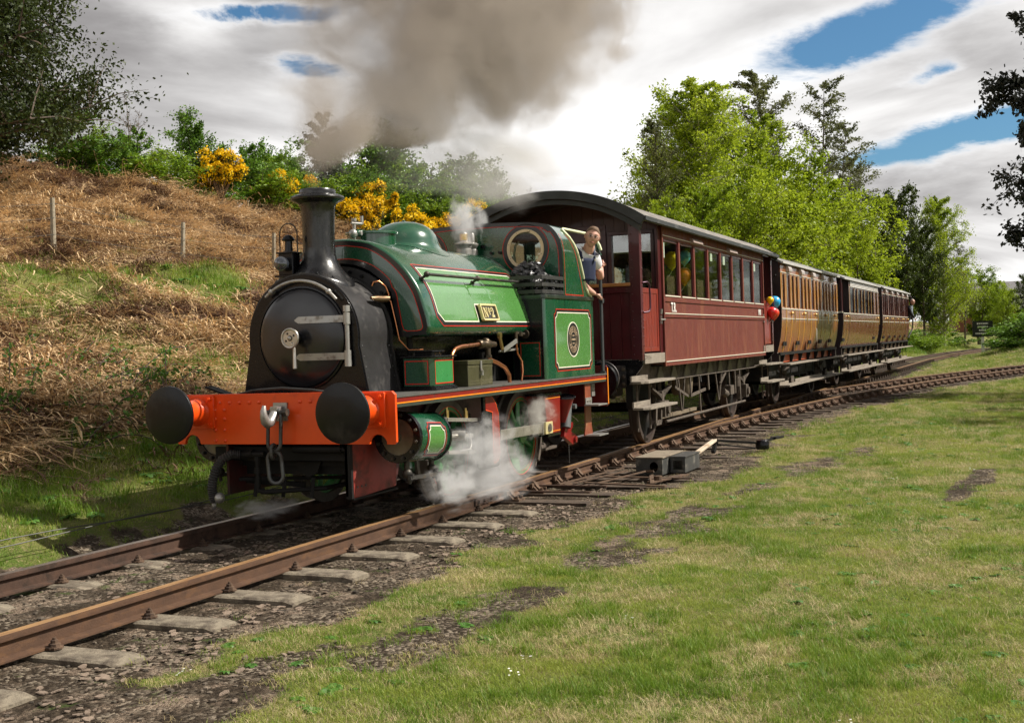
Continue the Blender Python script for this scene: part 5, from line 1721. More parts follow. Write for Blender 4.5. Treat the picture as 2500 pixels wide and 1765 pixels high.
    b = B(); b.bar((1.96, s * .875, .572), (3.80, s * .875, .572), .035, .085); b.cyl((1.96, s * .85, .572), (1.96, s * .91, .572), .07, 20); b.cyl((3.80, s * .85, .572), (3.80, s * .91, .572), .07, 20); b.out('coupling_rod', steel, loco, smooth=30)
    # drain cocks under the cylinder
    b = B()
    for xx in (.44, .92): b.cyl((xx, s * .99, .53), (xx, s * .99, .44), .025, 10); b.sphere((xx, s * .99, .42), .045, 10, 6); b.cyl((xx, s * .95, .42), (xx, s * 1.05, .40), .02, 8); b.cyl((xx, s * 1.0, .40), (xx + .02, s * 1.0, .33), .018, 8)
    b.bar((.40, s * 1.03, .385), (1.02, s * 1.03, .36), .03, .035); b.bar((.95, s * 1.03, .36), (1.12, s * .98, .14), .04, .05); b.out('drain_cock', oily, loco, smooth=40)

# wheels
whg = PM('wheel_green', (.05, .24, .07), .35, coat=.4, var=.15, dirt=(.16, .15, .10), dirt_amt=.35, dirt_scale=7)
tyre = PM('wheel_tyre_steel', (.13, .115, .10), .45, metal=.5, var=.3, dirt=(.07, .05, .04), dirt_amt=.4)
for xc_ in (1.77, 3.615):
    for s in (-1, 1):
        yo = s * .765; yi = s * .66
        hub = Vector((xc_, 0, .5))
        b = B(); prof = [(.435, .0), (.50, .0), (.50, .085), (.525, .10), (.525, .125), (.435, .13)]
        b.lathe(prof, (xc_, yo, .5), (0, -s, 0), 64, close=True)
        wh = b.out('driving_wheel', tyre, loco, smooth=30)
        b = B()
        b.lathe([(.385, .008), (.434, .008), (.434, .11), (.385, .11)], (xc_, yo, .5), (0, -s, 0), 48, close=True)
        b.lathe([(0, -.02), (.085, -.02), (.09, 0), (.09, .12), (0, .12)], (xc_, yo, .5), (0, -s, 0), 24)
        for i in range(10):
            a = 2 * PI * i / 10 + .25; d = Vector((math.cos(a), 0, math.sin(a)))
            yb_ = yo + (-s) * .05
            b.tube([Vector((xc_, yb_, .5)) + d * .07, Vector((xc_, yb_, .5)) + d * .22, Vector((xc_, yb_, .5)) + d * .39], .03, 8, radii=[.045, .030, .026])
        # crank boss and balance weight
        b.prism([[(xc_ + .19 + .075 * math.cos(t), .572 + .075 * math.sin(t)) for t in np.linspace(-PI / 2, PI / 2, 9)] + [(xc_, .60), (xc_, .40)]], 'y', yo - s * .06, yo + s * .015)
        b.prism([[(xc_ + .40 * math.cos(t), .5 + .40 * math.sin(t)) for t in np.linspace(R(150), R(262), 12)]], 'y', yo - s * .05, yo + s * .004)
        b.out('wheel_spokes', whg, wh, smooth=35)
        b = B()
        b.prism([circ(xc_, .5, .436, 48), circ(xc_, .5, .428, 48)], 'y', yo + s * -.007, yo + s * .002); b.prism([circ(xc_, .5, .395, 48), circ(xc_, .5, .389, 48)], 'y', yo + s * -.007, yo - s * .004)
        b.out('red_lining', redl, wh)
    b = B(); b.cyl((xc_, -.7, .5), (xc_, .7, .5), .08, 20); b.out('axle', under, loco)
b = B()
for xc_ in (1.77, 3.615):
    for s in (-1, 1):
        b.prism([circ(xc_, .5, .58, 14, R(-35), R(35), True) + circ(xc_, .5, .53, 14, R(35), R(-35), True)], 'y', s * .66, s * .78)
        b.bar((xc_ + .56, s * .72, .3), (xc_ + .50, s * .72, .85), .05, .03)
b.bar((2.5, -.55, .22), (5.2, -.55, .24), .05, .03); b.cyl((4.25, -.62, .27), (4.75, -.62, .30), .035, 12); b.cyl((4.3, -.62, .27), (4.6, -.62, .29), .05, 12)
b.bar((4.16, -.74, .35), (4.02, -.74, .12), .04, .03)
b.out('brake_gear', grimeiron, loco)
b = B(); b.box(1.2, 5.3, -.55, .55, .55, 1.0); b.out('between_frames', under, loco)

# injector box, funnel and pipe under the cab
b = B(); b.prism([[(3.70, .93), (4.20, .93), (4.17, .50), (3.78, .50)]], 'y', -.80, -1.02); bx = b.out('ash_box', dred, loco, bevel=.006)
b = B(); b.box(3.69, 4.21, -1.03, -.79, .93, .955); b.prism([[(3.78, .47), (4.17, .47), (4.17, .499), (3.78, .499)]], 'y', -.80, -1.022); b.out('box_black_edge', black, bx)
b = B(); b.ribbon([(3.73, .90), (4.18, .90)], .008, lambda u, v, o_: (u, -1.0235, v)); b.ribbon([(3.79, .525), (4.16, .525)], .008, lambda u, v, o_: (u, -1.0235, v)); b.out('orange_lining', orl, bx)
b = B(); b.lathe([(.13, 0), (.10, -.08), (.05, -.24), (.03, -.30)], (4.36, -1.0, .89), (-.12, -.1, 1), 24); fn_ = b.out('sand_funnel', dred, loco, smooth=40)
b = B(); b.lathe([(.10, -.004), (.138, -.004), (.142, .0), (.138, .015), (.118, .018), (.112, .004), (0, .004)], (4.36, -1.0, .89), (-.12, -.1, 1), 28); b.out('funnel_rim', black, fn_, smooth=40)
b = B(); b.cyl((4.60, -.95, .82), (4.50, -.96, .52), .062, 16); b.cyl((4.60, -.95, .84), (4.60, -.95, .80), .068, 16); b.cyl((4.72, -.98, .76), (4.72, -1.02, .76), .03, 12); b.out('injector_body', PM('pipe_dull_grey', (.13, .14, .14), .55, metal=.3, dirt=(.2, .05, .04), dirt_amt=.3), loco, smooth=30)
b = B(); b.prism([[(4.50, .57), (4.74, .57), (4.74, .52), (4.66, .47), (4.70, .45), (4.82, .42), (4.84, .36), (4.80, .31), (4.72, .30), (4.42, .42), (4.46, .50)]], 'y', -.92, -.97); b.cyl((4.77, -.96, .36), (4.77, -1.0, .36), .04, 12); b.out('brake_hanger', dred, loco, bevel=.004)
b = B(); pts = [(4.62, -.95, .30 - i * .025) for i in range(9)]
for i, p in enumerate(pts): b.sphere(p, .011, 6, 4, (1, .5, 1.2))
b.out('hanging_chain', oily, loco)

# cab steps
for s in (-1, 1):
    b = B(); b.prism([[(4.86, 1.02), (5.06, 1.02), (5.06, .52), (5.10, .40), (4.80, .40), (4.85, .52)]], 'y', s * 1.075, s * 1.09)
    st = b.out('step_hanger', PM('step_hanger_faded_red', (.22, .05, .02), .5, var=.25, dirt=(.25, .14, .06), dirt_amt=.5, dirt_scale=3), loco)
    b = B()
    for z in (.755, .392): b.box(4.82, 5.16, s * 1.09, s * 1.27, z, z + .018)
    b.box(4.85, 5.07, s * 1.09, s * 1.10, .775, .85)
    b.out('step_tread', steelw, st, bevel=.003)
    b = B()
    for xx in (4.90, 4.96, 5.02): b.cyl((xx, s * 1.10, .81), (xx, s * 1.112, .81), .014, 8)
    b.out('bolt', steel, st)
b = B()
for s in (-1, 1): b.box(5.30, 5.42, s * 1.0, s * 1.02, .85, 1.0)
b.out('lamp_iron', steelw, loco)

# tool box and lamp are carried, not fixed
B.off = Vector((2.03, -.92, 1.122))
tbx = empty('tool_box', (2.03, -.92, 1.122), label='dark olive metal tool box with hasp standing on the running plate beside the sand box', category='tool box')
tmat = PM('tool_box_olive', (.055, .052, .022), .42, var=.25, vs=9, bump=.3, bs=30, dirt=(.12, .10, .06), dirt_amt=.3, dirt_scale=6)
b = B(); b.box(1.735, 2.325, -1.005, -.845, 1.123, 1.335); b.out('box_body', tmat, tbx, bevel=.004)
b = B(); b.box(1.725, 2.335, -1.013, -.837, 1.336, 1.378); b.out('lid', tmat, tbx, bevel=.004)
b = B(); b.box(2.01, 2.045, -1.02, -1.014, 1.27, 1.37); b.tube([(2.028, -1.022, 1.29), (2.012, -1.03, 1.27), (2.016, -1.03, 1.245), (2.04, -1.03, 1.245), (2.044, -1.03, 1.27)], .005, 6, True); b.box(2.012, 2.042, -1.035, -1.018, 1.225, 1.25); b.out('hasp', steelw, tbx)
b = B()
for z in (1.145, 1.17, 1.31): b.box(1.735, 2.325, -1.0075, -1.0055, z, z + .006)
b.box(2.02, 2.04, -1.0075, -1.0055, 1.125, 1.22)
b.out('seam', PM('tool_box_edge', (.11, .10, .05), .5), tbx)
B.off = Vector((.52, .21, 2.21))
lamp = empty('oil_lamp', (.52, .21, 2.21), label='black oil head lamp with wire handle on the smokebox bracket beside the chimney', category='lamp')
b = B(); b.box(.47, .60, .135, .285, 2.225, 2.42); b.prism([(.455, .12), (.455, .30), (.615, .30), (.615, .12)], 'z', 2.42, 2.435); lb = b.out('lamp_body', black, lamp, bevel=.004)
b = B(); b.lathe([(.040, 0), (.036, .03), (.034, .10), (.055, .105), (.06, .115), (.05, .13), (.045, .14), (.028, .155), (0, .16)], (.535, .21, 2.435), (0, 0, 1), 20); b.out('lamp_chimney', black, lamp, smooth=35)
b = B(); b.lathe([(.058, 0), (.060, -.05), (.066, -.055), (.066, -.07), (.056, -.072), (.048, -.085), (.025, -.097), (0, -.10)], (.47, .225, 2.325), (1, .12, 0), 24); b.out('lamp_lens', PM('lamp_lens_dark', (.03, .035, .045), .08, coat=1.0, spec=.8), lamp, smooth=35)
b = B(); b.tube([(.535, .115, 2.42), (.535, .115, 2.60)] + [(.535, .21 - .095 * math.cos(t), 2.60 + .10 * math.sin(t)) for t in np.linspace(.3, PI - .3, 9)] + [(.535, .305, 2.60), (.535, .305, 2.42)], .006, 6); b.out('lamp_handle', oily, lamp, smooth=60)
b = B(); b.box(.44, .63, .11, .31, 2.205, 2.222); b.box(.50, .56, .18, .26, 2.10, 2.205); b.out('lamp_bracket', black, lamp)
# coal heap
B.off = Vector((3.88, -.85, 2.02))
rngc = random.Random(3)
def lump(r, rg):
    bm = bmesh.new(); bmesh.ops.create_icosphere(bm, subdivisions=1, radius=r)
    for v in bm.verts: v.co *= rg.uniform(.65, 1.25)
    vs = [v.co.copy() for v in bm.verts]; fs = [tuple(v.index for v in f.verts) for f in bm.faces]; bm.free()
    return vs, fs
b = B()
for sgn in (-1, 1):
    for i in range(480):
        x = rngc.uniform(3.56, 4.19); y = rngc.uniform(.50, 1.09); top = 2.20 + .27 * math.exp(-((x - 3.95) / .3) ** 2) * math.exp(-((y - .78) / .2) ** 2)
        z = top - abs(rngc.gauss(0, .05)) - (0 if rngc.random() < .5 else rngc.uniform(0, .14))
        r = rngc.uniform(.024, .052) * (1.5 if rngc.random() < .22 else 1)
        if y > 1.06: r = min(r, .03)
        vs, fs = lump(r, rngc)
        sc = Vector((rngc.uniform(.8, 1.3), rngc.uniform(.7, 1.1), rngc.uniform(.55, .9)))
        rot = Matrix.Rotation(rngc.uniform(0, 6), 3, 'Z') @ Matrix.Rotation(rngc.uniform(-.5, .5), 3, 'X')
        b.add([rot @ Vector((v.x * sc.x, v.y * sc.y, v.z * sc.z)) + Vector((x, sgn * y, max(z, 2.06))) for v in vs], fs)
co = b.out('coal', coalm, None, kind='stuff', label='black lump coal heaped behind the iron rails in front of the cab')
B.off = Vector((0, 0, 0))
# ------------------------------------------------------------------ coaches
def coach_root(name, x0, L, **kw):
    y0, y1 = float(yc(x0)), float(yc(x0 + L))
    return empty(name, (x0, y0, 0), math.atan2(y1 - y0, L), **kw)


def arc_roof(hw, ze, zt, n=28):
    """points of the roof arc from -hw to hw"""
    h = zt - ze; Rr = (hw * hw + h * h) / (2 * h); a = math.asin(hw / Rr)
    return [(Rr * math.sin(t), ze - Rr * math.cos(a) + Rr * math.cos(t)) for t in np.linspace(-a, a, n)]


def wheelset(root, x, r, mat_t, parent_name='wheel'):
    for s in (-1, 1):
        b = B(); b.lathe([(r - .07, 0), (r, 0), (r, .09), (r + .028, .10), (r + .028, .13), (r - .07, .13)], (x, s * .79, r), (0, -s, 0), 48, close=True)
        wh = b.out('wheel', mat_t, root, smooth=30)
        b = B(); b.lathe([(0, .0), (.10, .0), (.12, .03), (r - .07, .075), (r - .06, .11), (0, .11)], (x, s * .79, r), (0, -s, 0), 40); b.out('wheel_disc', under, wh, smooth=30)
    b = B(); b.cyl((x, -.7, r), (x, .7, r), .07, 12); b.out('axle', under, root)


def spring(root, x, s, z=.80, y=.98, mat=None, zb=.5):
    b = B()
    for k in range(5):
        L_ = .52 - k * .09; zz_ = z - k * .018
        pts = [(x + t * L_, zz_ - .10 * (1 - t * t) + .03 * 0) for t in np.linspace(-1, 1, 9)]
        for a, c in zip(pts[:-1], pts[1:]): b.bar((a[0], s * y, a[1]), (c[0], s * y, c[1]), .075, .016)
    b.box(x - .05, x + .05, s * (y - .045), s * (y + .045), z - .22, z - .06)
    sp = b.out('leaf_spring', mat or grimeiron, root)
    b = B(); b.box(x - .11, x + .11, s * (y - .08), s * (y + .10), zb - .12, zb + .12); b.cyl((x, s * (y + .10), zb), (x, s * (y + .14), zb), .07, 12)
    b.bar((x - .16, s * (y - .05), zb - .16), (x - .14, s * (y - .05), z + .12), .05, .02); b.bar((x + .16, s * (y - .05), zb - .16), (x + .14, s * (y - .05), z + .12), .05, .02)
    b.bar((x - .55, s * y, z + .02), (x - .55, s * y, z + .14), .05, .05); b.bar((x + .55, s * y, z + .02), (x + .55, s * y, z + .14), .05, .05)
    b.out('axle_box', mat or grimeiron, root, bevel=.004)


def stepboard(root, x0, x1, y, z, mat=woodstep, riser=True, s=-1):
    b = B(); y0, y1 = s * (abs(y) - .02), s * (abs(y) + .20)
    b.prism([(x0, y0), (x1, y0), (x1, y1), (x0 + .10, y1), (x0, y1 - s * .08)], 'z', z, z + .032)
    o = b.out('step_board', mat, root, bevel=.004)
    if riser:
        b = B(); b.box(x0 + .02, (x0 + x1) / 2 + .05, y0 - s * .012, y0 + s * .012, z + .033, z + .10); b.out('step_riser', mat, o)
    return o


# ---- first coach: open end platform
C1 = coach_root('balcony_coach', 6.75, 9.55, label='first coach, faded brown with T.R. lettering and open maroon end platform behind the engine', category='railway coach', group='coaches of the train')
CL, BX0, BX1 = 9.55, 1.11, 8.58
arc = arc_roof(1.37, 3.145, 3.575, 34)
b = B(); o_ = arc + [(q[0] * .985, q[1] - .045) for q in reversed(arc)]
b.prism([o_], 'x', -.13, CL + .13)
roof = b.out('roof', roofm, C1, smooth=30)
for xx in (-.15, CL + .12):
    b = B(); b.prism([[(q[0] * 1.01, q[1] + .012) for q in arc] + [(q[0] * .965, q[1] - .10) for q in reversed(arc)]], 'x', xx, xx + .045); b.out('roof_end_board', roofdk, roof, smooth=30)
b = B(); b.prism([[(q[0] * .955, q[1] - .105) for q in arc] + [(q[0] * .93, q[1] - .17) for q in reversed(arc)]], 'x', -.08, -.03); b.out('roof_end_rib', roofdk, roof, smooth=30)
for s in (-1, 1):
    b = B(); b.bar((-.13, s * 1.372, 3.135), (CL + .13, s * 1.372, 3.135), .04, .055); b.out('gutter', roofdk, roof)
# ceiling boards visible under the platform roof
for i in range(16):
    y0 = -1.28 + i * .16
    b = B(); za = float(np.interp(y0, [q[0] for q in arc], [q[1] for q in arc])) - .058; zb = float(np.interp(y0 + .15, [q[0] for q in arc], [q[1] for q in arc])) - .058
    b.prism([[(y0, za), (y0 + .153, zb), (y0 + .153, zb + .012), (y0, za + .012)]], 'x', -.08, CL + .08); b.out('ceiling_board', ceil, roof)


def roof_z(y, drop=.07): return float(np.interp(y, [q[0] for q in arc], [q[1] for q in arc])) - drop


nW = 8; pitch = (BX1 - BX0 - .14) / nW
zW0, zW1 = 2.15, 2.95
for s in (-1, 1):
    yo = s * 1.25; t_ = .035
    def sb(x0, x1, z0, z1, proud=0.0, th=.03):
        bb = B(); bb.box(x0, x1, yo - s * th + s * proud, yo + s * proud, z0, z1); return bb
    side = sb(BX0, BX1, 1.20, 2.06, -.006).out('side_panelling', brown, C1)
    # separate upright boards of the lower panel, very fine joints
    for (z0, z1, nm) in ((1.14, 1.198, 'bottom_rail'), (1.835, 1.885, 'waist_rail'), (2.06, 2.135, 'window_sill_rail'), (2.955, 3.13, 'cornice_panel')):
        sb(BX0, BX1, z0, z1, .010 if nm != 'cornice_panel' else .004).out(nm, brown, C1, bevel=.003)
    for x in (BX0, BX1 - .06): sb(x, x + .06, 1.14, 3.13, .014).out('corner_pillar', brown, C1, bevel=.003)
    for z, th in ((1.199, .010), (1.886, .010), (2.996, .007)):
        bb = B(); bb.box(BX0 + .03, BX1 - .03, yo, yo + s * .019, z, z + th); bb.out('cream_line', whl, C1)
    for i in range(nW + 1):
        x = BX0 + .07 + i * pitch; w2 = .045
        if 0 < i < nW: sb(x - w2, x + w2, 2.136, 2.954, .004, .05).out('window_pillar', brown, C1, bevel=.003)
    for i in range(nW):
        x0 = BX0 + .07 + i * pitch + (.045 if i else 0); x1 = BX0 + .07 + (i + 1) * pitch - (.045 if i < nW - 1 else 0)
        bb = B()
        for (a, c, z0, z1) in ((x0, x1, 2.136, 2.165), (x0, x1, 2.925, 2.954), (x0, x0 + .03, 2.165, 2.925), (x1 - .03, x1, 2.165, 2.925)): bb.box(a, c, yo - s * .032, yo - s * .010, z0, z1)
        wf = bb.out('window_frame', maroon, C1)
        bb = B(); bb.box(x0 + .02, x1 - .02, yo - s * .025, yo - s * .021, 2.155, 2.935); bb.out('window_pane', glassm, wf)
        bb = B(); bb.box(x0 + .01, x1 - .01, yo - s * .008, yo + s * .020, 2.136, 2.150); bb.out('cream_sill', whl, wf)
    for x in (2.75, 5.35):
        bb = B(); bb.prism([[(yo, 3.06), (yo + s * .055, 3.05), (yo + s * .075, 2.99), (yo, 2.97)]], 'x', x, x + .62); bb.out('ventilator_hood', hoodm if False else PM('hood_brown_grey', (.33, .24, .21), .4, coat=.3), C1, bevel=.008)
# lettering
for txt, x, sz, sx in (('T.R.', BX0 + .55, .19, .95), ('N\u00ba8', BX1 - .48, .15, .95)):
    me = text_mesh(txt, sz, 'side_lettering', .0035, sx); me.materials.append(whitem)
    o = bpy.data.objects.new('side_lettering', me); COL.objects.link(o); o.parent = C1
    o.location = (x, -1.2595, 1.975); o.rotation_euler = (R(90), 0, 0)
    c = cp(o, C1); c.location = (CL - x, 1.2595, 1.975); c.rotation_euler = (R(90), 0, PI)
# bulkheads with planks, windows and door
for xb, f in ((BX0, -1), (BX1, 1)):
    xa, xc2 = (xb, xb + .035) if f == -1 else (xb - .035, xb)
    wl = [(-1.22, 1.27), (1.22, 1.27), (1.22, 3.05)] + [(q[0], q[1] - .075) for q in reversed(arc) if abs(q[0]) < 1.20] + [(-1.22, 3.05)]
    holes = [[(-1.10, 2.20), (-.52, 2.20), (-.52, 3.03), (-1.10, 3.03)], [(.52, 2.20), (1.10, 2.20), (1.10, 3.03), (.52, 3.03)], [(-.27, 2.25), (.27, 2.25), (.27, 2.95), (-.27, 2.95)]]
    bb = B(); bb.prism([wl] + holes, 'x', xa, xc2); bulk = bb.out('end_bulkhead', maroon, C1)
    xf = xa if f == -1 else xc2
    for i in range(15):   # matchboard above the windows
        y0 = -1.2 + i * .16; y1 = y0 + .150
        zb_ = 3.09
        if max(abs(y0), abs(y1)) > 1.2: continue
        if y0 > -.44 and y1 < .44: zb_ = 3.20
        z0, z1 = roof_z(y0, .08), roof_z(y1, .08)
        if min(z0, z1) < zb_ + .02: continue
        bb = B(); bb.prism([[(y0, zb_), (y1, zb_), (y1, z1), (y0, z0)]], 'x', xf, xf + f * .012); bb.out('matchboard_plank', PM('end_matchboard_maroon', (.085, .030, .032), .45, coat=.3, var=.25, vs=3), bulk)
    for i in range(15):
        y0 = -1.2 + i * .16; y1 = y0 + .150
        if y0 < .44 and y1 > -.44: continue
        bb = B(); bb.box(xf, xf + f * .012, y0, y1, 1.28, 2.12); bb.out('matchboard_plank', maroon, bulk)
    bb = B()
    for (y0, y1, z0, z1) in ((-.44, -.37, 1.28, 3.12), (.37, .44, 1.28, 3.12), (-.44, .44, 3.12, 3.19), (-1.14, -.50, 3.035, 3.085), (.50, 1.14, 3.035, 3.085), (-1.15, -1.10, 2.14, 3.035), (-.52, -.47, 2.14, 3.035), (.47, .52, 2.14, 3.035), (1.10, 1.15, 2.14, 3.035), (-1.15, -.47, 2.13, 2.19), (.47, 1.15, 2.13, 2.19)):
        bb.box(xf, xf + f * .030, y0, y1, z0, z1)
    bb.out('door_and_window_frames', maroon, bulk, bevel=.003)
    for (y0, y1, z0, z1) in ((-1.10, -.52, 2.2, 3.03), (.52, 1.10, 2.2, 3.03), (-.27, .27, 2.25, 2.95)):
        bb = B(); bb.box(xf + f * -.02, xf + f * -.016, y0 - .01, y1 + .01, z0 - .01, z1 + .01); bb.out('window_pane', glassd, bulk)
    bb = B(); bb.box(xf, xf + f * .015, -.37, .37, 1.28, 2.24); bb.box(xf, xf + f * .015, -.37, .37, 2.96, 3.11); bb.out('end_door', maroon, bulk)
bb = B(); bb.box(BX0, BX1, -1.21, 1.21, 1.16, 1.24); bb.out('floor', inter, C1)
for x in np.arange(BX0 + .95, BX1 - .3, .95):
    bb = B(); bb.box(x, x + .05, -1.1, -.25, 1.24, 2.02); bb.box(x, x + .05, .25, 1.1, 1.24, 2.02); bb.box(x - .25, x + .3, -1.1, -.25, 1.55, 1.62); bb.box(x - .25, x + .3, .25, 1.1, 1.55, 1.62); bb.out('seat', inter, C1)
# platforms
for f, xe in ((1, 0.0), (-1, CL)):
    X = lambda d: xe + f * d
    bb = B(); bb.box(X(.0), X(1.10), -1.2, 1.2, 1.22, 1.265); bb.out('platform_floor', woodstep, C1)
    for s in (-1, 1):
        bb = B(); bb.box(X(.0), X(.012), s * 1.25, s * 1.10, 1.25, 3.13); bb.box(X(.012), X(.11), s * 1.25, s * 1.238, 1.25, 3.13)
        po = bb.out('corner_post', maroon, C1, bevel=.003)
        bb = B(); rivets(bb, [(X(-.0), s * y, z) for z in np.arange(1.33, 3.1, .115) for y in ((1.135,) if int(z * 10) % 2 else (1.135,))], (-f, 0, 0), .013, .009); rivets(bb, [(X(.09), s * 1.25, z) for z in np.arange(1.33, 3.1, .115)], (0, s, 0), .012, .008); bb.out('rivet_row', maroon, po, smooth=60)
        # gate
        bb = B(); bb.box(X(.17), X(.93), s * 1.215, s * 1.20, 1.42, 2.16); gt = bb.out('side_gate', redgate, C1)
        bb = B()
        for (x0, x1, z0, z1) in ((.15, .95, 2.16, 2.23), (.15, .95, 1.36, 1.42), (.15, .19, 1.42, 2.16), (.88, .95, 1.42, 2.16)): bb.box(X(x0), X(x1), s * 1.225, s * 1.19, z0, z1)
        bb.out('gate_frame', redgate, gt, bevel=.003)
        for k in range(5):
            bb = B(); bb.box(X(.195 + k * .137), X(.195 + k * .137 + .131), s * 1.2155, s * 1.2185, 1.425, 2.155); bb.out('gate_plank', redgate, gt)
        bb = B(); bb.box(X(.96), X(1.11), s * 1.235, s * 1.20, 1.26, 3.12); bb.out('door_post', maroon, C1)
        bb = B(); bb.tube([(X(.10), s * 1.25, 2.29), (X(.16), s * 1.30, 2.30), (X(.22), s * 1.31, 2.27), (X(.24), s * 1.31, 2.1), (X(.24), s * 1.31, 1.95), (X(.20), s * 1.30, 1.90), (X(.11), s * 1.25, 1.89)], .013, 8); bb.out('grab_handle', PM('handle_dull_purple', (.07, .03, .05), .35, metal=.5), C1, smooth=60)
        bb = B(); bb.cyl((X(.95), s * 1.25, 1.80), (X(1.12), s * 1.27, 1.80), .012, 8); bb.box(X(.98), X(1.0), s * 1.23, s * 1.26, 1.74, 1.86); bb.cyl((X(1.02), s * 1.24, 1.88), (X(1.02), s * 1.25, 1.95), .02, 8); bb.out('gate_latch', steelw, gt)
        bb = B(); bb.box(X(.08), X(1.10), s * 1.26, s * 1.16, 1.20, 1.335); bb.out('gate_sill_board', woodstep, C1, bevel=.004)
    # end screen planks
    for i in range(14):
        y0 = -1.12 + i * .16
        bb = B(); bb.box(X(.035), X(.055), y0, y0 + .153, 1.27, 2.20); bb.out('end_screen_plank', maroon, C1)
    bb = B(); bb.box(X(.0), X(.06), -1.12, 1.12, 2.165, 2.25); er = bb.out('end_screen_rail', maroon, C1, bevel=.003)
    bb = B(); rivets(bb, [(X(.0), y, 2.21) for y in np.arange(-1.05, 1.06, .14)], (-f, 0, 0), .011, .008); bb.out('rivet_row', maroon, er, smooth=60)
    bb = B(); bb.box(X(-.02), X(.08), -1.11, 1.11, 2.251, 2.295); bb.out('varnished_handrail', varn, C1, bevel=.006)
    # headstock and buffers
    hsl = [(-1.25, 1.24), (-1.25, 1.18), (-1.05, .93), (-.7, .93), (-.6, 1.0), (.6, 1.0), (.7, .93), (1.05, .93), (1.25, 1.18), (1.25, 1.24)]
    bb = B(); bb.prism([hsl], 'x', X(.0), X(.03)); hst = bb.out('headstock', black, C1, bevel=.003)
    bb = B(); bb.box(X(-.005), X(-.02), -1.2, 1.2, 1.19, 1.26); bb.out('headstock_angle', black, hst)
    bb = B(); rivets(bb, [(X(-.0), s * y, z) for s in (-1, 1) for y, z in ((1.12, 1.12), (1.06, 1.12), (1.10, 1.0), (1.04, 1.0), (1.0, 1.14), (1.1, 1.22), (.95, .96))], (-f, 0, 0), .014, .01); rivets(bb, [(X(-.02), y, 1.225) for y in np.arange(-1.1, 1.15, .2)], (-f, 0, 0), .01, .008); bb.out('rivet_row', under, hst, smooth=60)
    for s in (-1, 1):
        bb = B(); bb.prism([rrect(.30, .30, .03)], 'x', 0, .012); bb.v = [(X(-.015) - f * v[0], v[1] + s * .87, v[2] + 1.04) for v in bb.v]
        bb.lathe([(.11, 0), (.085, .06), (.08, .22), (.055, .225), (.055, .50)], (X(-.02), s * .87, 1.04), (-f, 0, 0), 24)
        bb.lathe([(.055, .48), (.10, .52), (.215, .53), (.225, .545), (.22, .56), (0, .575)], (X(-.02), s * .87, 1.04), (-f, 0, 0), 40)
        bh = bb.out('buffer', PM('coach_buffer_iron', (.05, .045, .045), .45, metal=.4, var=.3, dirt=(.12, .09, .08), dirt_amt=.4), C1, smooth=35)
        bb = B()
        for dz in (-.10, .0, .10): bb.sphere((X(-.04), s * .87 - .115, 1.04 + dz), .028, 8, 6); bb.sphere((X(-.04), s * .87 + .115, 1.04 + dz), .028, 8, 6)
        bb.out('bolt', grimeiron, bh, smooth=60)
    bb = B(); bb.tube([(X(-.0), .35, 1.0), (X(-.12), .36, .95), (X(-.18), .36, .75), (X(-.16), .34, .6)], .03, 8); bb.cyl((X(0), 0, 1.04), (X(-.25), 0, 1.02), .05, 10); bb.out('hose_and_hook', rubber, C1, smooth=60)
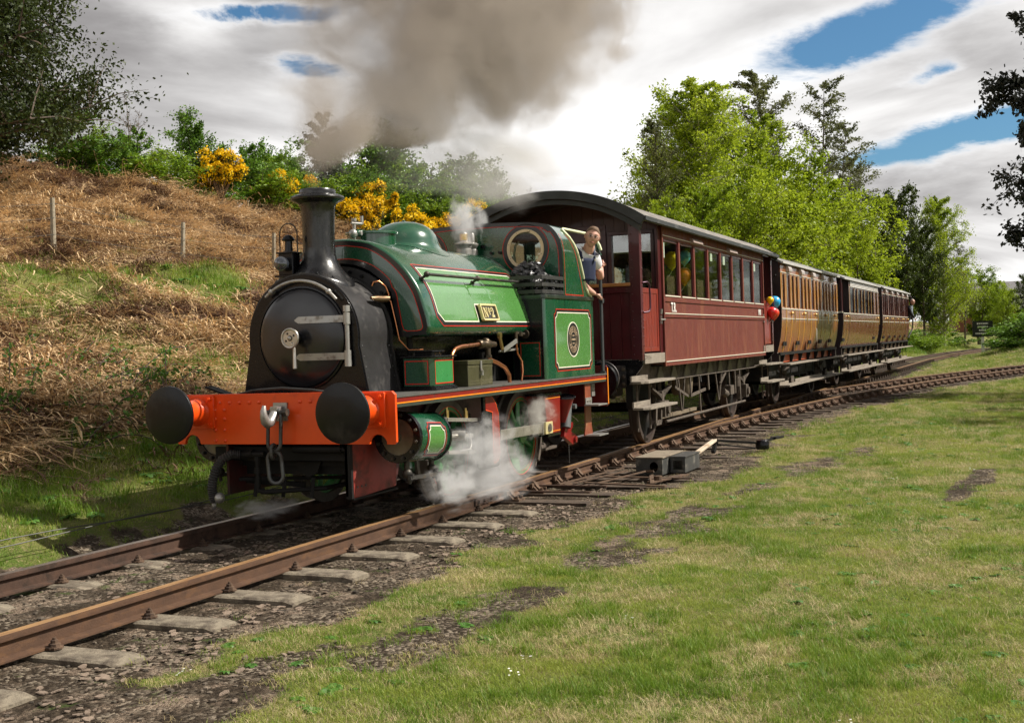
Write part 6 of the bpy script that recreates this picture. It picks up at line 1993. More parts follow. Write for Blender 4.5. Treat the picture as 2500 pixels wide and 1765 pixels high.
# underframe
for s in (-1, 1):
    bb = B(); bb.box(.03, CL - .03, s * 1.03, s * 1.045, .93, 1.19); bb.box(.03, CL - .03, s * 1.03, s * 1.10, .915, .93); sol = bb.out('sole_bar', grimeiron, C1)
    for k in range(9):  # pale plates standing in for the light gaps of the truss
        bb = B(); x = 1.5 + k * .78; bb.prism([(x - .20, .935), (x + .20, .935), (x + .05, 1.13), (x - .05, 1.13)], 'y', s * 1.05, s * 1.075); bb.out('truss_gap_plate', PM('truss_gap_khaki', (.14, .12, .08), .75, var=.3), sol)
    bb = B(); bb.box(BX0, BX1, s * 1.20, s * 1.0, 1.14, 1.165); bb.out('body_bearer', under, C1)
    spring(C1, 1.75, s, .82, .99); spring(C1, 7.55, s, .82, .99)
    bb = B()
    for (a, c, w_) in (((2.45, .93), (2.62, .42), .035), ((2.85, .93), (2.66, .42), .035), ((2.25, .80), (3.05, .62), .04), ((3.2, .93), (3.22, .60), .05), ((3.2, .62), (4.2, .68), .045), ((3.75, .93), (3.85, .30), .04), ((4.4, .93), (4.45, .66), .06), ((4.95, .93), (5.15, .45), .035), ((5.45, .93), (5.18, .45), .035), ((5.3, .72), (5.75, .90), .04), ((6.0, .93), (6.05, .55), .05), ((6.5, .93), (6.52, .5), .06), ((2.35, .93), (2.35, .75), .03), ((6.9, .93), (6.95, .32), .06), ((1.15, .33), (1.2, .60), .07), ((1.15, .33), (1.42, .33), .07), ((1.42, .33), (1.45, .50), .05)):
        bb.bar((a[0], s * 1.08, a[1]), (c[0], s * 1.08, c[1]), w_, .02, (0, 1, 0))
    bb.out('hanger_rods', grimeiron, C1)
    bb = B(); bb.cyl((1.42, s * 1.16, .335), (3.85, s * 1.16, .335), .020, 8); bb.cyl((3.85, s * 1.16, .335), (6.95, s * 1.16, .335), .020, 8); bb.out('long_lever_rod', grimeiron, C1)
    bb = B(); bb.cyl((2.1, s * .55, .5), (3.3, s * .55, .48), .06, 12); bb.bar((2.0, s * .9, .36), (4.2, s * .9, .36), .05, .05); bb.lathe([(.14, 0), (.17, .05), (.19, .3), (.15, .32)], (3.55, s * .85, .62), (0, 0, 1), 16); bb.out('vacuum_cylinder', PM('vacuum_cylinder_khaki', (.17, .13, .085), .75, var=.25), C1, smooth=40)
    bb = B(); bb.cyl((5.55, s * 1.05, .58), (5.85, s * 1.05, .52), .07, 10); bb.box(5.95, 6.25, s * 1.0, s * 1.12, .50, .66); bb.cyl((6.62, s * 1.08, .62), (6.62, s * 1.08, .80), .06, 10); bb.out('brake_fittings', grimeiron, C1, smooth=40)
    for (a, c) in ((-.30, 1.18), (CL - 1.18, CL + .30)):
        stepboard(C1, a, c, 1.18, .945, s=s); stepboard(C1, a, c, 1.20, .60, s=s)
        for x in (a + .25, a + .85):
            bb = B(); bb.bar((x, s * 1.08, .93), (x, s * 1.19, .93), .04, .02); bb.bar((x, s * 1.17, .94), (x, s * 1.17, .30), .035, .02, (0, 1, 0)); bb.out('step_iron', grimeiron, C1)
    bb = B(); bb.box(.0, .20, s * 1.0, s * 1.10, .60, .93); bb.out('corner_bracket', under, C1)
wheelset(C1, 1.75, .53, PM('coach_wheel_tyre', (.07, .05, .042), .55, metal=.4, var=.3)); wheelset(C1, 7.55, .53, PM('coach_wheel_tyre', (0, 0, 0)))


# ---- compartment coaches
def coach(x0, L, label, mat, line, sole, style):
    root = coach_root('railway_coach', x0, L, label=label, category='railway coach', group='coaches of the train')
    PZ = [1.13, 1.22, 1.35, 1.5, 1.7, 1.9, 2.1, 2.86, 3.08]; PY = [1.135, 1.16, 1.195, 1.225, 1.25, 1.26, 1.26, 1.25, 1.245]
    hy = lambda z: float(np.interp(z, PZ, PY))
    arc2 = arc_roof(1.33, 3.07, 3.42, 24)
    bb = B(); bb.prism([arc2 + [(q[0] * .985, q[1] - .04) for q in reversed(arc2)]], 'x', -.06, L + .06); rf = bb.out('roof', PM('roof_light_grey', (.22, .215, .205), .7, var=.25, dirt=(.10, .10, .10), dirt_amt=.4), root, smooth=30)
    for s in (-1, 1):
        bb = B(); bb.box(-.07, L + .07, s * 1.335, s * 1.29, 3.045, 3.085); bb.out('gutter', PM('gutter_pale', (.45, .44, .42), .5), rf)
    # lower body and cornice as curved skins
    win = []    # (x0, x1, kind)
    doors = []
    if style == 'doors':
        p = (L - .16) / 5
        for k in range(5):
            c = .08 + p * (k + .5); dw = .33
            doors.append((c - dw, c + dw)); win += [(c - .24, c + .24, 'door'), (c - .73, c - .40, 'q'), (c + .40, c + .73, 'q')]
    else:
        doors = [(.25, .85), (L - 1.15, L - .45)]
        win = [(1.45, 2.3, 'w'), (2.42, 3.0, 'w'), (3.12, 3.9, 'w'), (4.02, 4.6, 'w'), (4.72, 5.5, 'w'), (5.62, 6.2, 'w'), (6.32, 6.9, 'w'), (7.35, 7.8, 'door'), (.38, .72, 'open')]
    win.sort()
    bx0 = 0.0 if style == 'doors' else 1.25
    for s in (-1, 1):
        def skin(xa, xb, za, zb, off=0.0, nz=10):
            bb = B(); vs = []
            zs = [z for z in np.linspace(za, zb, nz)]
            for o2 in (off, off - .03):
                for z in zs:
                    for x in (xa, xb): vs.append((x, s * (hy(z) + o2), z))
            m = len(zs) * 2
            fs = [(2 * i, 2 * i + 1, 2 * i + 3, 2 * i + 2) for i in range(len(zs) - 1)] + [(m + 2 * i, m + 2 * i + 2, m + 2 * i + 3, m + 2 * i + 1) for i in range(len(zs) - 1)]
            fs += [(0, m, m + 1, 1), (m - 2, m - 1, 2 * m - 1, 2 * m - 2)]
            fs += [(2 * i, 2 * i + 2, m + 2 * i + 2, m + 2 * i) for i in range(len(zs) - 1)] + [(2 * i + 1, m + 2 * i + 1, m + 2 * i + 3, 2 * i + 3) for i in range(len(zs) - 1)]
            bb.add(vs, fs); return bb
        cuts = [0.0] + [q for d in doors for q in d] + [L]
        for i in range(len(cuts) - 1):
            isd = i % 2 == 1
            if style != 'doors' and i == 0: pass
            o = skin(cuts[i] + .006, cuts[i + 1] - .006, 1.13, 2.10, .0 if isd else -.003).out('door' if isd else 'body_panel', mat, root, smooth=60)
            if isd:
                d0, d1 = cuts[i], cuts[i + 1]
                bb = B()
                for z in (1.34,): 
                    bb.box(d0 - .20, d0 - .03, s * (hy(z) - .01), s * (hy(z) + .022), z - .045, z + .045); bb.box(d0 + .03, d0 + .20, s * (hy(z) - .01), s * (hy(z) + .022), z - .045, z + .045)
                bb.out('hinge', under, o)
                bb = B(); bb.cyl((d1 - .05, s * 1.28, 2.0), (d1 + .10, s * 1.29, 2.0), .016, 8); bb.cyl((d1 + .16, s * 1.30, 1.78), (d1 + .16, s * 1.30, 2.06), .012, 8); bb.sphere((d1 - .05, s * 1.28, 2.0), .03, 8, 6); bb.out('door_handle', brass, o, smooth=60)
                for x in (d0, d1):
                    bb = B(); bb.ribbon([(x, z) for z in np.linspace(1.16, 2.085, 12)], .035 if line is yell else .028, lambda u, v, o3, s2=s: (u, s2 * (hy(v) + o3), v), .006, seg=.2); bb.out('door_edge_line', line, o, smooth=60)
        skin(bx0, L, 2.862, 3.07, .0, 3).out('cornice_panel', mat, root)
        # uprights between windows
        xs = [bx0] + [q for w_ in win if w_[0] >= bx0 for q in w_[:2]] + [L]
        for i in range(0, len(xs) - 1, 2):
            if xs[i + 1] - xs[i] > .01:
                bb = skin(xs[i] + .002, xs[i + 1] - .002, 2.101, 2.861, .0, 3); up2 = bb.out('window_pillar', mat, root)
                if xs[i + 1] - xs[i] > .07:
                    for x in (xs[i] + .015, xs[i + 1] - .015):
                        bb = B(); bb.box(x - .011, x + .011, s * (hy(2.4)), s * (hy(2.4) + .006), 2.12, 2.85); bb.out('lining', line, up2)
        for (a, c, kd) in win:
            if kd == 'open': continue
            bb = B(); y_ = 1.232
            for (u0, u1, z0, z1) in ((a, c, 2.101, 2.13), (a, c, 2.83, 2.861), (a, a + .022, 2.13, 2.83), (c - .022, c, 2.13, 2.83)): bb.box(u0, u1, s * y_, s * (y_ + .014), z0, z1)
            fr2 = bb.out('window_frame', mat if line is yell else maroon, root)
            bb = B(); bb.box(a + .01, c - .01, s * (y_ + .002), s * (y_ + .005), 2.11, 2.85); bb.out('window_pane', glassm, fr2)
            if kd == 'door':
                bb = B(); bb.box(a + .03, c - .03, s * (y_ - .02), s * (y_ - .012), 2.14, 2.84); bb.out('dark_red_blind', PM('compartment_red', (.10, .006, .006), .5, var=.3), fr2)
        for z, h in ((2.085, .016), (1.875, .012), (2.862, .012), (1.145, .014)):
            bb = B(); bb.box(.02 if z < 2.5 else bx0, L - .02, s * (hy(z) - .004), s * (hy(z) + .014), z, z + h); bb.out('cream_beading', whl, root)
        if style == 'doors':
            for d in doors:
                c = (d[0] + d[1]) / 2; bb = B(); bb.prism([[(s * 1.245, 3.05), (s * 1.29, 3.03), (s * 1.325, 2.96), (s * 1.325, 2.90), (s * 1.245, 2.89)]], 'x', c - .20, c + .20); bb.out('ventilator_hood', hoodm, root, bevel=.01)
        else:
            for k in range(4):
                bb = B(); bb.box(1.45, L - .35, s * 1.255, s * 1.275, 2.875 + k * .042, 2.905 + k * .042); bb.out('ventilator_slat', PM('slat_pale', (.62, .58, .52), .4, coat=.4), root)
        # sole bar, brackets, boards
        bb = B(); bb.box(.10, L - .10, s * 1.05, s * 1.07, .93, 1.10); sl = bb.out('sole_bar', sole, root)
        for k in range(7):
            x = .75 + k * (L - 1.5) / 6; bb = B(); bb.prism([[(s * 1.07, 1.10), (s * 1.17, 1.10), (s * 1.12, .93), (s * 1.07, .93)]], 'x', x - .03, x + .03); bb.out('body_bracket', under, sl)
        bb = B(); bb.box(.3 if style == 'doors' else .1, L + .25, s * 1.14, s * 1.36, .885, .915); bb.out('upper_step_board', woodstep, root, bevel=.003)
        bb = B(); bb.box(.05, L - .25, s * 1.14, s * 1.38, .43, .465); lb_ = bb.out('lower_step_board', woodstep, root, bevel=.003)
        for (xa, xb2) in ((.1, 1.15), (2.0, 5.9), (6.8, L - .35)):
            bb = B(); bb.box(xa, xb2, s * 1.14, s * 1.16, .466, .53); bb.out('step_riser', woodstep, lb_)
        for x in (1.55, 6.5): 
            bb = B(); bb.prism([rrect(.36, .15, .05)], 'x', 0, .02); bb.v = [(x + v[1] * 1.2, s * 1.20 + 0 * v[0], .54 + v[2] * .7) if False else (x + v[1], s * (1.16 + v[0]), .54 + v[2]) for v in bb.v]; bb.out('axle_box_cover', grimeiron, lb_)
            spring(root, x, s, .80, .99)
        bb = B()
        for k in range(8):
            x = .5 + k * (L - 1) / 7; bb.bar((x, s * 1.12, .92), (x, s * 1.15, .46), .03, .015, (0, 1, 0))
        bb.box(.2, L - .2, s * .9, s * .92, .62, .92)
        bb.out('step_irons', under, root)
    bb = B(); bb.box(.05, L - .05, -1.2, 1.2, 1.10, 1.16); bb.box(.2, L - .2, -.85, .85, .55, 1.0); bb.out('floor_and_frame', under, root)
    # ends
    ep = [(hy(z), z) for z in PZ] ; lp = ep + [(q[0] * .94, q[1] - .03) for q in reversed(arc2)] + [(-q[0], q[1]) for q in reversed(ep)]
    for xe, f in ((0, 1), (L, -1)):
        if style == 'saloon' and f == 1:
            lp2 = [(-hy(z), z) for z in PZ if z <= 2.1] + [(hy(z), z) for z in reversed(PZ) if z <= 2.1]
            bb = B(); bb.prism([lp2], 'x', xe, xe + .03); bb.out('end_screen', coachblk, root)
            bb = B(); bb.prism([lp], 'x', 1.25, 1.28); bb.out('end_panel', coachblk, root)
            for s in (-1, 1):
                bb = B(); bb.cyl((.03, s * 1.22, 2.1), (.03, s * 1.22, 3.07), .03, 8); bb.out('roof_post', maroon, root)
            bb = B(); bb.box(-.02, .05, -1.25, 1.25, 2.10, 2.14); bb.out('end_rail', whl, root)
            continue
        bb = B(); bb.prism([lp], 'x', xe - .0 * f, xe + f * .035); en = bb.out('end_panel', coachblk, root)
        for k in range(4):
            bb = B(); y_ = -.85 + k * .56; bb.box(xe - f * .012, xe, y_, y_ + .04, 1.15, 3.1); bb.out('end_moulding', coachblk, en)
        bb = B(); bb.tube([(xe - f * .05, -1.1, 2.6), (xe - f * .07, -1.12, 2.75), (xe - f * .1, -1.18, 2.8)], .012, 6); bb.out('end_lamp_iron', under, en)
    for xe, f in ((0, -1), (L, 1)):
        bb = B(); bb.box(xe, xe - f * .12, -1.18, 1.18, .92, 1.12); hh = bb.out('headstock', coachblk, root)
        for s in (-1, 1):
            bb = B(); bb.lathe([(.12, 0), (.09, .05), (.085, .25), (.055, .255), (.055, .40), (.19, .44), (.205, .46), (0, .475)], (xe, s * .87, 1.03), (f, 0, 0), 24); bb.out('buffer', under, hh, smooth=35)
    tm = PM('coach_wheel_tyre', (0, 0, 0))
    wheelset(root, 1.55, .5, tm); wheelset(root, 6.5, .5, tm)
    # compartment partitions and seats inside
    if style == 'doors':
        p = (L - .16) / 5
        for k in range(1, 5):
            bb = B(); bb.box(.08 + p * k - .02, .08 + p * k + .02, -1.2, 1.2, 1.16, 3.1); bb.out('partition', inter, root)
    return root


C2 = coach(17.25, 8.35, 'second coach, glossy golden teak with yellow lined doors and orange sole bar', teak, yell, solebar_o, 'doors')
C3 = coach(26.65, 8.25, 'third coach, varnished brown saloon with white ventilator slats above its windows', brown3, yell if False else PM('lining_gold_dull', (.42, .26, .06), .4), solebar_b, 'saloon')
C4 = coach(35.85, 9.2, 'last coach, dark brown with five doors and a guard leaning out at its far end', brown3, PM('lining_dark', (.05, .012, .01), .4), solebar_b, 'doors')
b = B(); b.tube([(9.2, -1.25, 3.0), (9.55, -1.33, 2.95), (9.62, -1.36, 2.5), (9.62, -1.36, 1.9), (9.55, -1.33, 1.6), (9.25, -1.2, 1.25)], .03, 8); b.box(9.25, 9.6, -1.38, -1.30, 2.0, 2.9); b.out('end_ducket', coachblk, C4)
# third coach has slats painted, second coach carries a small oval ticket
b = B(); b.prism([[(4.62 + .05 * math.cos(t), 1.50 + .17 * math.sin(t)) for t in np.linspace(0, 2 * PI, 20, endpoint=False)]], 'y', -1.250, -1.262); b.out('oval_plate', whitem, C2)

# ---- balloons and notices
def balloon(p, r, col, label, cat='balloon', tag_=True):
    m = PM('balloon_%s' % label.split()[0], col, .25, coat=.6, var=.04)
    B.off = Vector(p)
    root = empty('balloon', p, label=label, category=cat, group='party balloons on the train')
    b = B(); b.lathe([(0, -r * 1.28), (r * .12, -r * 1.26), (r * .10, -r * 1.18), (r * .45, -r * .88), (r * .80, -r * .45), (r * .97, 0), (r * .98, r * .2), (r * .86, r * .58), (r * .55, r * .88), (r * .25, r * .99), (0, r * 1.02)], p, (0, 0, 1), 24); b.out('balloon_skin', m, root, smooth=180)
    b = B(); b.tube([Vector(p) + Vector((0, 0, -r * 1.26)), Vector(p) + Vector((.02, .03, -r * 1.6)), Vector(p) + Vector((0, .06, -r * 1.9))], .004, 5); b.out('string', whitem, root)
    B.off = Vector((0, 0, 0))


_y = float(yc(16.2))
balloon((16.35, _y - 1.28, 2.20), .128, (.03, .42, .80), 'bright blue balloon tied between the first and second coach')
balloon((16.30, _y - 1.27, 1.97), .115, (.80, .07, .03), 'red orange balloon hanging just below the bright blue balloon')
balloon((15.95, _y - 1.30, 1.99), .110, (.70, .02, .02), 'deep red balloon tied at the gate of the first coach')
balloon((15.80, _y - 1.30, 2.23), .075, (.95, .60, .0), 'yellow balloon above the deep red balloon at the rear platform')
balloon((9.15, -1.02, 2.72), .13, (.90, .62, .01), 'large yellow balloon inside the second window of the first coach')
balloon((9.95, -1.0, 2.80), .11, (.10, .55, .85), 'pale blue balloon inside the third window of the first coach')
balloon((9.75, -1.04, 2.50), .13, (.85, .22, .02), 'orange balloon inside the third window below the pale blue one')
for (x, z, h, lab) in ((8.06, 2.80, .22, 'white paper notice stuck in the first window of the brown coach'), (11.05, 2.86, .15, 'white paper notice in the fourth window of the brown coach'), (12.0, 2.84, .15, 'white paper notice in the fifth window of the brown coach'), (14.65, 2.84, .15, 'white paper notice in the last window of the brown coach')):
    yy = float(yc(x)); B.off = Vector((x, yy - 1.228, z))
    b = B(); b.box(x - .07, x + .07, yy - 1.2245, yy - 1.2235, z - h / 2, z + h / 2); o = b.out('paper_notice', whitem, None); o['label'] = lab; o['category'] = 'notice'; o['group'] = 'notices in the coach windows'
B.off = Vector((0, 0, 0))
# ------------------------------------------------------------------ people
skinm = PM('skin', (.60, .33, .25), .5, var=.06, vs=12)
hairm = PM('hair_brown', (.16, .095, .055), .7, var=.3, vs=30, bump=.6, bs=90)
denim = PM('overall_navy', (.013, .020, .060), .8, var=.25, vs=14, bump=.5, bs=60, dirt=(.05, .06, .10), dirt_amt=.35, dirt_scale=9)
shirt = PM('white_tshirt', (.72, .72, .78), .8, var=.06, vs=10, bump=.3, bs=30)


def skin_chain(name, verts, edges, mats, parent, sub=2, root=0, smooth=True):
    """verts: (x,y,z,rx,ry)"""
    me = bpy.data.meshes.new(name)
    o0 = B.off
    me.from_pydata([(v[0] - o0.x, v[1] - o0.y, v[2] - o0.z) for v in verts], edges, [])
    ob = bpy.data.objects.new(name, me); COL.objects.link(ob)
    sk = ob.modifiers.new('skin', 'SKIN'); sk.use_smooth_shade = True
    for i, v in enumerate(verts):
        d = me.skin_vertices[0].data[i]; d.radius = (v[3], v[4] if len(v) > 4 else v[3]); d.use_root = (i == root)
    ss = ob.modifiers.new('sub', 'SUBSURF'); ss.levels = sub; ss.render_levels = sub
    me.materials.append(mats)
    if parent is not None: ob.parent = parent
    return ob


def head(parent, c, yawd, tilt, skin, hair, glasses=False, r=.105, bald=False, name_off=True):
    """a head with jaw, nose, brow, ears, eyes, mouth and hair; c centre of the skull, facing yawd degrees"""
    M = Matrix.Translation(Vector(c)) @ Matrix.Rotation(R(yawd), 4, 'Z') @ Matrix.Rotation(R(tilt[0]), 4, 'X') @ Matrix.Rotation(R(tilt[1]), 4, 'Y')
    k = r / .105
    # local: +x forward, z up
    b = B(); n, m = 28, 22; vs = []
    for j in range(m + 1):
        t = PI * j / m
        for i in range(n):
            p = 2 * PI * i / n
            x, y, z = math.sin(t) * math.cos(p), math.sin(t) * math.sin(p), math.cos(t)
            X = x * .098; Y = y * .086; Z = z * .120
            if z < 0:   # jaw narrows, chin comes forward
                q = -z; Y *= 1 - .38 * q ** 1.6; X *= 1 - .22 * q if x > 0 else 1 - .45 * q
                if x > 0: X += .018 * q
            if x > 0:   # face plane: nose, brow, eye hollow, lips
                f = math.exp(-(Y / .013) ** 2); X += .026 * f * math.exp(-((Z + .022) / .022) ** 2) + .012 * f * math.exp(-((Z + .0) / .03) ** 2)
                X += .006 * math.exp(-((Z - .030) / .010) ** 2)
                X -= .010 * (math.exp(-((Y - .032) / .014) ** 2) + math.exp(-((Y + .032) / .014) ** 2)) * math.exp(-((Z - .008) / .012) ** 2)
                X += .006 * math.exp(-(Y / .022) ** 2) * (math.exp(-((Z + .055) / .006) ** 2) + math.exp(-((Z + .068) / .007) ** 2))
                X += .008 * math.exp(-(Y / .02) ** 2) * math.exp(-((Z + .098) / .014) ** 2)
            vs.append(M @ Vector((X * k, Y * k, Z * k)))
    b.add(vs, [(j * n + i, (j + 1) * n + i, (j + 1) * n + (i + 1) % n, j * n + (i + 1) % n) for j in range(m) for i in range(n)])
    for s in (-1, 1):
        rot = (M.to_3x3() @ Matrix.Rotation(R(s * 12), 3, 'Z'))
        b.sphere(M @ Vector((-.004 * k, s * .087 * k, -.004 * k)), .030 * k, 12, 8, (.62, .25, 1), PI, rot)
    hd = b.out('head', skin, parent, smooth=180)
    eye_w = PM('eye_white', (.30, .26, .24), .4); dark = PM('eye_dark', (.02, .015, .012), .3); lip = PM('lips', (.42, .16, .13), .5)
    b = B()
    for s in (-1, 1): b.sphere(M @ Vector((.084 * k, s * .031 * k, .008 * k)), .0125 * k, 10, 8)
    b.out('eye', eye_w, hd, smooth=180)
    b = B()
    for s in (-1, 1): b.sphere(M @ Vector((.0945 * k, s * .030 * k, 0.007 * k)), .0085 * k, 8, 6)
    b.out('pupil', dark, hd, smooth=180)
    b = B(); b.tube([M @ Vector((.090 * k, -.024 * k, -.063 * k)), M @ Vector((.1035 * k, 0, -.061 * k)), M @ Vector((.090 * k, .024 * k, -.063 * k))], .0055 * k, 6); b.out('mouth', lip, hd, smooth=180)
    if hair is not None:
        b = B(); vs = []; n2, m2 = 28, 14
        for j in range(m2 + 1):
            for i in range(n2):
                p = 2 * PI * i / n2; front = max(0, math.cos(p))
                tmax = PI * (.56 - .29 * front ** .5) if not bald else PI * (.55 - .4 * front)
                t = tmax * j / m2
                x, y, z = math.sin(t) * math.cos(p), math.sin(t) * math.sin(p), math.cos(t)
                g = 1.045 + .02 * math.sin(p * 7 + j) * (j / m2) + (.13 * math.exp(-((t - .62) / .30) ** 2) * front if not bald else 0)
                if bald: g = 1.01
                vs.append(M @ Vector((x * .098 * g * k, y * .086 * g * k, z * .120 * g * k)))
        b.add(vs, [(j * n2 + i, (j + 1) * n2 + i, (j + 1) * n2 + (i + 1) % n2, j * n2 + (i + 1) % n2) for j in range(m2) for i in range(n2)])
        b.out('hair', hair, hd, smooth=180)
        b = B()
        for s in (-1, 1): b.tube([M @ Vector((.088 * k, s * .048 * k, .028 * k)), M @ Vector((.097 * k, s * .032 * k, .034 * k)), M @ Vector((.099 * k, s * .014 * k, .029 * k))], .0042 * k, 5)
        b.out('eyebrows', hair, hd, smooth=180)
    if glasses:
        b = B()
        for s in (-1, 1):
            b.tube([M @ Vector((.112 * k, (s * .032 + .024 * math.cos(t)) * k, (.004 + .016 * math.sin(t)) * k)) for t in np.linspace(0, 2 * PI, 16, endpoint=False)], .0016, 5, True)
            b.tube([M @ Vector((.110 * k, s * .056 * k, .008 * k)), M @ Vector((.05 * k, s * .088 * k, .008 * k)), M @ Vector((0, s * .092 * k, .004 * k))], .0016, 5)
        b.tube([M @ Vector((.112 * k, -.009 * k, .010 * k)), M @ Vector((.116 * k, 0, .012 * k)), M @ Vector((.112 * k, .009 * k, .010 * k))], .0016, 5)
        b.out('spectacles', PM('spectacle_wire', (.2, .19, .18), .3, metal=.8), hd, smooth=180)
    return hd


def hand(parent, wrist, d, palm_n, curl=1.0, side=1, name='hand', mat=None):
    """palm and five fingers. d: direction the fingers run, palm_n: direction the palm faces"""
    mat = mat or skinm
    d = Vector(d).normalized(); pn = Vector(palm_n); pn = (pn - d * pn.dot(d)).normalized(); sd = d.cross(pn).normalized() * side
    w = Vector(wrist); verts = [(*w, .024, .018), (*(w + d * .035), .034, .017), (*(w + d * .075), .038, .015)]; edges = [(0, 1), (1, 2)]
    palm = w + d * .078
    for k, (o, L, r) in enumerate(((-.031, .066, .0085), (-.011, .076, .009), (.010, .071, .0088), (.029, .056, .0078))):
        p = palm + sd * o; base = len(verts); dirn = d.copy(); a = 0
        seg = [L * .45, L * .32, L * .23]
        verts.append((*(palm - d * .02 + sd * o * .8), .011, .010)); edges.append((2, base))
        prev = base
        for sN, ln in enumerate(seg):
            a += R(38 * curl + (8 if sN else 0) * curl)
            dd = (d * math.cos(a) + pn * math.sin(a)).normalized(); p = p + dd * ln; verts.append((*p, r * (1 - .12 * sN), r * (1 - .12 * sN))); edges.append((prev, len(verts) - 1)); prev = len(verts) - 1
    p = w + d * .03 - sd * .028; base = len(verts); verts.append((*p, .012, .012)); edges.append((1, base)); prev = base
    for sN, ln in enumerate((.032, .026)):
        dd = (d * .55 - sd * .55 + pn * (.5 + .5 * sN)).normalized(); p = p + dd * ln; verts.append((*p, .0095 - .001 * sN, .0095 - .001 * sN)); edges.append((prev, len(verts) - 1)); prev = len(verts) - 1
    return skin_chain(name, verts, edges, mat, parent, 1, 0)


# driver leaning out of the cab
DR = Vector((4.98, -.88, 1.2))
B.off = DR
drv = empty('person', DR, label='driver in navy overalls, white shirt and spectacles leaning out of the engine cab', category='person')
# body joints
pel = (5.20, -.80, 2.10); wst = (5.12, -.90, 2.25); chs = (5.01, -1.02, 2.42); shc = (4.965, -1.09, 2.535); nck = (4.93, -1.16, 2.615)
sR = (4.825, -.965, 2.52)     # his right shoulder, inside the cab edge
sL = (5.120, -1.20, 2.50)
V = [(*pel, .20, .16), (*wst, .195, .155), (5.03, -.995, 2.38, .205, .160), (5.0, -1.03, 2.47, .175, .130), (5.14, -.86, 1.75, .085, .085), (5.18, -.86, 1.28, .06, .06), (5.28, -.74, 1.75, .085, .085), (5.30, -.74, 1.28, .06, .06)]
body = skin_chain('body', V, [(0, 1), (1, 2), (2, 3), (0, 4), (4, 5), (0, 6), (6, 7)], denim, drv, 2, 0)
V = [(4.99, -1.04, 2.48, .175, .115), (4.96, -1.09, 2.555, .150, .100), (*sR, .085, .085), (4.835, -.99, 2.38, .070, .070), (*sL, .085, .085), (5.165, -1.20, 2.39, .068, .068), (*nck, .080, .080)]
skin_chain('tshirt', V, [(0, 1), (1, 2), (2, 3), (1, 4), (4, 5), (1, 6)], shirt, drv, 2, 0)
V = [(4.95, -1.13, 2.57, .075, .075), (4.925, -1.175, 2.645, .070, .070), (4.910, -1.20, 2.71, .070, .070)]
skin_chain('neck', V, [(0, 1), (1, 2)], skinm, drv, 2, 0)
V = [(4.845, -1.0, 2.40, .055, .055), (4.90, -1.04, 2.26, .050, .050), (5.03, -1.12, 2.14, .044, .044), (5.14, -1.165, 2.095, .030, .027)]
skin_chain('right_arm', V, [(0, 1), (1, 2), (2, 3)], skinm, drv, 2, 0)
hand(drv, (5.15, -1.168, 2.093), (.9, -.15, -.15), (0, .3, -1), .55, 1)
V = [(5.165, -1.195, 2.41, .056, .056), (5.27, -1.19, 2.30, .050, .050), (5.43, -1.14, 2.40, .042, .042), (5.50, -1.125, 2.44, .030, .027)]
skin_chain('left_arm', V, [(0, 1), (1, 2), (2, 3)], skinm, drv, 2, 0)
hand(drv, (5.505, -1.13, 2.44), (.55, -.25, .6), (.2, .9, 0), 1.3, -1)
# bib and straps
def bib_pt(u, v):  # u across, v up on the chest, facing the camera side
    f = Vector((-.62, -.78, 0)); a = Vector((.78, -.62, 0)); c = Vector((4.985, -1.06, 2.43))
    return c + a * u + Vector((0, 0, v)) + f * (.150 - 2.0 * u * u) + Vector((-.10, -.10, 0)) * (v * .7)
b = B(); vs = []
for j in range(9):
    for i in range(9): vs.append(bib_pt(-.115 + .23 * i / 8, -.18 + .27 * j / 8))
b.add(vs, [(j * 9 + i, j * 9 + i + 1, (j + 1) * 9 + i + 1, (j + 1) * 9 + i) for j in range(8) for i in range(8)])
o = b.out('bib', denim, drv, smooth=180); sm = o.modifiers.new('solid', 'SOLIDIFY'); sm.thickness = .01
for s in (-1, 1):
    P1 = bib_pt(s * .09, .075); P2 = Vector((4.965, -1.10, 2.60)) + Vector((.78, -.62, 0)) * s * .10 + Vector((0, 0, .045)); P3 = P2 + Vector((.09, .11, -.05))
    Pm = P1.lerp(P2, .55) + Vector((-.02, -.025, .01))
    b = B(); b.tube([P1, Pm, P2, P3], .017, 8); b.out('strap', denim, drv, smooth=180)
    b = B(); b.rbox(P1 + Vector((-.010, -.012, -.005)), (.02, .02, .028), (0, 0, .7)); b.out('strap_buckle', steel, drv)
head(drv, (4.885, -1.235, 2.772), 180 + 26, (-14, 6), skinm, hairm, glasses=True, r=.108)
B.off = Vector((0, 0, 0))

# guard leaning out at the end of the last coach
gx_ = 44.75; gy_ = float(yc(gx_)) - 1.25
B.off = Vector((gx_, gy_, 1.2))
grd = empty('person', (gx_, gy_, 1.2), label='bald guard in dark jacket and pale shirt leaning out of the last coach', category='person')
jack = PM('dark_jacket', (.012, .014, .022), .8, var=.2); pale = PM('pale_blue_shirt', (.5, .58, .7), .8)
V = [(gx_ + .05, gy_ + .10, 1.95, .17, .14), (gx_ + .02, gy_ - .02, 2.25, .19, .14), (gx_, gy_ - .10, 2.48, .17, .11), (gx_, gy_ - .12, 2.58, .08, .08), (gx_ - .19, gy_ - .08, 2.45, .07, .07), (gx_ - .24, gy_ - .16, 2.2, .055, .055), (gx_ - .10, gy_ - .26, 2.05, .045, .045), (gx_ + .2, gy_ - .02, 2.45, .07, .07), (gx_ + .24, gy_ - .06, 2.2, .055, .055)]
skin_chain('body', V, [(0, 1), (1, 2), (2, 3), (2, 4), (4, 5), (5, 6), (2, 7), (7, 8)], jack, grd, 2, 0)
b = B(); b.prism([[(-.07, .17), (.07, .17), (.03, -.26), (-.02, -.26)]], 'x', 0, .02)
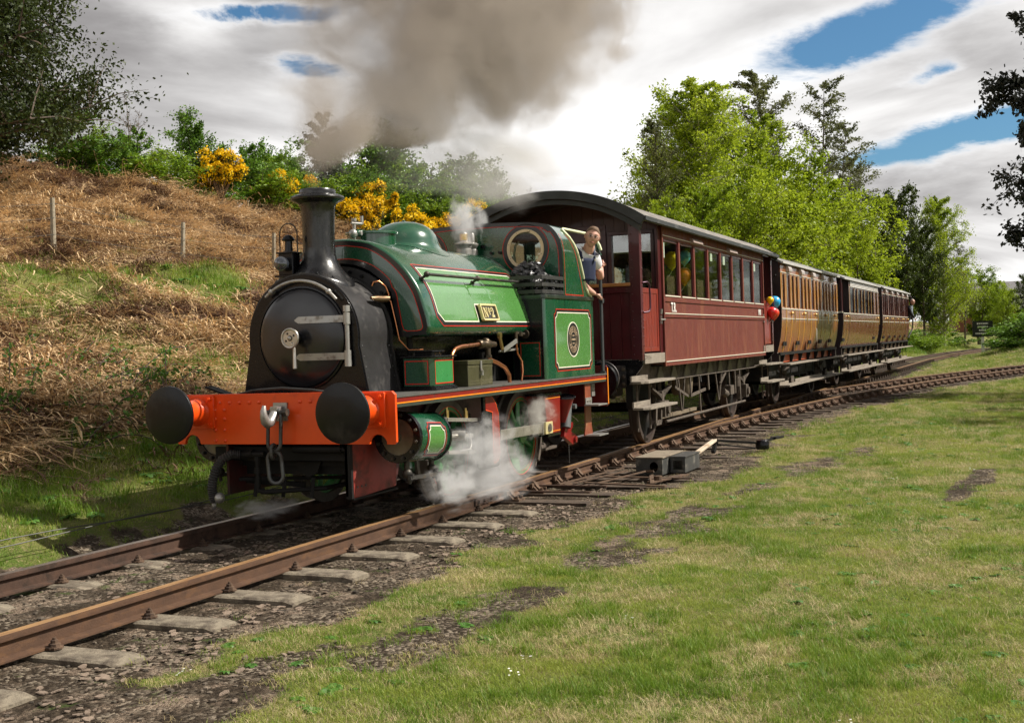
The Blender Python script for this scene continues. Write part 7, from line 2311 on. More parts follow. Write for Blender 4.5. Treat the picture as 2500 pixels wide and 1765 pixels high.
f_ = Vector((-.75, -.66, 0)); a_ = Vector((.66, -.75, 0)); c_ = Vector((gx_, gy_ - .06, 2.40)) + f_ * .125
b.v = [tuple(c_ + a_ * v[1] + f_ * v[0] + Vector((0, 0, v[2]))) for v in b.v]; b.out('shirt_front', pale, grd)
hand(grd, (gx_ - .09, gy_ - .27, 2.04), (.5, -.3, -.5), (.5, .5, -.2), .8, 1)
head(grd, (gx_ - .03, gy_ - .19, 2.72), 215, (0, 10), skinm, PM('hair_grey', (.35, .31, .27), .7), r=.11, bald=True)
B.off = Vector((0, 0, 0))

# passenger seated behind the end window of the first coach
px_, py_ = 8.75, -.72
B.off = Vector((px_, py_, 1.62))
pas = empty('person', (px_, py_, 1.62), label='passenger in dark clothes seated behind the end window of the first coach', category='person')
V = [(px_ + .1, py_, 1.72, .17, .14), (px_ + .05, py_, 2.0, .19, .13), (px_, py_, 2.22, .17, .10), (px_ - .02, py_, 2.36, .06, .06), (px_ + .0, py_ - .19, 2.18, .06, .06), (px_ - .15, py_ - .22, 1.95, .05, .05), (px_ - .3, py_ - .1, 1.9, .04, .04), (px_, py_ + .19, 2.18, .06, .06), (px_ - .15, py_ + .22, 1.95, .05, .05), (px_ - .35, py_ - .10, 1.74, .09, .09), (px_ - .40, py_ - .1, 1.35, .06, .06), (px_ - .35, py_ + .12, 1.74, .09, .09), (px_ - .40, py_ + .12, 1.35, .06, .06)]
skin_chain('body', V, [(0, 1), (1, 2), (2, 3), (2, 4), (4, 5), (5, 6), (2, 7), (7, 8), (0, 9), (9, 10), (0, 11), (11, 12)], jack, pas, 2, 0)
head(pas, (px_ - .03, py_, 2.50), 195, (0, 0), skinm, PM('hair_dark', (.03, .02, .015), .7), r=.105)
B.off = Vector((0, 0, 0))
# ------------------------------------------------------------------ vegetation
def scatter_group():
    ng = bpy.data.node_groups.new('scatter_on_points', 'GeometryNodeTree')
    ng.interface.new_socket('Geometry', in_out='INPUT', socket_type='NodeSocketGeometry')
    ng.interface.new_socket('Geometry', in_out='OUTPUT', socket_type='NodeSocketGeometry')
    ng.interface.new_socket('Collection', in_out='INPUT', socket_type='NodeSocketCollection')
    t = NT(ng)
    gi = t.n('NodeGroupInput'); go = t.n('NodeGroupOutput')
    ci = t.n('GeometryNodeCollectionInfo'); ci.inputs['Separate Children'].default_value = True; ci.inputs['Reset Children'].default_value = True
    ip = t.n('GeometryNodeInstanceOnPoints'); ip.inputs['Pick Instance'].default_value = True
    def at(name, typ):
        a = t.n('GeometryNodeInputNamedAttribute'); a.data_type = typ; a.inputs[0].default_value = name; return a.outputs[0]
    t.l(gi.outputs[0], ip.inputs['Points']); t.l(gi.outputs[1], ci.inputs['Collection']); t.l(ci.outputs[0], ip.inputs['Instance'])
    t.l(at('pick', 'INT'), ip.inputs['Instance Index']); t.l(at('rot', 'FLOAT_VECTOR'), ip.inputs['Rotation']); t.l(at('scl', 'FLOAT_VECTOR'), ip.inputs['Scale'])
    t.l(ip.outputs[0], go.inputs[0])
    return ng


SG = scatter_group()


def scatter(name, P, rot, scl, pick, coll, label, **kw):
    me = bpy.data.meshes.new(name)
    me.vertices.add(len(P)); me.vertices.foreach_set('co', np.asarray(P, np.float32).ravel())
    a = me.attributes.new('rot', 'FLOAT_VECTOR', 'POINT'); a.data.foreach_set('vector', np.asarray(rot, np.float32).ravel())
    a = me.attributes.new('scl', 'FLOAT_VECTOR', 'POINT'); a.data.foreach_set('vector', np.asarray(scl, np.float32).ravel())
    a = me.attributes.new('pick', 'INT', 'POINT'); a.data.foreach_set('value', np.asarray(pick, np.int32).ravel())
    o = bpy.data.objects.new(name, me); COL.objects.link(o)
    md = o.modifiers.new('scatter', 'NODES'); md.node_group = SG
    for it in SG.interface.items_tree:
        if it.name == 'Collection': md[it.identifier] = coll
    o['kind'] = 'stuff'; o['label'] = label
    return o


def coll_of(name, meshes):
    c = bpy.data.collections.new(name)
    for i, m in enumerate(meshes):
        o = bpy.data.objects.new('%s_%02d' % (name, i), m); c.objects.link(o)
    return c


def blades(name, n, rad, h0, h1, w, lean, mat, rg, seg=2, flat=0.0):
    V, F = [], []
    for i in range(n):
        a = rg.uniform(0, 2 * PI); r = rad * math.sqrt(rg.random()); x, y = r * math.cos(a), r * math.sin(a)
        h = rg.uniform(h0, h1); d = rg.uniform(0, 2 * PI); ln = rg.uniform(.15, 1) * lean; ww = w * rg.uniform(.7, 1.3)
        px, py = -math.sin(d) * ww / 2, math.cos(d) * ww / 2
        k = len(V)
        for j in range(seg + 1):
            t = j / seg; q = t * t * ln
            z = h * (t - flat * t * t); cx = x + math.cos(d) * q * h; cy = y + math.sin(d) * q * h; wv = (1 - t * .85)
            if j == seg: V.append((cx, cy, z))
            else: V += [(cx + px * wv, cy + py * wv, z), (cx - px * wv, cy - py * wv, z)]
        for j in range(seg - 1): F.append((k + 2 * j, k + 2 * j + 1, k + 2 * j + 3, k + 2 * j + 2))
        F.append((k + 2 * seg - 2, k + 2 * seg - 1, k + 2 * seg))
    me = bpy.data.meshes.new(name); me.from_pydata(V, [], F); me.materials.append(mat); me.update()
    return me


def stalks(name, n, rad, L0, L1, w, mat, rg, spread=1.0, lift=.35):
    """collapsed bracken: thin bent stems lying over each other with bits of frond"""
    V, F = [], []
    def strip(p, d, L, w, sag, up):
        k = len(V); seg = 4; q = Vector(p); dd = Vector(d).normalized()
        side = dd.cross(Vector((0, 0, 1))); side = side.normalized() if side.length > 1e-3 else Vector((1, 0, 0))
        pts = []
        for j in range(seg + 1):
            pts.append(q.copy()); dd = (dd + Vector((rg.uniform(-.12, .12), rg.uniform(-.12, .12), -sag))).normalized(); q = q + dd * (L / seg)
            if q.z < .0: q.z = rg.uniform(0, .02)
        for j, c in enumerate(pts):
            ww = w * (1 - .6 * j / seg) / 2; V.extend([tuple(c + side * ww), tuple(c - side * ww)])
        for j in range(seg): F.append((k + 2 * j, k + 2 * j + 1, k + 2 * j + 3, k + 2 * j + 2))
        return pts
    for i in range(n):
        a = rg.uniform(0, 2 * PI); r = rad * math.sqrt(rg.random()); d0 = rg.gauss(0, .7 * spread)
        d = Vector((math.cos(d0), math.sin(d0), rg.uniform(-.05, lift * 2)))
        pts = strip((r * math.cos(a), r * math.sin(a), rg.uniform(0, .10)), d, rg.uniform(L0, L1), w * rg.uniform(.6, 1.3), rg.uniform(.12, .35), lift)
        if rg.random() < .6:
            for _ in range(3):
                c = pts[rg.randint(1, 4)]; e = Vector((rg.uniform(-1, 1), rg.uniform(-1, 1), rg.uniform(-.4, .3)))
                strip(c, e, rg.uniform(.05, .16), w * 1.1, .3, 0)
    me = bpy.data.meshes.new(name); me.from_pydata(V, [], F); me.materials.append(mat); me.update()
    return me


rg = random.Random(11)
g_green = leafmat('grass_green', (.10, .195, .014), (.20, .30, .032), trans=.4, ns=.9)
g_lime = leafmat('grass_yellow_green', (.21, .29, .03), (.37, .40, .08), trans=.4, ns=.9)
g_straw = leafmat('grass_straw', (.40, .31, .14), (.62, .52, .30), trans=.25, ns=1.4)
g_brk = leafmat('bracken_dead', (.42, .27, .14), (.88, .66, .38), (.17, .10, .055), trans=.15, ns=.8, rnd=1.3)
g_brkd = leafmat('bracken_dark', (.085, .045, .028), (.22, .125, .075), trans=.1, ns=.8)
def rosette(name, n, r, mat, rg):
    V, F = [], []
    for i in range(n):
        a = 2 * PI * i / n + rg.uniform(-.3, .3); L = r * rg.uniform(.7, 1.2); w = L * .28; k = len(V); c, s_ = math.cos(a), math.sin(a)
        for t, ww, z in ((.1, .3, .004), (.5, 1, .022), (.8, .8, .018), (1, .1, .004)):
            V += [(c * L * t - s_ * w * ww, s_ * L * t + c * w * ww, z), (c * L * t + s_ * w * ww, s_ * L * t - c * w * ww, z)]
        F += [(k + 2 * j, k + 2 * j + 1, k + 2 * j + 3, k + 2 * j + 2) for j in range(3)]
    me = bpy.data.meshes.new(name); me.from_pydata(V, [], F); me.materials.append(mat); me.update(); return me


def daisy(name, rg, mat):
    V, F = [], []
    for i in range(5):
        x, y, h = rg.uniform(-.12, .12), rg.uniform(-.12, .12), rg.uniform(.03, .06); k = len(V); r = .011
        V += [(x + r * math.cos(a), y + r * math.sin(a), h) for a in np.linspace(0, 2 * PI, 8, endpoint=False)]; F.append(tuple(range(k, k + 8)))
    me = bpy.data.meshes.new(name); me.from_pydata(V, [], F); me.materials.append(mat); me.update(); return me


turf = coll_of('turf', [blades('t', 26, .11, .022, .055, .0045, 1.2, g_green, rg), blades('t', 26, .11, .02, .05, .0045, 1.4, g_lime, rg), blades('t', 24, .11, .02, .055, .0040, 1.6, g_straw, rg, flat=.4),
                        blades('t', 22, .07, .05, .11, .0055, .9, g_green, rg), blades('t', 14, .09, .04, .10, .0035, 1.5, g_straw, rg, flat=.3),
                        rosette('t', 9, .075, leafmat('broad_weed_leaves', (.05, .14, .02), (.10, .22, .03), trans=.25), rg), daisy('t', rg, PM('daisy_petals', (.85, .84, .80), .6)), blades('t', 20, .08, .02, .05, .004, 1.6, leafmat('dead_grass_brown', (.14, .085, .04), (.28, .18, .09), trans=.2), rg, flat=.4)])


def in_view(x, y, m=7.0, rmax=200):
    a = np.degrees(np.arctan2(y - CAM.y, x - CAM.x)) - 22.95
    return (np.abs(a) < 22.3 + m)


def turf_points(n, rlo, rhi, ypred, seed):
    r_ = np.random.default_rng(seed)
    # density falls off with distance
    d = (rlo ** .5 + (rhi ** .5 - rlo ** .5) * r_.random(n)) ** 2
    a = np.radians(22.95 + r_.uniform(-29, 29, n))
    x = CAM.x + d * np.cos(a); y = CAM.y + d * np.sin(a)
    return x, y, d


def turf_cloud(n, rlo, rhi, side, seed):
    x, y, d = turf_points(n, rlo, rhi, None, seed)
    r_ = np.random.default_rng(seed + 5)
    dirt, brk = masks(x, y)
    dd = y - yc(x)
    ok = (dd < 1.5) if side < 0 else (dd > 1.45) & (dd < 16)
    thin = vnoise(x, y, 2.6, 77, 3)
    keep = r_.random(n) > np.clip(dirt * 1.25 - (thin > .62) * .25, 0, .995)
    if side > 0: keep &= r_.random(n) > brk * .86
    td = track_d(x, y)
    keep &= td > 1.1
    ok &= keep
    x, y, d, dirt, brk = x[ok], y[ok], d[ok], dirt[ok], brk[ok]
    n = len(x)
    z = gz(x, y)
    g = vnoise(x, y, .55, 91, 4); g2 = vnoise(x, y, 2.1, 92, 3)
    u = r_.random(n); pick = np.zeros(n, int)
    strw = np.clip((g2 - .36) * 2.6, 0.06, .72) if side < 0 else np.clip((g2 - .5) * 2 + brk * .6, .02, .6)
    edge_ = np.exp(-((track_d(x, y) - 1.9) / .5) ** 2) * .35 if side < 0 else 0
    strw = np.clip(strw + edge_, 0, .85)
    pick = np.where(u < strw, np.where(r_.random(n) < .6, 2, 4), np.where(g + (r_.random(n) - .5) * .35 > .44, 1, 0))
    tall = (vnoise(x, y, 1.4, 95, 3) > .60) & (r_.random(n) < .35)
    pick = np.where(tall & (pick < 2), 3, pick)
    w_ = r_.random(n); pick = np.where((w_ < .022) & (vnoise(x, y, .8, 97, 2) > .45), 5, pick); pick = np.where((w_ > .9997) & (side < 0), 6, pick); pick = np.where((w_ > .93) & (w_ < .985) & (vnoise(x, y, 1.9, 98, 3) > .5), 7, pick)
    s = r_.uniform(.7, 1.25, n) * np.interp(d, [4, 12, 30, 80], [.60, .74, 1.15, 2.3])
    if side > 0: s = s * np.interp(y - yc(x), [1.5, 2.2, 4], [1.0, 1.8, 2.4])
    sc = np.stack([s, s, s * r_.uniform(.7, 1.25, n)], 1)
    rot = np.stack([r_.normal(0, .12, n), r_.normal(0, .12, n), r_.uniform(0, 6.28, n)], 1)
    return np.stack([x, y, z - .004], 1), rot, sc, pick


P_, Ro, Sc, Pk = turf_cloud(210000, 4.0, 95, -1, 1)
scatter('grass', P_, Ro, Sc, Pk, turf, 'short green and straw coloured grass on the near side of the line')
P_, Ro, Sc, Pk = turf_cloud(90000, 8.0, 110, 1, 2)
scatter('bank_grass', P_, Ro, Sc, Pk, turf, 'longer green grass at the foot of the bank behind the line')

brkc = coll_of('bracken', [stalks('b', 15, .32, .5, 1.05, .019, g_brk, rg), stalks('b', 15, .32, .4, .9, .021, g_brk, rg, 1.4, .5), stalks('b', 13, .34, .5, 1.15, .018, g_brk, rg, .8, .25), stalks('b', 14, .3, .3, .7, .018, g_brkd, rg, 1.2, .3)])
n = 75000
r_ = np.random.default_rng(4)
x = r_.uniform(-6, 75, n); y = r_.uniform(2.4, 27, n)
dist = np.hypot(x - CAM.x, y - CAM.y)
dirt, brk = masks(x, y)
ok = (r_.random(n) < brk * 1.1) & in_view(x, y, 8) & (r_.random(n) < np.interp(dist, [10, 25, 50, 80], [1, .8, .5, .3]))
dd = y - yc(x)
ok |= (r_.random(n) < .05 * (dd > 2.2)) & in_view(x, y, 8)
x, y = x[ok], y[ok]; n = len(x); z = gz(x, y)
clump = vnoise(x, y, .9, 111, 3)
ang = -PI / 2 + (vnoise(x, y, .35, 113, 3) - .5) * 5.0 + r_.normal(0, .45, n)
rot = np.stack([r_.normal(.0, .18, n) , r_.normal(0, .18, n), ang], 1)
s = r_.uniform(.7, 1.3, n) * (1 + .0 * x)
pk = np.where(r_.random(n) < np.clip((clump - .46) * 4, .06, .75), 3, r_.integers(0, 3, n))
dkz = (vnoise(x, y, .22, 117, 3) > .56) & (y > 12); pk = np.where(dkz & (r_.random(n) < .55), 3, pk)
scatter('bracken', np.stack([x, y, z + r_.uniform(-.03, .06, n)], 1), rot, np.stack([s, s, s * r_.uniform(.7, 1.3, n)], 1), pk, brkc, 'collapsed dead brown bracken covering the railway bank')


# ---- trees
def leaves(P, size, rg, droop=0.0, aspect=.6):
    """random leaf quads round points P"""
    n = len(P)
    nrm = rg.normal(0, 1, (n, 3)); nrm[:, 2] += .35; nrm /= np.linalg.norm(nrm, axis=1)[:, None]
    t = rg.normal(0, 1, (n, 3)); t[:, 2] -= droop; t -= nrm * (t * nrm).sum(1)[:, None]; t /= np.linalg.norm(t, axis=1)[:, None] + 1e-9
    b = np.cross(nrm, t); s = size * rg.uniform(.6, 1.35, n)[:, None]
    V = np.stack([P - t * s * .1, P + t * s * .45 + b * s * aspect * .5, P + t * s, P + t * s * .45 - b * s * aspect * .5], 1).reshape(-1, 3)
    F = np.arange(4 * n).reshape(n, 4)
    return V, F


def tree_meshes(seed, H, crown_r, style, leafm, bark, nl, leaf_size, trunk_r, base=.18, lean=(0, 0), conic=.6, fill=1.0, limbs=26, droop=0., stems=1):
    rgn = np.random.default_rng(seed); rg2 = random.Random(seed)
    b = B(); pts = []
    wind = Vector((lean[0], lean[1], 0))
    for st in range(stems):
        a0 = rg2.uniform(0, 6.28); off = Vector((math.cos(a0), math.sin(a0), 0)) * (0 if stems == 1 else .18 * crown_r * rg2.uniform(.4, 1))
        tp = []; q = off * .15; h_ = H * (1 if st == 0 else rg2.uniform(.75, .95))
        for j in range(13):
            t = j / 12
            tp.append(Vector((q.x + wind.x * t * t * H + off.x * t * 1.6 + math.sin(t * 5 + seed) * .012 * H, q.y + wind.y * t * t * H + off.y * t * 1.6 + math.cos(t * 4 + seed) * .012 * H, h_ * t)))
        b.tube(tp, .1, 8, radii=[trunk_r * (1 - .93 * (j / 12) ** .9) * (1.25 if j == 0 else 1) / (1 if st == 0 else 1.3) for j in range(13)])
        for i in range(int(limbs / stems)):
            t = base + (1 - base) * ((i + rg2.random()) / (limbs / stems)); t = min(t, .985)
            o = tp[int(t * 12)].lerp(tp[min(12, int(t * 12) + 1)], t * 12 - int(t * 12))
            az_ = i * 2.4 + rg2.uniform(-.5, .5)
            prof = (1 - t) ** conic * 1.15 if conic > 0 else 1
            if style == 'round': prof = math.sqrt(max(.02, 1 - ((t - .58) / .46) ** 2)) if t < 1.03 else .1
            L = crown_r * max(.14, prof) * rg2.uniform(.72, 1.15)
            up = rg2.uniform(.35, .95) if style != 'weep' else rg2.uniform(.6, 1.1)
            if style == 'full': up = rg2.uniform(-.15, .7)
            d = Vector((math.cos(az_), math.sin(az_), up)).normalized()
            p = o.copy(); lp = [p.copy()]
            for j in range(6):
                d = (d + Vector((rg2.uniform(-.16, .16) + lean[0] * .6, rg2.uniform(-.16, .16) + lean[1] * .6, rg2.uniform(-.10, .12) - (droop * .12 * j)))).normalized(); p = p + d * (L / 6); lp.append(p.copy())
            rr0 = trunk_r * .34 * (1 - t * .7) + .008
            b.tube(lp, .02, 5, radii=[rr0 * (1 - .85 * j / 6) for j in range(7)])
            for j in range(1, 7):
                for k in range(3):
                    e = (d * .3 + Vector((rg2.uniform(-1, 1), rg2.uniform(-1, 1), rg2.uniform(-.5, .9) - droop * .6))).normalized(); l2 = L * rg2.uniform(.14, .34)
                    c = lp[j]; c2 = c + e * l2 + Vector((0, 0, -droop * l2 * .35)); mid = c.lerp(c2, .5) + Vector((0, 0, l2 * .08))
                    b.tube([c, mid, c2], .01, 3, radii=[rr0 * .28, rr0 * .2, .004])
                    pts.append((c, mid, c2, l2))
    # leaf positions round the twigs
    m = len(pts); per = max(1, int(nl * fill / m)); A = np.array([[tuple(a), tuple(m2), tuple(c)] for a, m2, c, l in pts]); Ls = np.array([p_[3] for p_ in pts])
    w_ = rgn.random(m) ** 1.2 * 1.8 + .2; cnt = np.maximum(1, (per * w_).astype(int)); ii = np.repeat(np.arange(m), cnt)
    t = rgn.random(len(ii)) ** .7; P0 = A[ii, 0] * (1 - t)[:, None] + A[ii, 2] * t[:, None]
    P0 = P0 + rgn.normal(0, 1, P0.shape) * (Ls[ii] * .22)[:, None] * np.array([1, 1, .75])
    if droop: P0[:, 2] -= rgn.random(len(ii)) * droop * .35
    V, Fq = leaves(P0, leaf_size, rgn, droop)
    trunk = b.mesh('trunk', bark, 60); crown = fast('crown', V, Fq, leafm)
    return trunk, crown


def plant(name, meshes, loc, rz, s, label, cat, group, sz=None, parts=('trunk', 'crown')):
    r = empty(name, loc, rz, label=label, category=cat)
    if group: r['group'] = group
    for me, nm in zip(meshes, parts):
        o = bpy.data.objects.new(nm, me); COL.objects.link(o); o.parent = r; o.scale = (s, s, sz or s)
    return r


lf_birch = leafmat('birch_leaves', (.21, .31, .012), (.46, .55, .035), (.10, .15, .01), trans=.5, ns=.45)
lf_green = leafmat('spring_leaves', (.17, .27, .010), (.42, .51, .028), (.07, .11, .008), trans=.5, ns=.4)
lf_dark = leafmat('dark_leaves', (.035, .058, .008), (.10, .14, .018), (.016, .022, .006), trans=.3, ns=.5)
lf_thin = leafmat('bronze_new_leaves', (.085, .10, .045), (.19, .21, .06), trans=.45, ns=.6)
lf_haw = leafmat('hawthorn_leaves', (.075, .17, .010), (.17, .31, .030), (.015, .035, .008), trans=.3, ns=.8)
lf_left = leafmat('dark_olive_leaves', (.022, .036, .008), (.065, .090, .014), (.012, .017, .007), trans=.3, ns=.5)
T_birch = [tree_meshes(21, 10, 3.3, 'weep', lf_birch, birchbark, 40000, .11, .17, .08, (.03, .0), .38, limbs=70, droop=.25, stems=1), tree_meshes(22, 10, 3.2, 'weep', lf_birch, birchbark, 40000, .11, .16, .08, (.02, .02), .36, limbs=70, droop=.22, stems=2)]
T_green = [tree_meshes(31, 8, 3.4, 'round', lf_green, barkm, 24000, .15, .18, .10, (0, 0), .5, limbs=34, stems=3), tree_meshes(32, 8, 3.2, 'round', lf_green, barkm, 24000, .15, .17, .12, (.03, 0), .5, limbs=32, stems=2), tree_meshes(33, 8, 3.5, 'round', lf_green, barkm, 24000, .14, .17, .08, (0, .02), .5, limbs=36, stems=4)]
T_thin = [tree_meshes(41, 11, 2.0, 'weep', lf_thin, barkm, 11000, .10, .13, .30, (.05, -.03), .35, limbs=40, droop=.1), tree_meshes(42, 11, 1.8, 'weep', lf_thin, barkm, 7000, .10, .11, .25, (.06, -.02), .3, limbs=36, droop=.1)]
T_dark = [tree_meshes(51, 9, 3.0, 'round', lf_dark, barkm, 22000, .17, .2, .22, (0, 0), .5, limbs=32)]


def z_at(x, y): return float(gz(x, y)) - .1


# birches and other trees behind the coaches: (kind, variant, x, y, top height above rail, width factor, label)
TREES = [
    ('b', 0, 49.5, 8.6, 13.5, 1.10, 'tallest bright green birch rising directly behind the brown coach'),
    ('b', 1, 52.5, 9.6, 13.2, 1.15, 'second tall bright birch just right of the tallest one'),
    ('t', 0, 43.0, 9.0, 10.8, .9, 'thin half bare tree at the left edge of the birch group'),
    ('b', 1, 56.0, 7.6, 13.0, 1.0, 'birch with a pointed crown between the tall birches and the sparse trees'),
    ('g', 0, 39.5, 7.9, 7.0, .85, 'low spreading green tree above the roof of the brown coach'),
    ('g', 1, 42.5, 6.9, 7.8, .92, 'rounded yellow green tree above the middle of the brown coach roof'),
    ('g', 2, 48.0, 6.4, 8.6, 1.0, 'rounded green tree above the join of the first two coaches'),
    ('g', 0, 54.0, 6.3, 10.3, 1.08, 'broad green tree above the second coach'),
    ('t', 0, 68.0, 8.6, 17.6, 1.25, 'tall wind bent bronze leaved tree left of its two sparse neighbours'),
    ('t', 1, 75.0, 7.6, 17.8, 1.2, 'tall sparse tree in the middle of the three sparse trees'),
    ('t', 1, 80.5, 6.4, 16.2, 1.15, 'sparse dark tree leaning right of its sparse neighbours'),
    ('t', 0, 84.0, 5.2, 14.2, 1.1, 'dense topped bronze tree at the right end of the sparse trees'),
    ('g', 1, 61.0, 6.0, 10.0, 1.12, 'green tree above the second coach and left of the dark one'),
    ('g', 2, 68.0, 4.9, 9.8, 1.1, 'green tree above the third coach'),
    ('d', 0, 82.0, 3.4, 11.2, .75, 'dark broad crowned tree beyond the last coach'),
    ('g', 0, 66.0, 3.6, 7.4, .9, 'low green tree close behind the third coach roof'),
    ('d', 0, 89.0, 1.9, 9.4, .6, 'dark tree with a bare lower trunk on the bank beyond the train'),
    ('b', 0, 94.0, .8, 11.6, .8, 'slender birch with a white trunk on the bank beyond the train'),
    ('t', 1, 102.0, -.3, 8.8, 1.1, 'thin leafed birch standing last on the bank beyond the train'),
    ('g', 1, 92.0, 4.4, 8.2, 1.1, 'green tree behind the dark tree on the far bank'),
    ('g', 2, 48.0, 10.8, 9.0, .9, 'green tree at the left foot of the birch group'),
    ('g', 0, 57.0, 11.0, 11.3, 1.0, 'green tree standing behind the pointed birch'),
    ('g', 2, 112.0, 3.0, 7.6, 1.0, 'far green tree above the bend of the main line'),
    ('g', 1, 126.0, -2.0, 6.2, 1.1, 'far low tree beyond the cottage chimney'),
    ('g', 0, 108.0, -1.2, 6.6, 1.0, 'green tree hiding the left half of the cottage roof'),
    ('g', 2, 99.0, -3.6, 4.9, .7, 'low green tree right of the black notice board'),
    ('d', 0, 74.0, -5.6, 4.6, .75, 'dark bush like tree at the right edge above the branch line'),
    ('d', 0, 90.0, -6.2, 5.6, .8, 'dark tree beside the cottage near the right edge'),
]
for k, (kd, v, x, y, top, wf, lab) in enumerate(TREES):
    src = {'b': T_birch, 'g': T_green, 't': T_thin, 'd': T_dark}[kd]
    H0 = {'b': 10, 'g': 8.6, 't': 11, 'd': 9.6}[kd]
    z0 = z_at(x, y); h = (top - z0) / H0
    plant({'b': 'birch_tree', 'g': 'green_tree', 't': 'sparse_tree', 'd': 'dark_tree'}[kd], src[v], (x, y, z0), k * 1.9, h * wf, lab, 'tree', 'trees behind the train', sz=h)

# trees on the near side beyond the right edge of the picture
for k, (kd, v, x, y, top, lab) in enumerate((('g', 0, 24, -19, 9, 'green tree on the near side well right of the branch line'), ('g', 2, 33, -21, 10, 'second green tree on the near side of the branch'), ('d', 0, 42, -24, 11, 'dark tree on the near side of the branch'), ('g', 1, 52, -27, 10, 'third green tree on the near side of the branch'), ('g', 2, 14, -18, 8, 'green tree on the near side behind the camera spot'))):
    src = {'g': T_green, 'd': T_dark}[kd]; z0 = z_at(x, y); h = (top - z0) / 8.8
    plant('green_tree', src[v], (x, y, z0), k * 2.3, h * 1.2, lab, 'tree', 'trees on the near side', sz=h)
for k in range(13):  # unseen row, added so engine and coach sides mirror leaves instead of sky
    x = 20 + k * 6.5; y = -13.5 - k * .55 - random.uniform(0, 4); z0 = z_at(x, y); h = (random.uniform(7.5, 10.5) - z0) / 8.8
    plant('green_tree', (T_green + T_dark)[k % 4], (x, y, z0), k * 1.7, h * 1.3, 'leafy tree in the unseen row added along the near side of the branch line', 'tree', 'unseen row of trees added on the near side', sz=h)
# overhanging tree at the right edge
T_right = tree_meshes(61, 8.8, 1.75, 'weep', leafmat('grey_dark_leaves', (.018, .020, .018), (.05, .055, .04), trans=.2, ns=.9), barkm, 60000, .10, .13, .34, (0, 0), .30, limbs=54, droop=.35)
plant('edge_tree', T_right, (26.5, -7.3, z_at(26.5, -7.3)), 1.0, 1.28, 'dark twiggy tree cut off by the right edge of the picture', 'tree', None, sz=1.25)
# big dark tree at the top left
T_left = tree_meshes(71, 10, 3.9, 'full', lf_left, barkm, 300000, .105, .26, .01, (.0, 0), .25, limbs=130, stems=3)
plant('bank_tree', T_left, (13.9, 20.3, z_at(13.9, 20.3) - .9), .4, 1.0, 'large dark tree on the crest of the bank at the left edge', 'tree', None, sz=1.0)

# ---- hawthorn bushes along the crest
HW = [tree_meshes(81, 4, 2.1, 'round', lf_haw, barkm, 12000, .13, .09, .06, (.02, 0), .5, limbs=26, stems=4), tree_meshes(82, 4, 2.3, 'round', leafmat('bright_bush_leaves', (.13, .24, .010), (.25, .37, .02), (.03, .06, .01), trans=.35, ns=.8), barkm, 14000, .12, .09, .04, (0, 0), .5, limbs=28, stems=5), tree_meshes(83, 4, 1.9, 'weep', lf_haw, barkm, 6500, .13, .08, .10, (.06, -.02), .5, limbs=24, stems=3)]
GREYT = tree_meshes(84, 6, 1.5, 'weep', leafmat('grey_green_leaves', (.06, .075, .05), (.13, .15, .10), trans=.3, ns=1.), barkm, 9000, .11, .07, .2, (.02, 0), .5, limbs=30)
BARE = tree_meshes(85, 4.5, 1.1, 'weep', leafmat('bare_twig_buds', (.10, .075, .05), (.16, .12, .08), trans=.1), PM('twig_grey_brown', (.16, .13, .105), .9), 600, .05, .045, .1, (.0, 0), .5, limbs=40, stems=4)
BUSH = [(0, 23.2, 23.6, 9.7, 1.0, 'hawthorn bush next to the big dark tree on the crest'), (1, 25.6, 24.6, 9.3, .9, 'low bright bush behind the first hawthorn'), (2, 27.2, 24, 10.0, 1.0, 'hawthorn bush below the bare twigs on the crest'), (0, 31.2, 24.2, 10.7, 1.0, 'tall hawthorn bush above the single gorse tree'), (1, 33.2, 25.0, 9.6, 1.1, 'bright green bush right of the tall hawthorn'), (2, 34.6, 24, 10.3, 1.0, 'wind bent hawthorn left of the smoke'), (1, 36.8, 24.6, 9.9, 1.2, 'bright bush behind the small gorse'), (0, 38.4, 25, 10.6, 1.1, 'dark bush behind the chimney smoke'), (1, 41.6, 26, 10.4, 1.2, 'bright bush right of the grey tree'), (0, 45.0, 24.6, 11.8, 1.2, 'dense green bush above the big gorse'), (1, 48.0, 25.0, 12.0, 1.2, 'tall bright bush above the dome of the engine'), (0, 51.5, 24.6, 12.0, 1.2, 'green bush above the steam from the whistle'), (1, 55.0, 24.2, 11.5, 1.1, 'round bush on the crest left of the coach roof'), (0, 58.8, 24, 11.3, 1.1, 'small bush on the crest beside the coach roof'), (1, 63.0, 24, 11.1, 1.1, 'last green bush on the crest beside the coach roof'), (2, 43.0, 23.0, 10.4, .9, 'thin bush just behind the chimney')]
for k, (v, x, y, top, wf, lab) in enumerate(BUSH):
    z0 = z_at(x, y); h = (top - z0) / 4.35
    plant('bush', HW[v], (x, y, z0), k * 1.3, max(.7, h * wf), lab, 'bush', 'bushes along the crest of the bank', sz=h)
HEDGE = ['low bush where the hedge meets the big dark tree', 'low bush below the first two hawthorns', 'low bush just left of the single gorse on its stem', 'low bush directly behind the single gorse', 'low bush between the single gorse and the chimney', 'low bush left of the gorse beside the chimney', 'low bush behind the smaller gorse left of the chimney', 'low bush behind the chimney top', 'low bush right of the chimney top', 'low bush behind the tank filler gorse', 'low bush behind the gorse over the dome', 'low bush left of the safety valve steam', 'low bush behind the safety valve steam', 'low bush just left of the curved coach roof', 'last low bush half hidden by the curved coach roof']
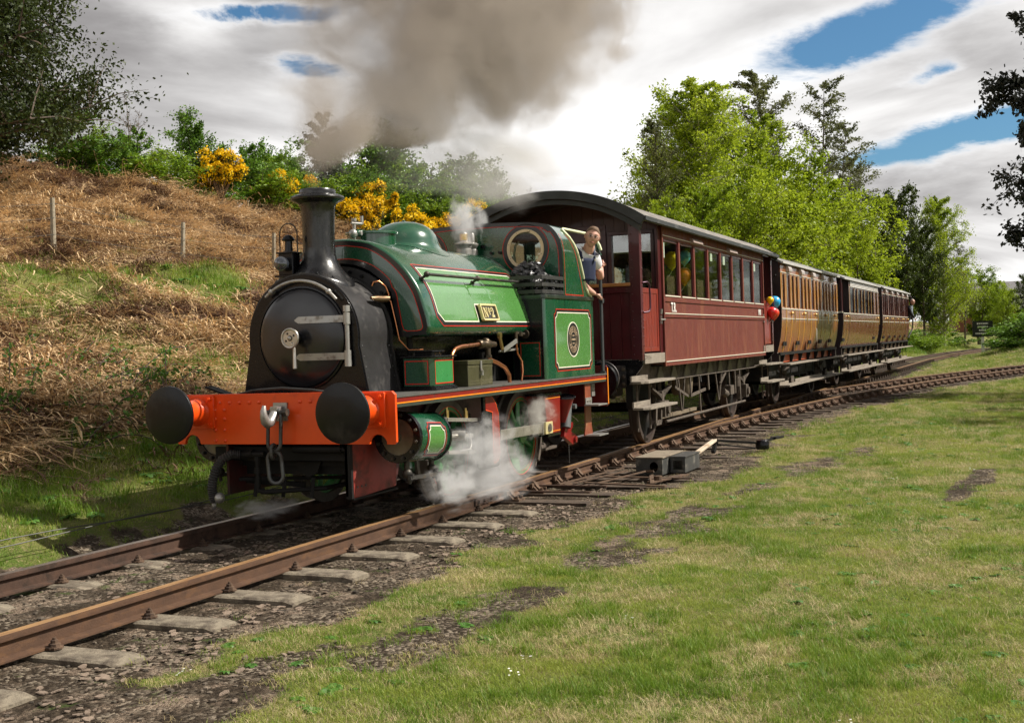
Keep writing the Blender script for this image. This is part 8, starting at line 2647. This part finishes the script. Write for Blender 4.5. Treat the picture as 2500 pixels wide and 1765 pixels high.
for k in range(15):
    x = 24.5 + k * 2.5 + random.uniform(-.5, .5); y = 23.4 + random.uniform(-.3, .6); z0 = z_at(x, y) - .5; top = float(np.interp(x, [24, 34, 44, 60], [8.9, 9.1, 9.8, 10.2]))
    plant('bush', HW[1] if k % 3 else HW[0], (x, y, z0), k * 2.2 + 1, 1.0, HEDGE[k], 'bush', 'low bushes filling the hedge on the crest', sz=(top - z0) / 4.35)
plant('grey_tree', GREYT, (40.6, 24, z_at(40.6, 24)), .5, 1.0, 'slender grey green tree seen through the chimney smoke', 'tree', None, sz=.95)
plant('bare_shrub', BARE, (27.9, 24.4, z_at(27.9, 24.4)), .5, 1.0, 'bare twiggy shrub among the hawthorns near the big dark tree', 'shrub', 'bare shrubs on the crest', sz=.85)
plant('bare_shrub', BARE, (65.7, 24, z_at(65.7, 24)), 2.5, .9, 'bare twiggy shrub above the curved coach roof', 'shrub', 'bare shrubs on the crest', sz=1.35)

# ---- gorse
gy = leafmat('gorse_blossom_yellow', (.80, .48, .002), (1.0, .74, .004), (.66, .42, .01), trans=.2, ns=2.0, rough=.6)
gg = leafmat('gorse_spines_green', (.022, .040, .008), (.06, .085, .014), trans=.15, ns=1.2)


def gorse_mesh(seed, R0, H, stemh):
    r1 = np.random.default_rng(seed); rg2 = random.Random(seed)
    nb = 44; cs = []
    for i in range(nb):
        a = rg2.uniform(0, 6.28); rr_ = R0 * math.sqrt(rg2.random()) * .85; z = stemh + (H - stemh) * rg2.uniform(.15, .92) * (1 - .45 * (rr_ / R0) ** 2)
        cs.append((rr_ * math.cos(a) * rg2.uniform(.8, 1.25), rr_ * math.sin(a), z + rg2.uniform(-.1, .18), R0 * rg2.uniform(.10, .24)))
    b = B()
    for c in cs[:20]:
        b.tube([(0, 0, 0), (c[0] * .15, c[1] * .15, stemh * .6), (c[0] * .6, c[1] * .6, stemh + (c[2] - stemh) * .5), (c[0], c[1], c[2])], .02, 5, radii=[.05, .035, .02, .008])
    st = b.mesh('stem', PM('gorse_stem', (.17, .12, .075), .9), 60)
    P, Y = [], []
    for c in cs:
        n = 300; d = r1.normal(0, 1, (n, 3)); d /= np.linalg.norm(d, axis=1)[:, None]
        q = np.array(c[:3]) + d * c[3] * (r1.random(n) ** .45)[:, None] * np.array([1, 1, .85]); P.append(q)
        n = 230; d = r1.normal(0, 1, (n, 3)); d /= np.linalg.norm(d, axis=1)[:, None]; d[:, 2] = np.where(r1.random(n) < .65, np.abs(d[:, 2]), d[:, 2])
        lob = 1 + .22 * np.sin(d[:, 0] * 9 + seed) * np.cos(d[:, 1] * 8); q = np.array(c[:3]) + d * (c[3] * 1.0 * lob * (.75 + .45 * r1.random(n)))[:, None]; Y.append(q)
    V, Fq = leaves(np.concatenate(P), .085, r1, 0, .25); fo = fast('foliage', V, Fq, gg)
    V, Fq = leaves(np.concatenate(Y), .062, r1, 0, .9); bl = fast('blossom', V, Fq, gy)
    return st, fo, bl


GO = [gorse_mesh(1, 1.0, 1.75, .75), gorse_mesh(2, 1.1, 1.5, .35), gorse_mesh(3, .9, 1.7, .5)]
for k, (v, x, y, s, sz, lab) in enumerate(((0, 29.7, 22.0, 1.05, 1.25, 'gorse in full yellow flower on a bare stem above the fence'), (2, 35.2, 23.0, .85, 1.15, 'smaller flowering gorse just left of the chimney'), (2, 38.0, 23.2, .55, 1.25, 'flowering gorse partly hidden by the chimney smoke'), (1, 38.8, 21.2, 1.05, 1.35, 'flowering gorse just right of the chimney'), (0, 41.4, 22.0, 1.15, 1.45, 'tall pointed flowering gorse behind the tank filler'), (1, 42.6, 20.6, 1.2, 1.35, 'large round flowering gorse above the dome'), (1, 46.0, 21.0, 1.15, 1.35, 'flowering gorse right of the dome'), (2, 49.0, 21.6, 1.0, 1.3, 'flowering gorse behind the safety valve steam'), (0, 52.6, 22.2, 1.0, 1.75, 'flowering gorse beside the curved coach roof'), (1, 57.5, 23.0, .9, 1.4, 'last flowering gorse half hidden by the coach roof'))):
    z0 = z_at(x, y)
    plant('gorse_bush', GO[v], (x, y, z0), k * 2.1, s, lab, 'bush', 'flowering gorse bushes on the bank', sz=sz, parts=('stem', 'foliage', 'blossom'))
r = empty('gorse_seedling', (26.4, 22.6, z_at(26.4, 22.6)), label='low patch of yellow gorse flowers at the edge of the bracken', category='bush')
o = bpy.data.objects.new('blossom', GO[1][2]); COL.objects.link(o); o.parent = r; o.scale = (.7, .3, .32)

# ---- bramble on the near part of the bank
bl_leaf = leafmat('bramble_leaves', (.05, .12, .015), (.12, .24, .03), trans=.35, ns=2)
b = B(); rgb = random.Random(5); LP = []
STEMS = [((5.0, 5.2), (6.4, 6.3), .55), ((4.6, 5.6), (7.2, 5.9), .6)]
for i in range(46):
    x0 = rgb.uniform(1.0, 5.5); y0 = rgb.uniform(3.8, 6.8); a = rgb.uniform(-.9, .9); L = rgb.uniform(.6, 1.7); h = rgb.uniform(.15, .5)
    STEMS.append(((x0, y0), (x0 + L * math.cos(a), y0 + L * math.sin(a)), h))
for (a, c, h) in STEMS:
    pts = []
    for j in range(9):
        t = j / 8; x = a[0] + (c[0] - a[0]) * t; y = a[1] + (c[1] - a[1]) * t; pts.append(Vector((x, y, float(gz(x, y)) + .05 + h * 4 * t * (1 - t) * (1.15 if t > .5 else 1) + rgb.uniform(-.015, .015))))
    b.tube(pts, .006, 5, radii=[.009 - .0006 * j for j in range(9)])
    for j in range(1, 9):
        for _ in range(6): LP.append(tuple(pts[j] + Vector((rgb.gauss(0, .05), rgb.gauss(0, .05), rgb.gauss(.01, .035)))))
br = empty('bramble', (4, 5.2, 0), label='bramble with arching dark stems and small green leaves low on the bank', category='bramble')
B.off = Vector((4, 5.2, 0)); b.out('stems', PM('bramble_stem', (.05, .03, .025), .7), br, smooth=60)
V, Fq = leaves(np.array(LP), .055, np.random.default_rng(8), 0, .8); V = V - np.array([4, 5.2, 0]); o = bpy.data.objects.new('leaves', fast('leaves', V, Fq, bl_leaf)); COL.objects.link(o); o.parent = br
B.off = Vector((0, 0, 0))
# brambles between the two lines at the far right
for k, (x, y, s, lab) in enumerate(((62, -5.6, 1.5, 'bramble thicket between the two lines at the right edge'), (68, -7.2, 1.7, 'bramble thicket farther right beside the branch line'), (75, -4.8, 1.2, 'low bramble thicket behind the black sign'), (84, 1.8, 1.3, 'green undergrowth clump on the far bank above the bend'), (76, 3.6, 1.3, 'undergrowth clump at the foot of the far bank'), (70, 5.2, 1.3, 'undergrowth clump under the dark broad tree'), (97, 1.2, 1.2, 'small round green bush near the cottage'))):
    plant('thicket', HW[1 if k % 2 else 0], (x, y, z_at(x, y) - .9), k * 1.7, s, lab, 'bush', 'undergrowth by the far bend', sz=.42 * s)

# ---- fence on the bank
fence = empty('wire_fence', (15, 13, 3), label='old wooden post and wire fence crossing the bracken bank', category='fence')
B.off = Vector((15, 13, 3))
FP = [(7.1, 13.0), (11.3, 13.0), (15.6, 13.0), (19.5, 13.0), (23.6, 13.1), (27.6, 13.2), (31.6, 13.2)]
tops = []
rgf = random.Random(2)
for (x, y) in FP:
    z = float(gz(x, y)); lx, ly = rgf.uniform(-.02, .12), rgf.uniform(-.03, .03)
    b = B(); b.tube([(x, y, z - .3), (x + lx * .4, y + ly * .4, z + .5), (x + lx, y + ly, z + 1.22)], .055, 8, radii=[.060, .056, .050]); b.out('post', postw, fence, smooth=40)
    tops.append(Vector((x, y, z)))
for h in (.45, .8, 1.1):
    b = B(); pts = []
    for a, c in zip(tops[:-1], tops[1:]):
        for j in range(6): t = j / 6; pts.append(a.lerp(c, t) + Vector((0, -.06, h - .10 * 4 * t * (1 - t) * .4)))
    pts.append(tops[-1] + Vector((0, -.06, h))); b.tube(pts, .005, 4); b.out('fence_wire', wirem, fence)
B.off = Vector((0, 0, 0))
# overhead stay wires behind the left tree
b = B(); b.tube([(12.5, 18.0, 12.4), (17.45, 18.2, 9.2), (30.5, 28.4, 10.5 - 2.4)], .022, 5); b.out('overhead_cable', wirem, None, label='thick stay cable running down behind the big dark tree', category='cable', group='stay cables by the dark tree')
b = B(); b.tube([(14.0, 19.0, 10.4), (18.2, 19.5, 8.6), (29.5, 28.4, 7.9)], .010, 5); b.out('overhead_cable', wirem, None, label='thin stay cable below the thick one behind the dark tree', category='cable', group='stay cables by the dark tree')

# ---- black notice board by the far bend
sg = empty('notice_board', (76.2, -2.75, 0), R(-170), label='small black notice board with white lettering beside the far bend', category='sign')
b = B(); b.box(-.02, .02, -.62, .62, 1.02, 2.02); sp = b.out('board', blk, sg)
b = B(); b.box(-.10, -.03, -.09, .09, -.2, 1.05); b.out('post', whitem, sg)
b = B()
for k, w2 in enumerate((.34, .30, .22, .44)):
    z = 1.86 - k * .21; x = -w2
    rgs = random.Random(k)
    while x < w2: l_ = rgs.uniform(.06, .10); b.box(.021, .026, x, min(x + l_, w2), z - .055, z + .045); x += l_ + .03
b.out('lettering', whitem, sg)

# ---- cottage in the distance
ct = empty('cottage', (132, -2.6, 0), R(12), label='distant brick cottage with grey roof and tall chimney at the right edge', category='building')
brick = PM('distant_brick', (.24, .095, .055), .85, var=.25, vs=1.5)
b = B(); b.box(-3, 3, -5, 5, -1, 3.6); b.prism([[(-3, 3.6), (3, 3.6), (0, 6.2)]], 'y', -4.95, 4.95); b.out('wall', brick, ct)
for s in (-1, 1):
    b = B(); b.prism([[(s * 3.3, 3.35), (0, 6.25), (0, 6.4), (s * 3.45, 3.40)]], 'y', -5.2, 5.2); b.out('roof', PM('slate_grey', (.19, .18, .19), .7, var=.25), ct)
b = B(); b.box(-.5, .5, 3.6, 4.5, 5.0, 7.6); b.box(-.6, .6, 3.5, 4.6, 7.4, 7.6); b.out('chimney', brick, ct)
for y in (-3, 0, 3):
    b = B(); b.box(-3.05, -3.0, y - .55, y + .55, 1.2, 2.5); wdw = b.out('window', whitem, ct)
    b = B(); b.box(-3.06, -3.052, y - .45, y + .45, 1.3, 2.4); b.out('pane', PM('dark_pane', (.03, .035, .04), .1), wdw)
# ------------------------------------------------------------------ smoke and steam
def cloud_mat(name, color, density, absorb, nscale, build, seedoff=(0, 0, 0), detail=5, dist=0.5, aniso=0.2, lo=.35, hi=.95, near=0):
    m = bpy.data.materials.new(name); m.use_nodes = True
    nt = m.node_tree; nt.nodes.clear(); t = NT(nt)
    o = t.n('ShaderNodeOutputMaterial'); pv = t.n('ShaderNodeVolumePrincipled')
    pv.inputs['Color'].default_value = tuple(color) + (1,); pv.inputs['Anisotropy'].default_value = aniso
    pv.inputs['Absorption Color'].default_value = tuple(absorb) + (1,)
    tc = t.n('ShaderNodeTexCoord'); V = tc.outputs['Object']
    sp = t.n('ShaderNodeSeparateXYZ'); t.l(V, sp.inputs[0])
    shape = build(t, sp.outputs[0], sp.outputs[1], sp.outputs[2])          # 1 in the heart, 0 at the rim
    n = t.noise(t.vm('ADD', V, seedoff), nscale, detail, .62, dist)
    n2 = t.noise(t.vm('ADD', V, (seedoff[0] + 7, 3, 1)), nscale * .42, 2, .5, .2)
    f = t.math('ADD', t.math('MULTIPLY', t.math('SUBTRACT', n, .5), 2.6), t.math('MULTIPLY', t.math('SUBTRACT', n2, .5), 1.6))
    q = t.math('ADD', shape, f)
    dn = t.math('MULTIPLY', t.math('MULTIPLY', t.ss(q, lo, hi), t.ss(shape, 0.0, .25)), density)
    if near: dn = t.math('MULTIPLY', dn, t.math('ADD', 1.0, t.math('MULTIPLY', near, t.math('SUBTRACT', 1.0, t.ss(sp.outputs[2], .1, 1.0)))))
    t.l(dn, pv.inputs['Density']); t.l(pv.outputs[0], o.inputs['Volume'])
    try: m.cycles.volume_sampling = 'MULTIPLE_IMPORTANCE'
    except Exception: pass
    return m


def ell(t, x, y, z):
    r = t.math('SQRT', t.math('ADD', t.math('ADD', t.math('MULTIPLY', x, x), t.math('MULTIPLY', y, y)), t.math('MULTIPLY', z, z)))
    return t.math('SUBTRACT', 1.0, r)


def puff(name, c, rad, color, dens, nscale, label, so=(0, 0, 0), rot=(0, 0, 0)):
    """rounded body of steam: unit sphere scaled, density given per metre"""
    b = B(); b.sphere((0, 0, 0), 1, 20, 14); me = b.mesh(name, [], None)
    me.materials.clear()
    k = sum(rad) / 3
    def sh(t, x, y, z): return ell(t, x, y, z)
    m = cloud_mat(name + '_volume', color, dens, (0, 0, 0), nscale, sh, so, lo=.22, hi=1.0)
    me.materials.append(m)
    o = bpy.data.objects.new(name, me); COL.objects.link(o); o.location = c; o.scale = rad; o.rotation_euler = rot
    o['kind'] = 'stuff'; o['label'] = label
    return o


# chimney smoke: thin column that leans back and swells into a broad brown cloud
PZS = [0, .25, .55, .9, 1.3, 1.8, 2.4, 3.2, 4.2]
PCX = [0, .0, .45, 1.55, 2.6, 3.4, 4.0, 4.6, 5.0]
PRX = [.17, .42, 1.1, 2.3, 3.3, 3.9, 4.3, 4.6, 4.8]
PRY = [.17, .34, .60, .80, 1.1, 1.35, 1.6, 1.8, 1.9]


def plume_shape(t, x, y, z):
    # origin at the chimney top; z in metres above it
    def curve(vals):
        c = t.n('ShaderNodeFloatCurve'); cu = c.mapping.curves[0]
        mx = max(vals)
        for i, (a, v) in enumerate(zip(PZS, vals)):
            if i == 0: cu.points[0].location = (0, v / mx)
            elif i == len(PZS) - 1: cu.points[1].location = (1, v / mx)
        for a, v in list(zip(PZS, vals))[1:-1]: cu.points.new(a / PZS[-1], v / mx)
        c.mapping.update(); t.l(t.math('DIVIDE', z, PZS[-1]), c.inputs['Value']); return t.math('MULTIPLY', c.outputs[0], mx)
    cx, rx, ry = curve(PCX), curve(PRX), curve(PRY)
    dx = t.math('DIVIDE', t.math('SUBTRACT', x, cx), rx); dy = t.math('DIVIDE', y, ry)
    return t.math('SUBTRACT', 1.0, t.math('SQRT', t.math('ADD', t.math('MULTIPLY', dx, dx), t.math('MULTIPLY', dy, dy))))


b = B()
prev = []
for i in range(15):
    z = i / 14 * PZS[-1]; prev.append((float(np.interp(z, PZS, PCX)), 1.06 * float(np.interp(z, PZS, PRX)) + .03, 1.06 * float(np.interp(z, PZS, PRY)) + .03, z))
nA = 20; vs = []
for (cx, rx, ry, z) in prev:
    for k in range(nA): a = 2 * PI * k / nA; vs.append((cx + rx * math.cos(a), ry * math.sin(a), z))
fs = [(j * nA + k, j * nA + (k + 1) % nA, (j + 1) * nA + (k + 1) % nA, (j + 1) * nA + k) for j in range(14) for k in range(nA)] + [tuple(range(nA - 1, -1, -1)), tuple(14 * nA + k for k in range(nA))]
b.add(vs, fs); me = b.mesh('chimney_smoke', [], None); me.materials.clear()
me.materials.append(cloud_mat('brown_smoke_volume', (.54, .48, .425), 1.55, (.0, .0, .0), 1.35, plume_shape, (2.3, 1.1, 0), 8, 1.0, lo=.16, hi=.80, near=4.5))
o = bpy.data.objects.new('chimney_smoke', me); COL.objects.link(o); o.location = (.72, 0, 3.0)
o['kind'] = 'stuff'; o['label'] = 'brown grey smoke rising from the chimney and drifting back'

ST = (.97, .97, .98)
puff('pale_smoke', (4.6, .3, 3.75), (3.4, .9, .75), (.86, .84, .82), 1.1, 1.3, 'pale smoke and steam trailing back below the brown smoke', (6, 2, 3))
puff('cylinder_steam', (1.75, -1.12, .50), (.85, .36, .42), ST, 3.2, 3.0, 'white steam blowing round the near cylinder and front wheel', (1, 2, 3))
puff('ground_steam', (2.0, -1.02, .20), (1.35, .42, .32), ST, 3.0, 2.8, 'white steam billowing over the near rail below the wheels', (4, 2, 8))
puff('drain_steam', (.95, -1.15, .28), (.55, .22, .24), ST, 7.0, 2.0, 'white steam jet from the front drain cock', (3, 7, 1))
puff('wheel_steam', (3.45, -1.02, .72), (.45, .22, .30), (.85, .83, .78), 5.0, 2.6, 'wisps of steam round the rear driving wheel', (8, 1, 5))
puff('rail_steam', (.35, .42, .10), (.42, .30, .14), ST, 6.0, 2.2, 'thin wisps of steam over the far rail under the buffer beam', (5, 5, 2))
puff('valve_steam', (4.05, .02, 3.02), (.40, .26, .38), ST, 7.0, 2.0, 'white steam blowing from the safety valve', (2, 9, 4))
puff('low_valve_steam', (3.88, .0, 2.72), (.14, .12, .22), ST, 9.0, 2.0, 'dense white steam just above the safety valve', (1, 3, 4))
